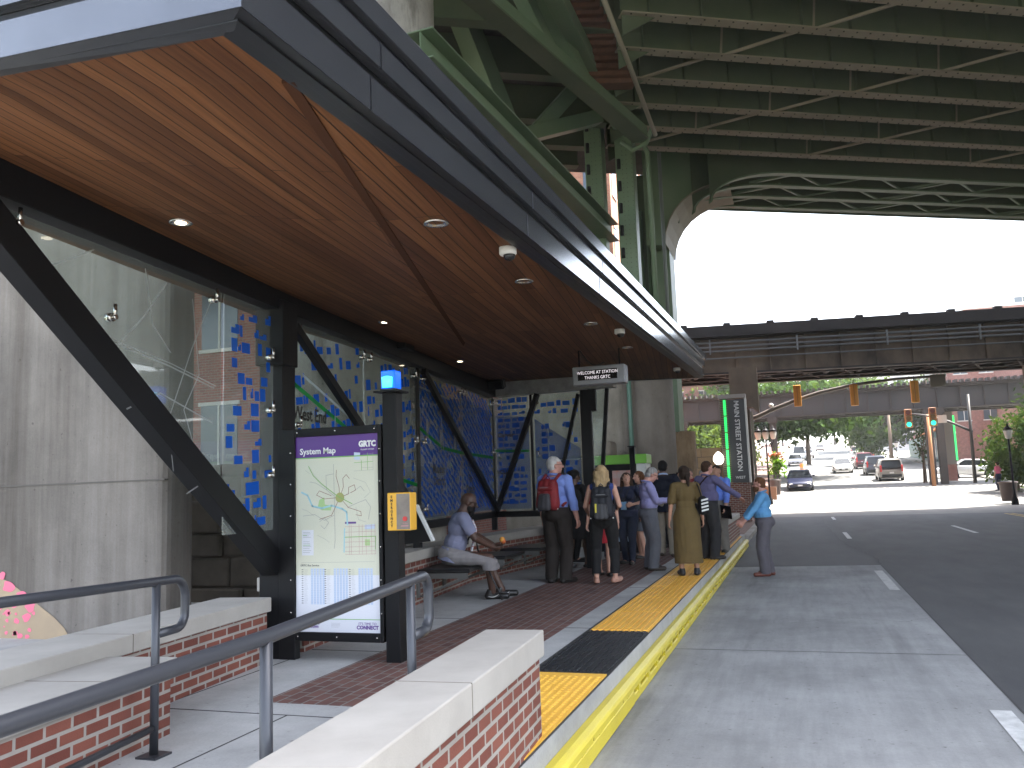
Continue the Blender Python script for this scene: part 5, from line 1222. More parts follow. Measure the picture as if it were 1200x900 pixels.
# ================================================================== trees and shrubs
bark = mat('bark', (.10, .075, .055), .9, bump=.5, bscale=12)
lf1 = leafmat('leaf_dark', (.024, .048, .016), (.052, .088, .026), .3); lf2 = leafmat('leaf_bright', (.060, .10, .026), (.11, .155, .042), .4); lf3 = leafmat('leaf_mid', (.036, .068, .02), (.075, .115, .032), .35)
def tree(label, x, y, h, cw, ch, m, n=2600, leaf=.30, seed=1, trunk=.2, name='street_tree', cz=None, group=None, zb=None, ncl=34, ox=0):
    base = gz(y) if zb is None else zb; t = root(name, label, 'tree' if 'tree' in name else 'shrub', (x, y, base), group); r_ = np.random.default_rng(seed)
    cz = base+h-ch*.5 if cz is None else cz
    b = MB(); tw = cz-ch*.15; b.tube([(x, y, base-.2), (x+.05*h*.1, y, base+(tw-base)*.5), (x, y, tw)], [trunk, trunk*.75, trunk*.45], 8)
    cents = []
    for k in range(ncl):
        a = r_.uniform(0, 2*pi); ph = r_.uniform(-.85, 1); rr = r_.uniform(.35, 1)*math.sqrt(max(.05, 1-ph*ph*.8)); cents.append((x+ox+cw/2*rr*cos(a), y+cw/2*rr*sin(a), cz+ch/2*ph*.85))
    for c in cents[:10]: s_ = tw-(tw-base)*r_.uniform(.05, .45); b.tube([(x, y, s_), ((x+c[0])/2+r_.normal()*.1, (y+c[1])/2, (s_+c[2])/2+.3), c], [trunk*.35, trunk*.22, trunk*.08], 5)
    b.build('trunk', bark, t)
    C = np.array(cents); idx = r_.integers(0, ncl, n); sz = r_.uniform(.5, 1.25, ncl)[idx]
    P0 = C[idx]+r_.normal(0, 1, (n, 3))*np.array([cw*.115, cw*.115, ch*.10])*sz[:, None]
    a = r_.normal(0, 1, (n, 3)); a /= np.linalg.norm(a, axis=1)[:, None]; e = np.cross(a, r_.normal(0, 1, (n, 3))); e /= np.linalg.norm(e, axis=1)[:, None]
    s_ = leaf*r_.uniform(.5, 1.2, n)[:, None]; a *= s_; e *= s_*.5
    V = np.stack([P0-a, P0+e, P0+a, P0-e], 1).reshape(-1, 3)-np.array([x, y, base])
    me = bpy.data.meshes.new('crown'); me.vertices.add(4*n); me.vertices.foreach_set('co', V.ravel()); me.loops.add(4*n); me.loops.foreach_set('vertex_index', np.arange(4*n)); me.polygons.add(n); me.polygons.foreach_set('loop_start', np.arange(0, 4*n, 4)); me.update(calc_edges=True); me.validate()
    link('crown', me, m, t); return t
tree('broad dark street tree arching over the left pavement above the blue car', -5.5, 84, 8.6, 15, 5.4, lf1, 10000, .36, 1, .25, group='street trees', cz=7.9, ox=4.2, ncl=48)
tree('dark street tree second up the left pavement', -5.0, 104, 9.5, 11, 6, lf1, 5000, .36, 2, .25, cz=10.5); tree('bright small street tree hanging low at the left kerb', -4.8, 74, 4.2, 3.8, 3.2, lf2, 1800, .2, 3, .12, cz=4.2)
tree('sunlit tree showing between the pylon and the green portal column', -9.2, 78, 9, 7, 7, lf2, 4500, .3, 4, .25, cz=5.5); tree('tall sunlit tree rising above the far bridge left of the pylon', -8.5, 96, 15, 10, 7, lf2, 4500, .38, 5, .3, cz=13.2); tree('tall pale tree rising above the far bridge right of the pylon', 1.5, 118, 16, 11, 7, lf2, 4200, .42, 6, .3, cz=15.8)
tree('sunny green street tree on the right pavement, nearest to the utility pole', 10.8, 112, 10, 10.5, 8, lf3, 7500, .36, 7, .25, cz=8.6, group='street trees'); tree('bright street tree on the right pavement uphill of the utility pole', 9.3, 140, 12, 10, 8, lf2, 5000, .42, 8, .3, cz=12); tree('hazy street tree far up the right side of the hill', 11, 190, 13, 12, 9, lf2, 3500, .55, 9, .3, cz=17); tree('hazy street tree far up the left side of the hill', -9, 180, 14, 13, 9, lf3, 3500, .55, 10, .3, cz=17); tree('small round street tree beside the far right parked cars', 9.2, 118, 3.4, 3, 2.4, lf2, 1000, .2, 11, .1, cz=5.4)
tree('farthest tree closing the hilltop left of centre', -4, 300, 16, 22, 11, lf3, 3000, .8, 12, .4, cz=22); tree('farthest tree closing the hilltop right of centre', 12, 290, 16, 20, 12, lf2, 3000, .8, 13, .4, cz=22); tree('small tree top poking above the far bridge near the signal sign', 9.5, 150, 16, 7, 5, lf2, 1500, .4, 14, .2, cz=18)
tree('tall dense dark evergreen shrub at the right edge behind the single lamp', 15.3, 57, 7, 4.6, 6.2, lf1, 7000, .17, 20, .12, name='evergreen_tree', cz=4.3, ncl=50); tree('leafy shrub with pale blossoms beside the evergreen, left of the single lamp', 12.6, 59, 4.6, 3.4, 4.2, lf3, 4200, .15, 21, .1, name='leafy_shrub', cz=3.2); tree('low bright shrub under the evergreen by the pink walker', 13.6, 60.5, 2.6, 3, 2.2, lf2, 2400, .13, 22, .08, name='leafy_shrub', cz=1.9); tree('bright low shrub at the right edge beside the litter bin', 14.9, 53, 1.4, 2.4, 1.2, lf2, 1200, .11, 23, .05, name='leafy_shrub', cz=.75)
tree('dark crooked bare trunked tree between the far bridge columns', 9.0, 70.5, 4.8, 1.6, 3, lf1, 300, .14, 24, .16, cz=4.2, name='street_tree')

# ================================================================== vehicles
tyre = mat('tyre', (.015, .015, .015), .8); rim_m = mat('rim', (.45, .45, .45), .3, .8); carglass = mat('car_glass', (.012, .015, .018), .08); redl = mat('tail_red', (.45, .02, .02), .25); headl = mat('head_clear', (.7, .7, .68), .15); plate = mat('plate', (.6, .6, .6), .5)
def car(label, x, y, rz, col, kind='sedan', group='vehicles on the hill street', detail=True, name='parked_car', cat='car'):
    t = root(name, label, cat, (0, 0, 0), group); m = mat('paint_'+'_'.join('%02d' % int(c*99) for c in col), col, .28, .25, spec=.6)
    K = dict(sedan=(4.6, 1.80, 1.43, .95, .70), suv=(4.5, 1.84, 1.72, 1.05, .78), van=(5.2, 1.95, 2.15, 1.2, .9))[kind]; L, Wd, H, belt, hood = K; hw = Wd/2
    st = [(-L/2, .42, hood+.05, .80), (-L/2+.12, .26, belt-.06, .93), (-L/2+.7, .20, belt, 1), (0, .20, belt, 1), (L/2-1.45, .20, belt-.02, 1), (L/2-1.2, .2, hood+.14, .99), (L/2-.35, .22, hood+.03, .93), (L/2-.06, .30, hood-.12, .84), (L/2, .38, hood-.25, .74)]
    rings = []
    for yy, zb, zt, k in st:
        w = hw*k; zm = zb+(zt-zb)*.55
        rings.append([(-w*.9, yy, zb), (w*.9, yy, zb), (w, yy, zb+.15), (w*1.0, yy, zm), (w*.96, yy, zt-.04), (w*.86, yy, zt), (-w*.86, yy, zt), (-w*.96, yy, zt-.04), (-w, yy, zm), (-w, yy, zb+.15)])
    MB().loft(rings).build('body', m, t, .02)
    rb, rf = (-L/2+.55, L/2-1.35) if kind == 'sedan' else (-L/2+.08, L/2-1.25); tb_, tf = (rb+.62, rf-.75) if kind == 'sedan' else (rb+.22, rf-.7)
    z0 = belt-.03; lo = [(-hw*.93, rb, z0), (hw*.93, rb, z0), (hw*.93, rf, z0), (-hw*.93, rf, z0)]; hi = [(-hw*.74, tb_, H-.05), (hw*.74, tb_, H-.05), (hw*.74, tf, H-.05), (-hw*.74, tf, H-.05)]
    b = MB(); b.add(lo+hi, [(0, 1, 5, 4), (1, 2, 6, 5), (2, 3, 7, 6), (3, 0, 4, 7)]); b.build('windows', carglass, t)
    b = MB(); b.loft([[(p[0]*1.03, p[1]+(.03 if i > 1 else -.03), p[2]-.02) for i, p in enumerate(hi)], [(p[0]*.96, p[1], H) for p in hi]], True, False)
    for i in range(4): b.beam(Vector(lo[i])*1.0, Vector(hi[i]), .08, .07)
    for sx in (-1, 1): b.beam((sx*hw*.93, (rb+rf)/2-.1, z0), (sx*hw*.745, (tb_+tf)/2-.05, H-.05), .03, .09, up=(0, 1, 0))
    b.build('roof', m, t, .02)
    for sx in (-1, 1):
        for yy in (-L/2+.85, L/2-.88):
            w = MB(); w.tube([(sx*(hw-.21), yy, .33), (sx*(hw+.01), yy, .33)], .33, 18); wo = w.build('wheel', tyre, t)
            if detail: w = MB(); w.tube([(sx*(hw+.012), yy, .33), (sx*(hw+.02), yy, .33)], .20, 12); w.build('rim', rim_m, wo)
        b = MB(); b.box(min(sx*hw*.55, sx*hw*.82), max(sx*hw*.55, sx*hw*.82), L/2-.14, L/2-.03, hood-.27, hood-.13); b.build('headlight', headl, t, .02)
        if kind == 'sedan': q = (hw*.50, hw*.86, hood-.05, hood+.09)
        else: q = (hw*.76, hw*.92, hood-.02, belt+.22)
        b = MB(); b.box(min(sx*q[0], sx*q[1]), max(sx*q[0], sx*q[1]), -L/2-.005, -L/2+.16, q[2], q[3]); b.build('taillight', redl, t, .02)
        b = MB(); b.ell((sx*(hw+.08), rf-.28, belt+.08), (.11, .06, .08), 8, 5); b.build('mirror', m, t)
    if detail:
        b = MB(); b.box(-hw*.8, hw*.8, -L/2-.035, -L/2+.1, .32, .56); b.build('rear_bumper', m if kind == 'sedan' else trim_m, t, .03); b = MB(); b.box(-hw*.45, hw*.45, L/2-.02, L/2+.012, .36, .50); b.build('grille', black_plastic, t)
        b = MB(); b.box(-.16, .16, -L/2-.045, -L/2-.02, .62, .74); b.build('number_plate', plate, t); b = MB(); b.box(-.16, .16, L/2+.013, L/2+.02, .38, .48); b.build('number_plate', plate, t)
    t.location = (x, y, gz(y)); t.rotation_euler = (math.atan(.05) if cos(rz) > 0 else -math.atan(.05), 0, rz) if y > 52 else (0, 0, rz)
    return t
def carpx(label, px, py, y, rz, col, kind='sedan', **k): p = atY(px, py, y); return car(label, p.x, y, rz, col, kind, **k)
carpx('blue sedan facing us, parked at the left kerb under the far bridge', 937, 560, 67, pi, (.012, .015, .038)); carpx('grey tan estate car with dark rear window, nearest of the row on the right', 1041.5, 552, 76, 0, (.22, .20, .18), 'suv'); carpx('dark blue grey hatchback queued just ahead of the grey estate car', 1025, 548, 86, 0, (.06, .07, .10), 'suv'); carpx('white saloon driving towards us down the middle of the street', 987, 548, 92, pi, (.65, .65, .64), name='moving_car')
carpx('maroon minivan ahead of the dark hatchback', 1012, 545, 100, 0, (.11, .018, .03), 'suv'); carpx('sunlit orange tan car parked farther up the right side', 1017, 541, 128, 0, (.5, .25, .16)); carpx('white sedan in the right lane beyond the maroon minivan', 1005, 541, 122, 0, (.6, .6, .6)); carpx('dark roofed car far up the right lane', 1004, 536, 140, 0, (.35, .22, .2), 'suv')
carpx('silver car facing us far up the left lane', 947, 534, 150, pi, (.5, .45, .44)); carpx('white sedan parked at the left kerb beyond the barrel', 932, 540, 118, pi, (.6, .6, .62)); carpx('white van with blue windscreen parked far up the left kerb', 936, 526, 140, pi, (.65, .68, .7), 'van', name='parked_van', cat='van'); carpx('tiny dark car cresting the hill in mid street', 961, 529, 200, pi, (.2, .16, .16), detail=False); carpx('pale pickup sized car far up the left kerb, behind the silver car', 947, 528, 185, pi, (.6, .55, .5), detail=False)
carpx('white car parked across the side street behind the signal pole', 1131, 547, 76, pi/2, (.62, .62, .63))

# ================================================================== summer haze over the street
hz = bpy.data.materials.new('haze_air'); hz.use_nodes = True; n = hz.node_tree.nodes; l = hz.node_tree.links
for q in list(n):
    if q.type != 'OUTPUT_MATERIAL': n.remove(q)
out = [q for q in n if q.type == 'OUTPUT_MATERIAL'][0]; pv = n.new('ShaderNodeVolumePrincipled'); pv.inputs['Color'].default_value = (.93, .95, .97, 1); pv.inputs['Density'].default_value = .00045; pv.inputs['Anisotropy'].default_value = .35
l.new(pv.outputs[0], out.inputs['Volume'])
o = MB().box(-402, 402, -62, 902, -1.1, 62).build('haze', hz); o['kind'] = 'stuff'; o['label'] = 'pale summer haze over the whole street'
# ================================================================== people
def M3(yaw=0, pitch=0, roll=0): return Matrix.Rotation(yaw, 3, 'Z') @ Matrix.Rotation(pitch, 3, 'X') @ Matrix.Rotation(roll, 3, 'Y')
class Prims:
    def __init__(s): s.b = MB()
    def ell(s, c, r, rot=None, n=18, m=12):
        c = Vector(c); rot = rot or Matrix.Identity(3); rings = []
        for i in range(m+1):
            a = pi*(i+.02)/(m+.04); rings.append([c+rot @ Vector((r[0]*sin(a)*cos(2*pi*k/n), r[1]*sin(a)*sin(2*pi*k/n), -r[2]*cos(a))) for k in range(n)])
        s.b.loft(rings); return s
    def cap(s, p, q, r0, r1, n=14, flat=1, ax=None):
        """tapered capsule; flat squashes it along axis ax"""
        p, q = Vector(p), Vector(q); d = q-p; L = max(d.length, 1e-5); d.normalize(); a = d.cross(Vector((.3, .9, .1)) if ax is None else ax).normalized(); c = d.cross(a); rings = []
        for i in range(5): t = pi/2*(i+.05)/4.05; rings.append((p-d*r0*cos(t), r0*sin(t)))
        for i in range(1, 5): rings.append((p+d*L*i/5, r0+(r1-r0)*i/5))
        for i in range(5): t = pi/2*(4-i+.05)/4.05; rings.append((q+d*r1*cos(t), r1*sin(t)))
        s.b.loft([[o+(a*cos(2*pi*k/n)+c*sin(2*pi*k/n)*flat)*r for k in range(n)] for o, r in rings]); return s
    def rings(s, L, n=28):
        """L = [(centre, rx, ry, rot)] stacked elliptical rings"""
        s.b.loft([[Vector(c)+(rot or Matrix.Identity(3)) @ Vector((rx*cos(2*pi*k/n), ry*sin(2*pi*k/n), 0)) for k in range(n)] for c, rx, ry, rot in L]); return s
    def mesh(s):
        me = bpy.data.meshes.new('tmp'); me.from_pydata([tuple(v) for v in s.b.v], [], s.b.f); me.update(); return me

def vox(name, prims, mats, parent, voxel=.009, smooth=4, amp=0, nscale=9, stretch=(1, 1, 1), clips=(), matf=None, scale=1, keep=None, fac=.5, seed=0):
    me = prims.mesh(); ob = bpy.data.objects.new('tmp', me); COL.objects.link(ob)
    m = ob.modifiers.new('r', 'REMESH'); m.mode = 'VOXEL'; m.voxel_size = voxel
    if smooth: k = ob.modifiers.new('s', 'SMOOTH'); k.iterations = smooth; k.factor = fac
    dg = bpy.context.evaluated_depsgraph_get(); out = bpy.data.meshes.new_from_object(ob.evaluated_get(dg)); bpy.data.objects.remove(ob); bpy.data.meshes.remove(me)
    bm = bmesh.new(); bm.from_mesh(out)
    for co_, no_ in clips: bmesh.ops.bisect_plane(bm, geom=bm.verts[:]+bm.edges[:]+bm.faces[:], plane_co=co_, plane_no=no_, clear_outer=True)
    if keep:
        dead = [f for f in bm.faces if not keep(f.calc_center_median())]; bmesh.ops.delete(bm, geom=dead, context='FACES')
    if amp:
        bm.normal_update()
        for v in bm.verts:
            q = Vector((v.co.x*nscale*stretch[0]+seed*3.1, v.co.y*nscale*stretch[1]+seed, v.co.z*nscale*stretch[2])); d = noise.noise(q)+.5*noise.noise(q*2.3); v.co += v.normal*d*amp
    mi = None
    for f in bm.faces:
        f.smooth = True
        if matf: f.material_index = matf(f.calc_center_median())
    if scale != 1:
        for v in bm.verts: v.co *= scale
    bm.to_mesh(out); bm.free(); out.materials.clear(); out.name = name
    return link(name, out, mats, parent)

def ik(a, c, l1, l2, pole):
    d = c-a; L = min(d.length, (l1+l2)*.998); d = d.normalized(); c = a+d*L; x = (l1*l1-l2*l2+L*L)/(2*L); h = math.sqrt(max(0, l1*l1-x*x)); p = (pole-d*pole.dot(d)).normalized(); return a+d*x+p*h, c

SKIN = dict(light=(.50, .27, .19), pink=(.52, .26, .20), tan=(.42, .22, .14), dark=(.075, .036, .024), brown=(.10, .05, .032))
def skinm(k): return mat('skin_'+k, SKIN[k], .5, var=.10, vscale=14)
def cloth(name, c, var=.10, rough=.85): return mat('cloth_'+name, c, rough, var=var, vscale=7, bump=.25, bscale=160, spec=.25)
lipm = lambda k: mat('lip_'+k, tuple(v*.75*(1.0 if i == 0 else .75) for i, v in enumerate(SKIN[k])), .5)
eyem = mat('eye_dark', (.03, .022, .018), .25); eyew = mat('eye_white', (.42, .40, .38), .3)
HAIR = dict(white=(.52, .50, .48), grey=(.26, .25, .24), black=(.012, .011, .011), brown=(.050, .028, .017), dark=(.028, .018, .013), blonde=(.40, .28, .15), auburn=(.10, .038, .018), ash=(.16, .12, .09), ginger=(.13, .06, .03))
def hairm(k): return mat('hair_'+k, HAIR[k], .7, var=.35, vscale=30, vstretch=(1, 1, .12), bump=.6, bscale=70, spec=.12)

def person(label, x, y, z, rz, H=1.75, sex='m', belly=0., skin='light', hair=('short', 'brown'), head=(0, 0), lean=(0, 0), hands=None, feet=None, hip=None, top=None, bottom=None, shoes=None, voxel=.0095, glasses=None, beard=None, group='people waiting on the platform', far=False, grip=(.5, .5), elbow=None, detail_hands=True, palm=None):
    t = root('person', label, 'person', (0, 0, 0), group); s = H/1.75; fem = sex == 'f'
    hip = Vector(hip if hip else (0, 0, .936)); dz = Vector((hip.x, hip.y, hip.z-.925))
    TL = Matrix.Rotation(R(-lean[0]), 3, 'X') @ Matrix.Rotation(R(lean[1]), 3, 'Y')
    def T(p): return TL @ (Vector(p)-Vector((0, 0, .97)))+Vector((0, 0, .97))+dz     # torso space -> person space
    sw = .165 if fem else .192; ww = .128 if fem else .155; hw = .165 if fem else .160; ch = .145 if fem else .172
    SH = {k: T((k*sw, -.01, 1.425)) for k in (-1, 1)}; HIPJ = {k: hip+Vector((k*.092, 0, 0)) for k in (-1, 1)}
    hands = hands or {}; feet = feet or {}
    WR, EL, KN, AN = {}, {}, {}, {}
    for k in (-1, 1):
        tgt = Vector(hands.get(k, (k*(sw+.10), .06, .80))); 
        if k not in hands: tgt = tgt+dz*1.0
        pole = Vector((elbow or {}).get(k, (k*.55, -1, -.35))); EL[k], WR[k] = ik(SH[k], tgt, .295, .265, pole)
        f = Vector((*feet.get(k, (k*.10, 0, 0))[:2], .085+(feet[k][3] if k in feet and len(feet[k]) > 3 else 0))); KN[k], AN[k] = ik(HIPJ[k], f, .435, .425, Vector((k*.12, 1, .15)))
    Rh = TL @ M3(R(head[0]), R(head[1])); nb = T((0, -.015, 1.475)); hc = nb+(TL @ Vector((0, .012, 0)))+Rh @ Vector((0, .018, .152))
    HP = lambda p: hc+Rh @ Vector(p)
    # ---- body: one continuous surface
    P = Prims()
    P.ell(HP((0, -.008, .022)), (.076, .096, .098), Rh).ell(HP((0, .022, -.050)), (.057, .068, .066), Rh).ell(HP((0, .058, -.096)), (.028, .024, .022), Rh)
    P.cap(HP((0, .086, .018)), HP((0, .112, -.026)), .009, .0155).cap(HP((-.036, .078, .032)), HP((.036, .078, .032)), .012, .012).cap(HP((-.02, .080, -.062)), HP((.02, .080, -.062)), .011, .011)
    for k in (-1, 1): P.ell(HP((k*.077, -.006, -.010)), (.011, .022, .034), Rh).ell(HP((k*.040, .056, -.022)), (.026, .028, .028), Rh)
    P.cap(HP((0, -.022, -.05)), nb, .050 if fem else .058, .056 if fem else .066).cap(T((-.10, -.015, 1.43)), T((.10, -.015, 1.43)), .052, .052)
    def torso(Q, g=0, bust=True):
        Q.ell(T((0, -.002, 1.30)), (ch+g, .112+g+belly*.2, .185+g*.5), TL).ell(T((0, .004+belly*.25, 1.10)), (ww+g+belly*.5, .105+g+belly*.55, .175), TL).ell(T((0, -.006, .945)), (hw+g, .122+g, .125), TL)
        if fem and bust:
            for k in (-1, 1): Q.ell(T((k*.068, .085, 1.285)), (.062+g, .055+g, .060+g), TL)
        if not fem: Q.cap(T((-.11, -.03, 1.385)), T((.11, -.03, 1.385)), .075+g, .075+g)
        return Q
    torso(P)
    a0, a1, a2 = (.044, .037, .026) if fem else (.054, .045, .031)
    l0, l1, l2 = (.082, .055, .036) if fem else (.085, .058, .040)
    for k in (-1, 1):
        P.cap(SH[k], EL[k], a0, a1).cap(EL[k], WR[k], a1*.98, a2); P.cap(HIPJ[k], KN[k], l0, l1).cap(KN[k], KN[k].lerp(AN[k], .35)+Vector((0, -.012, 0)), l1*.96, l1*.98).cap(KN[k].lerp(AN[k], .3)+Vector((0, -.01, 0)), AN[k], l1*.95, l2)
        fy = R(feet[k][2]) if k in feet and len(feet[k]) > 2 else R(-8*k); fd = Vector((-sin(fy), cos(fy), 0)); P.cap(AN[k]+Vector((0, 0, -.035))-fd*.03, AN[k]+fd*.15+Vector((0, 0, -.058)), .038, .026)
        # hand: palm, four unequal curled fingers, thumb off the palm's side
        d = (WR[k]-EL[k]).normalized(); pn = Vector((palm or {}).get(k, (-k, .15, 0))); pn = (pn-d*pn.dot(d)).normalized(); la = d.cross(pn)*k; la = -la if la.dot(Vector((0, 1, 0))) < 0 else la
        cu = grip[0 if k < 0 else 1]
        for o in (-.026, -.009, .009, .026): P.cap(WR[k]+d*.012+la*o*.5, WR[k]+d*.085+la*o, .0145, .0125)
        for j, (o, ln) in enumerate(((-.034, .74), (-.0115, .93), (.0115, 1.0), (.034, .90))):
            b0 = WR[k]+d*.088+la*o; d1 = (d*cos(cu)+pn*sin(cu)+la*o*2).normalized(); b1 = b0+d1*.042*ln; d2 = (d*cos(cu*2.1)+pn*sin(cu*2.1)).normalized(); b2_ = b1+d2*.038*ln
            P.cap(b0, b1, .0100, .0090, 8).cap(b1, b2_, .0088, .0072, 8)
        b0 = WR[k]+d*.028+la*.022; b1 = b0+d*.036+la*.030+pn*.012; P.cap(b0, b1, .0135, .0110, 8).cap(b1, b1+d*.032+la*.004+pn*.012, .0105, .0085, 8)
    iR = Rh.inverted()
    def bodymat(c):
        q = iR @ (c-hc)
        if q.y > .05:
            for k in (-1, 1):
                e = Vector((q.x-k*.033, 0, q.z-.006))
                if e.length < .0085: return 2
                if abs(e.x) < .018 and abs(e.z) < .008: return 3
                if abs(e.x) < .022 and .018 < e.z < .028: return 4
            if abs(q.x) < .026 and abs(q.z+.062) < .010: return 1
        return 0
    hm = hairm(hair[1]) if hair[0] != 'bald' else hairm('black')
    vox('body', P, [skinm(skin), lipm(skin), eyem, eyew, hm], t, voxel, 3, matf=bodymat, scale=s)
    # ---- hair
    if hair[0] != 'bald':
        Q = Prims(); st = hair[0]
        Q.ell(HP((0, -.018, .034)), (.086, .100, .098), Rh)
        if st in ('short',): Q.ell(HP((0, -.045, -.015)), (.078, .068, .075), Rh)
        if st == 'thin': Q = Prims(); Q.ell(HP((0, -.030, .012)), (.084, .090, .088), Rh)
        if st in ('long', 'wavy', 'pony', 'bob'):
            Q.ell(HP((0, -.040, -.02)), (.090, .078, .10), Rh); n_ = dict(long=1, wavy=1, pony=0, bob=.45)[st]
            if n_:
                r_ = random.Random(len(label))
                for k in range(11):
                    a = pi*(.02+.96*k/10)+pi; p0 = HP((.080*cos(a), -.02+.085*sin(a)*.9, .02)); p1 = p0+Vector((.012*cos(a), 0, 0))+Vector((r_.uniform(-.015, .015), -.012, -.16*n_-.03)); p2 = p1+Vector((r_.uniform(-.03, .03), r_.uniform(-.02, .01), -.15*n_*r_.uniform(.6, 1.15)))
                    Q.cap(p0, p1, .034, .034, 8).cap(p1, p2, .033, .016, 8)
        if st == 'pony':
            p0 = HP((0, -.115, -.03)); p1 = p0+Vector((.0, -.025, -.07)); Q.ell(p0, (.042, .035, .04)).cap(p0, p1, .034, .032).cap(p1, p1+Vector((.01, .0, -.10)), .032, .018)
        if st == 'bun': Q.ell(HP((0, -.105, .06)), (.052, .048, .05), Rh)
        def hk(c):
            q = iR @ (c-hc)
            if q.y > .0 and q.z < .050-.35*max(0, q.y-.055) and abs(q.x) < .092 and q.z > -.2: return q.y < .035 and abs(q.x) > .06 and st not in ('short', 'thin') or (q.y < .012 and abs(q.x) > .05 and q.z > -.03)
            if st == 'thin' and q.z > .055: return False
            return True
        vox('hair', Q, [hm], t, max(.007, voxel*.9), 2, amp=.010 if st in ('wavy', 'long') else .005, nscale=26, stretch=(1, 1, .35 if st in ('long', 'pony') else .6), keep=hk, scale=s)
    if beard:
        Q = Prims(); Q.ell(HP((0, .036, -.066)), (.063, .065, .058), Rh).ell(HP((0, .075, -.105)), (.036, .032, .034), Rh)
        if beard[1] > 1: Q.ell(HP((0, .078, -.125)), (.040, .032, .045), Rh)
        vox('beard', Q, [hairm(beard[0])], t, .007, 2, amp=.004, nscale=30, keep=lambda c: (lambda q: q.z < -.035 and not (abs(q.x) < .022 and -.070 < q.z < -.052 and q.y > .07))(iR @ (c-hc)), scale=s)
    if glasses:
        b = MB(); q = lambda x, y_, z_: HP((x, y_, z_))*s
        for k in (-1, 1):
            if glasses == 'dark': b.obox(HP((k*.034, .100, .004))*s, (Rh @ Vector((.027, -k*.0, 0)))*s, (Rh @ Vector((0, .004, 0)))*s, (Rh @ Vector((0, 0, .018)))*s)
            else:
                pts = [q(k*.034+.023*cos(a), .100, .004+.016*sin(a)) for a in np.linspace(0, 2*pi, 13)]; b.tube(pts, .0022*s, 5)
            b.tube([q(k*.060, .098, .008), q(k*.083, .06, .010), q(k*.084, -.01, .006)], .0028*s, 5)
        b.tube([q(-.012, .105, .008), q(.012, .105, .008)], .0025*s, 5); b.build('glasses', black_gloss, t)
    # ---- top
    tuck = False
    if top:
        nm, colr, kind = top[0], top[1], top[2]; opt = top[3] if len(top) > 3 else {}
        g = .016 if kind != 'jacket' else .030; Q = Prims(); torso(Q, g); Q.cap(T((-.115, -.015, 1.425)), T((.115, -.015, 1.425)), .058+g*.5, .058+g*.5)
        if kind != 'sleeveless': 
            for k in (-1, 1): Q.cap(T((k*(sw-.07), -.012, 1.415)), SH[k], .062+g*.5, a0+g)
        hem = opt.get('hem', .985); 
        if hem < .93: Q.rings([(T((0, .0, hem-.02)), hw+.030, .140+g*.7, TL), (T((0, 0, 1.02)), hw+.020, .128+g, TL)])
        sl = {'long': 1.0, 'rolled': .72, 'jacket': 1.0, 'short': .0, 'half': .0, 'sleeveless': -1}[kind]; cps = []
        for k in (-1, 1):
            if sl >= 0 and kind in ('short', 'half'):
                e = SH[k].lerp(EL[k], .62 if kind == 'short' else .85); Q.cap(SH[k], e, a0+g+.004, a1+g+.012)
            elif sl > 0: e = EL[k].lerp(WR[k], sl*.93); Q.cap(SH[k], EL[k], a0+g, a1+g).cap(EL[k], e, a1+g, a2+g*.9+(.008 if kind == 'rolled' else .002))
            elif sl < 0: pass
        if opt.get('dress'):
            hz, wr = opt['dress'], opt.get('wide', .215); wz = 1.06
            Q.rings([(T((0, 0, wz)), ww+g+.012, .112+g, TL), (T((0, -.005, .93)), hw+g+.022, .138+g, TL), (Vector((0, 0, (hz+.9)/2))+dz*.5, (hw+wr)/2+.02, .160+g, None), (Vector((0, 0, hz-.02)), wr, wr*.80, None)])
        clips = []
        hemz = opt.get('dress') or hem
        if opt.get('dress'): clips.append(((0, 0, hemz), (0, 0, -1)))
        else: clips.append((T((0, 0, hemz)), TL @ Vector((0, 0, -1))))
        clips.append((T((0, -.02, 1.492)), TL @ Vector((0, -.28, 1))))
        mats_ = [cloth(nm, colr)]; mf = None
        if opt.get('belt'): mats_.append(cloth(nm+'_belt', tuple(c*.82 for c in colr))); mf = lambda c: 1 if 1.035 < c.z < 1.085 and abs(c.x) < .24 and (c.y < .3) else 0
        if opt.get('check'): 
            pass
        vox('dress' if opt.get('dress') else ('jacket' if kind == 'jacket' else 'shirt'), Q, mats_, t, voxel, 3, amp=opt.get('amp', .010), nscale=7.5, stretch=(1.3, 1.3, .75 if not opt.get('dress') else .28), clips=clips, matf=mf, scale=s, seed=len(label))
        if kind in ('long', 'rolled', 'jacket') or opt.get('collar'):
            b = MB(); pts = [(T((.072*cos(a), -.020+.070*sin(a), 1.490-.014*sin(a)+(.0 if a > 0 else 0))))*s for a in np.linspace(-pi*1.35, pi*.35, 18)]
            b.tube(pts, .017*s, 7); b.build('collar', cloth('collar_'+(opt.get('collarname') or nm), opt.get('collarcol') or colr), t)
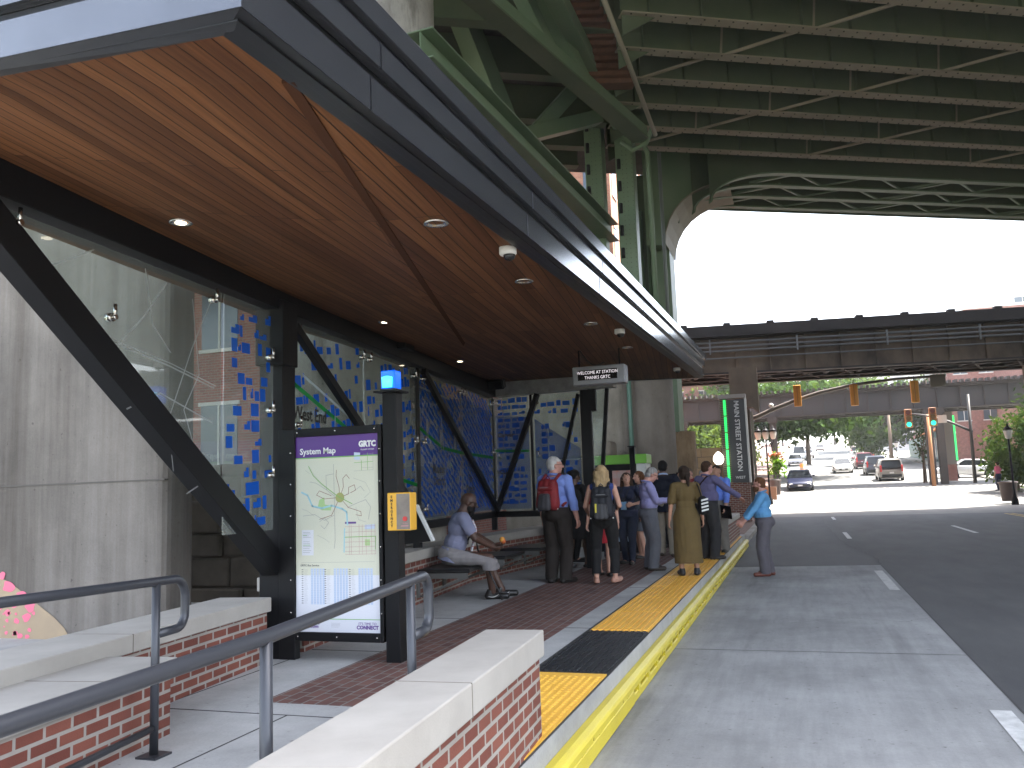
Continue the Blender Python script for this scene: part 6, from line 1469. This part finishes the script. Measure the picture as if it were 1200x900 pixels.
    # ---- trousers / shorts / skirt
    if bottom:
        nm, colr, kind = bottom[0], bottom[1], bottom[2]; opt = bottom[3] if len(bottom) > 3 else {}; Q = Prims(); w = opt.get('w', 0.0)
        Q.ell(T((0, -.006, .945)), (hw+.026+belly*.3, .142+belly*.45, .135), TL)
        if belly or True: Q.rings([(T((0, .0+belly*.2, 1.06)), ww+.028+belly*.45, .118+belly*.5, TL), (T((0, -.004, .95)), hw+.022, .134+belly*.3, TL)])
        if kind == 'skirt':
            hz = opt.get('hz', .5); Q.rings([(T((0, 0, 1.05)), ww+.03, .125, TL), (T((0, 0, .93)), hw+.03, .15, TL), (Vector((0, 0, hz-.02))+dz*.3, opt.get('wide', .20), opt.get('wide', .20)*.8, None)]); clips = [((0, 0, hz), (0, 0, -1))]
        else:
            for k in (-1, 1):
                if kind == 'shorts':
                    e = KN[k].lerp(AN[k], .30); Q.cap(HIPJ[k], KN[k], .112, .098).cap(KN[k], e, .100, .100)
                else:
                    Q.cap(HIPJ[k], KN[k], l0+.022+w, l1+.024+w).cap(KN[k], AN[k]+Vector((0, -.008, -.02)), l1+.022+w, l2+.026+w*1.25)
                    if opt.get('slim'): pass
            clips = [((0, 0, .045), (0, 0, -1))] if kind != 'shorts' else [((0, 0, KN[1].z-.15), (0, 0, -1))]
            if kind == 'crop': clips = [((0, 0, .16), (0, 0, -1))]
        clips.append((T((0, 0, 1.035)), TL @ Vector((0, 0, 1))))
        mats_ = [cloth(nm, colr)]; mf = None
        if opt.get('belt'):
            mats_.append(mat('belt_'+nm, opt['belt'], .5)); tz = TL.inverted()
            mf = lambda c: 1 if (tz @ (c-dz-Vector((0, 0, .97)))).z+.97 > 1.0 else 0
        vox('skirt' if kind == 'skirt' else ('shorts' if kind == 'shorts' else 'trousers'), Q, mats_, t, voxel, 3, amp=.010, nscale=8, stretch=(1.1, 1.1, .7), clips=clips, matf=mf, scale=s, seed=len(label)+2)
    # ---- shoes
    if shoes:
        nm, colr, kind = shoes[:3]; solec = shoes[3] if len(shoes) > 3 else (.02, .02, .02)
        for k in (-1, 1):
            fy = R(feet[k][2]) if k in feet and len(feet[k]) > 2 else R(-8*k); lift = feet[k][3] if k in feet and len(feet[k]) > 3 else 0
            c = Vector((AN[k].x, AN[k].y, lift)); F_ = Matrix.Rotation(fy, 3, 'Z'); q = lambda x, y_, z_: c+F_ @ Vector((x, y_, z_)); Q = Prims()
            tall = {'sneaker': .062, 'dress': .050, 'flat': .030, 'heel': .034, 'hightop': .075}[kind]
            Q.cap(q(0, -.055, tall*.62), q(0, .06, tall*.55), .043, .044).cap(q(0, .06, tall*.55), q(.0, .165, .034), .045, .040)
            if kind in ('sneaker', 'dress', 'hightop'): Q.cap(q(0, -.045, .05), q(0, -.025, tall+.035), .045, .044)
            if kind == 'heel': Q.cap(q(0, -.07, .01), q(0, -.065, .05), .02, .028)
            so_ = vox('shoe', Q, [mat('shoe_'+nm, colr, .45), mat('sole_%02d' % int(solec[0]*99), solec, .6)], t, .0085, 2, clips=[(c, (0, 0, -1)), ((0, 0, c.z+tall+.055), (0, 0, 1))] if kind != 'x' else [], matf=(lambda cc: 1 if cc.z-c.z < .016 else 0), scale=s)
            if len(shoes) > 4:   # pale curved side mark
                for sd_ in (-1, 1):
                    b = MB(); pts = []
                    for u in np.linspace(0, 1, 9): pts.append((-.050+.13*u, .040+.030*u*u-.018*sin(pi*u*.9), .0045*sin(pi*min(1, u*1.0))+.0008))
                    up_ = [q(sd_*(.0505-.006*max(0, (yy-.03)/.09)), yy, zz+hh)*s for yy, zz, hh in pts]; lo_ = [q(sd_*(.0505-.006*max(0, (yy-.03)/.09)), yy, zz-hh)*s for yy, zz, hh in pts]
                    b.prism(up_+lo_[::-1], F_ @ Vector((sd_*.003, 0, 0))); b.build('side_mark', white_plastic, so_)
    t.location = (x, y, z); t.rotation_euler = (0, 0, R(rz)); t.scale = (1.07, 1.05, 1)
    J = dict(SH=SH, EL=EL, WR=WR, KN=KN, AN=AN, T=T, HP=HP, s=s, hc=hc, TL=TL, loc=(x, y, z), rz=R(rz), t=t)
    return J
def held(name, label, cat, J, group=None):
    t = root(name, label, cat, (0, 0, 0), group); t.location = J['loc']; t.rotation_euler = (0, 0, J['rz']); t.scale = (1.07, 1.05, 1); return t
def strap(J, par, pts, w, m, name='strap', th=.006):
    b = MB(); s = J['s']; P = [Vector(p)*s for p in pts]
    b.tube(P, w*s, 8); return b.build(name, m, par)
def backpack(J, label, c1, c2, nm, yellow=False, low=0):
    t = held('backpack', label, 'backpack', J); T, s = J['T'], J['s']; m1, m2 = cloth('pack_'+nm, c1, .15, .6), cloth('pack2_'+nm, c2, .15, .6)
    Q = Prims()
    for x in (-.085, .085):
        for z0, z1 in ((1.08, 1.36),): Q.cap(T((x, -.215, z0-low)), T((x*.85, -.195, z1)), .088, .070)
    Q.cap(T((0, -.24, 1.08-low)), T((0, -.20, 1.38)), .085, .065); vox('pack_body', Q, [m1], t, .010, 4, amp=.006, nscale=10, scale=s)
    Q = Prims(); Q.cap(T((-.055, -.315, 1.04-low)), T((-.045, -.295, 1.20-low)), .045, .038).cap(T((.055, -.315, 1.04-low)), T((.045, -.295, 1.20-low)), .045, .038).cap(T((0, -.32, 1.04-low)), T((0, -.30, 1.20-low)), .05, .04); vox('front_pocket', Q, [m2], t, .010, 4, scale=s)
    Q = Prims(); Q.cap(T((-.08, -.275, 1.30)), T((.08, -.275, 1.30)), .032, .032); vox('top_pocket', Q, [m1], t, .009, 3, scale=s)
    for k in (-1, 1): strap(J, t, [T((k*.095, -.16, 1.42)), T((k*.105, -.06, 1.495)), T((k*.115, .06, 1.46)), T((k*.13, .135, 1.33)), T((k*.165, .09, 1.16)), T((k*.16, -.10, 1.06))], .021, m1, 'shoulder_strap')
    b = MB(); b.tube([T((-.03, -.18, 1.44))*s, T((0, -.19, 1.475))*s, T((.03, -.18, 1.44))*s], .008*s, 6); b.build('grab_loop', m1, t)
    if yellow: b = MB(); p = T((-.068, -.362, 1.17-low))*s; b.beam(p-Vector((0, 0, .065)), p+Vector((.0, .008, .065)), .022, .012); b.build('zip_tab', mat('zip_yellow', (.65, .55, .05), .5), t)
    b = MB(); b.beam(T((-.06, -.305, 1.315))*s, T((.06, -.305, 1.315))*s, .008, .006); b.build('zip', mat('zip_grey', (.3, .3, .3), .4), t)
    for k in (-1, 1): b = MB(); b.ell(T((k*.155, -.23, 1.02-low))*s, (.012, .012, .012), 8, 5); b.build('buckle', white_plastic, t)
    return t
PZ = .334
SKY_ = (.20, .29, .60); 
# 1 white haired man with red backpack
J = person('tall white haired man in blue shirt and brown trousers wearing a red backpack', -3.62, 13.0, PZ, -14, 1.93, 'm', .03, 'pink', ('short', 'white'), (-52, 2), hands={1: (.30, .06, .80), -1: (-.26, .10, .80)}, feet={-1: (-.10, 0, 14), 1: (.10, .02, -16)},
    top=('periwinkle', (.19, .27, .62), 'rolled'), bottom=('peat', (.024, .019, .017), 'long', dict(w=.014, belt=(.015, .012, .01))), shoes=('black', (.012, .011, .011), 'dress'), glasses='wire')
backpack(J, 'red backpack with grey side on the white haired man', (.20, .018, .022), (.045, .043, .048), 'red')
# 2 woman in black dress, back turned
person('woman with dark gathered hair in a black dress walking away beside the white haired man', -3.90, 15.35, PZ, -20, 1.76, 'f', 0, 'brown', ('bun', 'black'), (-20, 0), hands={1: (.24, .18, .84)}, feet={-1: (-.07, -.12, 10), 1: (.07, .20, -10)}, top=('black_dress', (.010, .010, .011), 'half', dict(dress=.52, wide=.19)), shoes=('black', (.012, .011, .011), 'flat'))
# 3 woman with long brown hair looking right
person('woman with long brown hair and burgundy top looking right, behind the black dress', -4.25, 16.6, PZ, -80, 1.74, 'f', 0, 'light', ('long', 'auburn'), (-5, 0), top=('burgundy', (.13, .02, .03), 'long'), bottom=('black', (.012, .012, .013), 'long'), shoes=('black', (.012, .011, .011), 'flat'), far=True)
# 4 blonde woman with backpack
J = person('blonde woman in sleeveless blue top and black trousers with a black grey backpack', -2.83, 12.8, PZ, 8, 1.76, 'f', 0.015, 'light', ('wavy', 'blonde'), (-8, 0), hands={1: (.20, .26, 1.12), -1: (-.23, .22, 1.05)}, feet={-1: (-.13, 0, 8, .03), 1: (.13, .03, -20, .03)}, elbow={1: (.35, -.6, -1), -1: (-.35, -.6, -1)},
    top=('royal', (.035, .06, .22), 'sleeveless'), bottom=('black', (.012, .012, .013), 'crop'), shoes=('nude', (.40, .21, .15), 'heel', (.28, .14, .08)))
backpack(J, 'black and grey backpack with yellow zip tab on the blonde woman', (.018, .019, .024), (.052, .052, .056), 'grey', True, .05)
t = held('phone', 'dark phone in the right hand of the blonde woman', 'phone', J); p = J['WR'][1]*J['s']; MB().obox(p+Vector((-.02, .08, .04)), (.036, 0, 0), (0, .0, .07), (0, .004, 0)).build('phone_body', black_gloss, t)
# 5 woman in the red dress facing us, mostly hidden
person('woman in a red dress with strappy sandals facing us, hidden behind the blonde woman', -3.12, 14.1, PZ, 178, 1.68, 'f', 0, 'light', ('bob', 'brown'), (0, 0), top=('red_dress', (.33, .02, .03), 'short', dict(dress=.55, wide=.20)), shoes=('black', (.012, .011, .011), 'flat'), feet={-1: (-.09, .1, 20), 1: (.09, 0, -20)})
# 6 woman behind in blue
person('dark haired woman in bright blue top, farther back between the black dress and the blonde', -3.85, 17.2, PZ, 30, 1.74, 'f', 0, 'tan', ('bob', 'dark'), (20, 0), top=('azure', (.03, .12, .38), 'half'), bottom=('navy', (.02, .025, .05), 'long'), shoes=('black', (.012, .011, .011), 'flat'), far=True)
# 7 young woman with badge
J = person('young woman with wavy brown hair in navy with a blue badge on a lanyard', -3.08, 16.1, PZ, 172, 1.68, 'f', 0, 'light', ('long', 'brown'), (22, 4), hands={1: (.16, .22, 1.20), -1: (-.18, .20, 1.15)}, elbow={1: (1, -.3, -1), -1: (-1, -.3, -1)}, feet={-1: (-.08, .12, 10), 1: (.09, -.04, -14)}, top=('navy', (.014, .018, .034), 'half', dict(hem=.9)), bottom=('navy2', (.018, .023, .042), 'long'), shoes=('black', (.012, .011, .011), 'flat'))
t = held('badge', 'blue conference badge hanging from the lanyard of the young woman', 'badge', J); T_, s_ = J['T'], J['s']; p = T_((.02, .165, 1.11))*s_; MB().obox(p, (.052, 0, 0), (0, .0, .075), (0, .003, 0)).build('card', mat('badge_blue', (.16, .36, .62), .35, col2=(.4, .55, .7), vscale=12), t); b = MB(); b.tube([p+Vector((0, 0, .07)), T_((.075, .14, 1.36))*s_, T_((.08, .0, 1.50))*s_], .006, 5); b.tube([p+Vector((0, 0, .07)), T_((-.055, .14, 1.36))*s_, T_((-.08, .0, 1.50))*s_], .006, 5); b.build('lanyard', black_vinyl, t)
# 8 woman behind with auburn hair and bare legs
person('woman with auburn hair, bare legs and grey dress standing behind the badge wearer', -3.05, 17.3, PZ, 120, 1.72, 'f', 0, 'light', ('long', 'ginger'), (10, 0), top=('slate_dress', (.09, .10, .12), 'half', dict(dress=.55, wide=.20)), shoes=('dark', (.02, .017, .015), 'flat'), far=True)
# 9 lavender man on phone
J = person('grey haired man in lavender shirt and grey trousers looking down at his phone', -2.50, 14.93, PZ, -70, 1.76, 'm', .045, 'pink', ('short', 'grey'), (0, -26), (1, 0), hands={1: (.06, .34, 1.17), -1: (-.10, .34, 1.16)}, elbow={1: (.6, -.8, -1), -1: (-.6, -.8, -1)}, feet={-1: (-.11, 0, 6), 1: (.12, .02, -12)}, palm={1: (-.4, 0, 1), -1: (.4, 0, 1)}, glasses='wire',
    top=('lavender', (.30, .29, .52), 'long', dict(amp=.014)), bottom=('ash_grey', (.125, .130, .150), 'long', dict(w=.022, belt=(.012, .011, .011))), shoes=('brownblack', (.035, .025, .02), 'dress'))
t = held('phone', 'phone held by the grey haired man in the lavender shirt', 'phone', J); p = (J['WR'][1]+J['WR'][-1])/2*J['s']+Vector((0, .09, .03)); MB().obox(p, (.036, 0, 0), (0, .06, .04), (0, -.002, .003)).build('phone_body', black_gloss, t)
# 10 bald headed man behind
person('balding man with pink face and dark jacket seen over the lavender shirt', -3.05, 20.2, PZ, -120, 1.78, 'm', .02, 'pink', ('thin', 'brown'), (0, 0), top=('charcoal', (.02, .021, .024), 'jacket'), bottom=('charcoal2', (.02, .02, .022), 'long'), shoes=('black', (.012, .011, .011), 'dress'), far=True)
# 11 navy blazer man
person('black haired man in a navy blazer and khaki trousers with his back to us', -2.62, 17.7, PZ, 4, 1.92, 'm', .02, 'brown', ('short', 'black'), (-6, 0), hands={1: (.22, .24, 1.05), -1: (-.22, .24, 1.05)}, feet={-1: (-.11, .10, 8), 1: (.12, -.08, -12)}, top=('navy_blazer', (.008, .010, .020), 'jacket', dict(hem=.80, collarname='paleblue', collarcol=(.35, .45, .65))), bottom=('khaki', (.25, .22, .175), 'long', dict(w=.014)), shoes=('dkbrown', (.03, .017, .012), 'dress'))
# 12 olive dress
J = person('woman with dark ponytail in a long olive belted dress on the yellow strip', -1.72, 13.84, PZ+.02, 14, 1.70, 'f', .02, 'tan', ('pony', 'dark'), (24, 0), hands={1: (.27, .08, .80), -1: (-.27, .02, .80)}, feet={-1: (-.11, 0, 6), 1: (.12, .02, -14)}, glasses='dark', top=('olive', (.115, .078, .030), 'half', dict(dress=.20, wide=.215, belt=True, amp=.012)), shoes=('black', (.012, .011, .011), 'sneaker', (.6, .6, .58)))
t = held('shoulder_bag', 'black and white striped bag on the right shoulder of the olive dress', 'bag', J); T_, s_ = J['T'], J['s']; Q = Prims(); Q.cap(T_((.255, -.12, 1.02)), T_((.245, -.12, 1.20)), .075, .062).cap(T_((.255, -.03, 1.02)), T_((.245, -.03, 1.20)), .075, .062)
vox('bag_body', Q, [cloth('bag_black', (.012, .012, .013))], t, .009, 3, scale=s_); b = MB()
for k in range(4): b.obox(T_((.265, -.195, 1.03+.055*k))*s_, (.050, .0, .012), (0, .008, 0), (0, 0, .013))
b.build('stripe', white_plastic, t); strap(J, t, [T_((.23, -.13, 1.24)), T_((.19, -.10, 1.42)), T_((.165, -.01, 1.49)), T_((.19, .09, 1.38)), T_((.24, -.02, 1.24))], .011, cloth('bag_black', (.012, .012, .013)))
# 13/14 two men behind
person('grey haired man looking down, half hidden between olive dress and purple shirt', -2.45, 20.8, PZ, 160, 1.80, 'm', .02, 'pink', ('short', 'ash'), (0, -8), top=('dull_red', (.20, .03, .035), 'long'), bottom=('charcoal2', (.02, .02, .022), 'long'), shoes=('black', (.012, .011, .011), 'dress'), far=True)
person('grey haired man with full face turned right, just left of the purple shirt', -2.05, 20.0, PZ, -150, 1.74, 'm', .03, 'pink', ('short', 'grey'), (10, 0), top=('stone', (.3, .29, .27), 'long'), bottom=('charcoal2', (.02, .02, .022), 'long'), shoes=('black', (.012, .011, .011), 'dress'), far=True)
# 15 purple shirt reaching
J = person('stocky man in purple checked shirt with a shoulder strap reaching out his right hand', -1.68, 16.8, PZ+.01, -42, 1.84, 'm', .07, 'pink', ('short', 'brown'), (-8, 0), (3, 0), hands={1: (.34, .55, 1.02), -1: (-.25, .10, .82)}, elbow={1: (.5, -.4, -1)}, feet={-1: (-.12, .02, 8), 1: (.12, 0, -14)}, top=('plum', (.115, .105, .20), 'long', dict(amp=.013)), bottom=('graphite', (.030, .029, .030), 'long', dict(w=.016, belt=(.10, .035, .018))), shoes=('dark', (.02, .017, .015), 'dress'), palm={1: (0, 0, -1)})
t = held('shoulder_bag', 'dark brown strap bag across the back of the purple shirt', 'bag', J); T_ = J['T']; strap(J, t, [T_((.15, .04, 1.49)), T_((.10, -.10, 1.46)), T_((-.04, -.165, 1.28)), T_((-.16, -.17, 1.08)), T_((-.22, -.06, .96)), T_((-.16, .16, 1.08)), T_((.06, .17, 1.36)), T_((.15, .06, 1.485))], .014, cloth('strap_brown', (.03, .016, .012))); Q = Prims(); Q.cap(T_((-.235, -.10, .86)), T_((-.225, .08, .86)), .085, .085); vox('bag_body', Q, [cloth('strap_brown', (.03, .016, .012))], t, .012, 3, scale=J['s'])
# 16 bright blue shirt facing us
J = person('dark haired man in bright blue shirt and khaki trousers facing us with a tablet', -1.62, 18.55, PZ, 158, 1.80, 'm', .02, 'tan', ('short', 'dark'), (18, 0), hands={-1: (-.24, .20, .86), 1: (.24, .06, .80)}, feet={-1: (-.11, .04, 10), 1: (.1, 0, -10)}, top=('cobalt', (.13, .22, .64), 'long'), bottom=('stonegrey', (.20, .185, .165), 'long', dict(w=.012)), shoes=('black', (.012, .011, .011), 'dress'))
t = held('tablet', 'dark tablet with pale cover held low by the bright blue shirt man', 'tablet', J); p = J['WR'][-1]*J['s']; MB().obox(p+Vector((-.03, .06, -.10)), (.10, .02, .02), (0, .02, .13), (0, -.006, .002)).build('tablet_body', black_gloss, t)
# 17 man in the road
person('bearded man in light blue shirt and grey trousers standing in the road', -.66, 17.08, .008, 96, 1.83, 'm', .07, 'pink', ('short', 'ginger'), (-4, 0), (3, 0), hands={1: (.16, .50, .82), -1: (-.20, .44, .86)}, elbow={1: (.4, -.6, -1), -1: (-.4, -.8, -1)}, feet={-1: (-.10, .05, 10), 1: (.12, -.04, -16)}, beard=('ginger', 1), glasses='dark', top=('skyblue', (.13, .34, .60), 'rolled', dict(amp=.012)), bottom=('warmgrey', (.115, .105, .120), 'long', dict(w=.018, belt=(.03, .02, .015))), shoes=('chestnut', (.12, .030, .018), 'dress', (.05, .02, .015)), group='people waiting on the platform')
# 18 seated man
J = person('seated bald bearded man in grey T-shirt and shorts on the nearest bench holding fruit', -4.54, 10.95, PZ, -64, 1.90, 'm', .035, 'dark', ('bald', 'black'), (-4, -4), (17, 0), hip=(0, 0, .535), hands={1: (.13, .47, .635), -1: (-.05, .50, .655)}, elbow={1: (.7, -.3, -.8), -1: (-.7, -.3, -.8)}, feet={-1: (-.10, .60, 6), 1: (.10, .46, -10)}, grip=(.95, .9), palm={1: (-.5, .1, .9), -1: (.5, .1, .9)}, voxel=.0075,
    beard=('black', 2), glasses='dark', top=('heather', (.215, .225, .33), 'short', dict(hem=.86, amp=.012)), bottom=('pale_grey', (.235, .22, .225), 'shorts'), shoes=('black', (.010, .010, .011), 'sneaker', (.62, .62, .6), 1), group='people waiting on the platform')
s_ = J['s']; T_ = J['T']
b = MB()   # folded striped towel on his chest
t = held('towel', 'white towel with red stripes over the right shoulder front of the seated man', 'towel', J); L_ = [T_((.11, .12, 1.42)), T_((.125, .185, 1.33)), T_((.12, .20, 1.20)), T_((.11, .205, 1.06))]
for i in range(3): b.m = 0; b.beam(L_[i]*s_, L_[i+1]*s_, .13, .016, up=(0, 1, .2))
b.m = 1
for i in range(9): u = i/9*2.95; k = int(u); q = L_[k].lerp(L_[k+1], u-k)*s_; b.obox(q, (.066, 0, 0), (0, .0105, 0), (0, 0, .0035))
b.build('towel_cloth', [cloth('towel_white', (.60, .60, .64)), mat('towel_red', (.45, .10, .10), .8)], t)
p = (J['WR'][1]+J['WR'][-1])/2*s_; t = held('fruit', 'peeled orange fruit in the hands of the seated man', 'fruit', J); b = MB(); b.ell(p+Vector((0, .13, .075)), (.040, .038, .043), 14, 10); b.build('fruit_flesh', mat('fruit_yellow', (.72, .38, .06), .5, col2=(.6, .22, .03), vscale=30), t); b = MB(); b.ell(p+Vector((.01, .142, .055)), (.036, .034, .032), 12, 8); b.build('peel', mat('peel_orange', (.55, .13, .03), .5), t)
t = held('walking_cane', 'black walking cane with crook handle leaning across the seated man\'s legs', 'cane', J); g0 = Vector((.0, .26, .78)); g1 = Vector((.33, .60, .015))
arc = [g0+Vector((-.03, -.05, -.05)), g0+Vector((-.03, -.05, .0)), g0+Vector((-.025, -.03, .045)), g0+Vector((0, .02, .055)), g0+Vector((.02, .05, .03)), g0+Vector((.02, .06, -.02))]
MB().tube([q for q in arc]+[Vector((.06, .33, .66)), Vector((.2, .475, .33)), g1], .011, 10).build('shaft', black_plastic, t); MB().tube([g1+Vector((-.006, -.006, .02)), g1], .016, 10).build('rubber_tip', rubber, t)
# 19 far pedestrian in pink by the shrubs
p = atY(1170, 557, 58); person('distant pedestrian in pink top and dark trousers walking by the shrubs on the right', p.x, 58, gz(58)+.13, 40, 1.7, 'f', 0, 'tan', ('short', 'dark'), (0, 0), top=('pink', (.55, .12, .20), 'short'), bottom=('navy', (.02, .025, .05), 'long'), shoes=('black', (.012, .011, .011), 'flat'), voxel=.016, group='pedestrians')
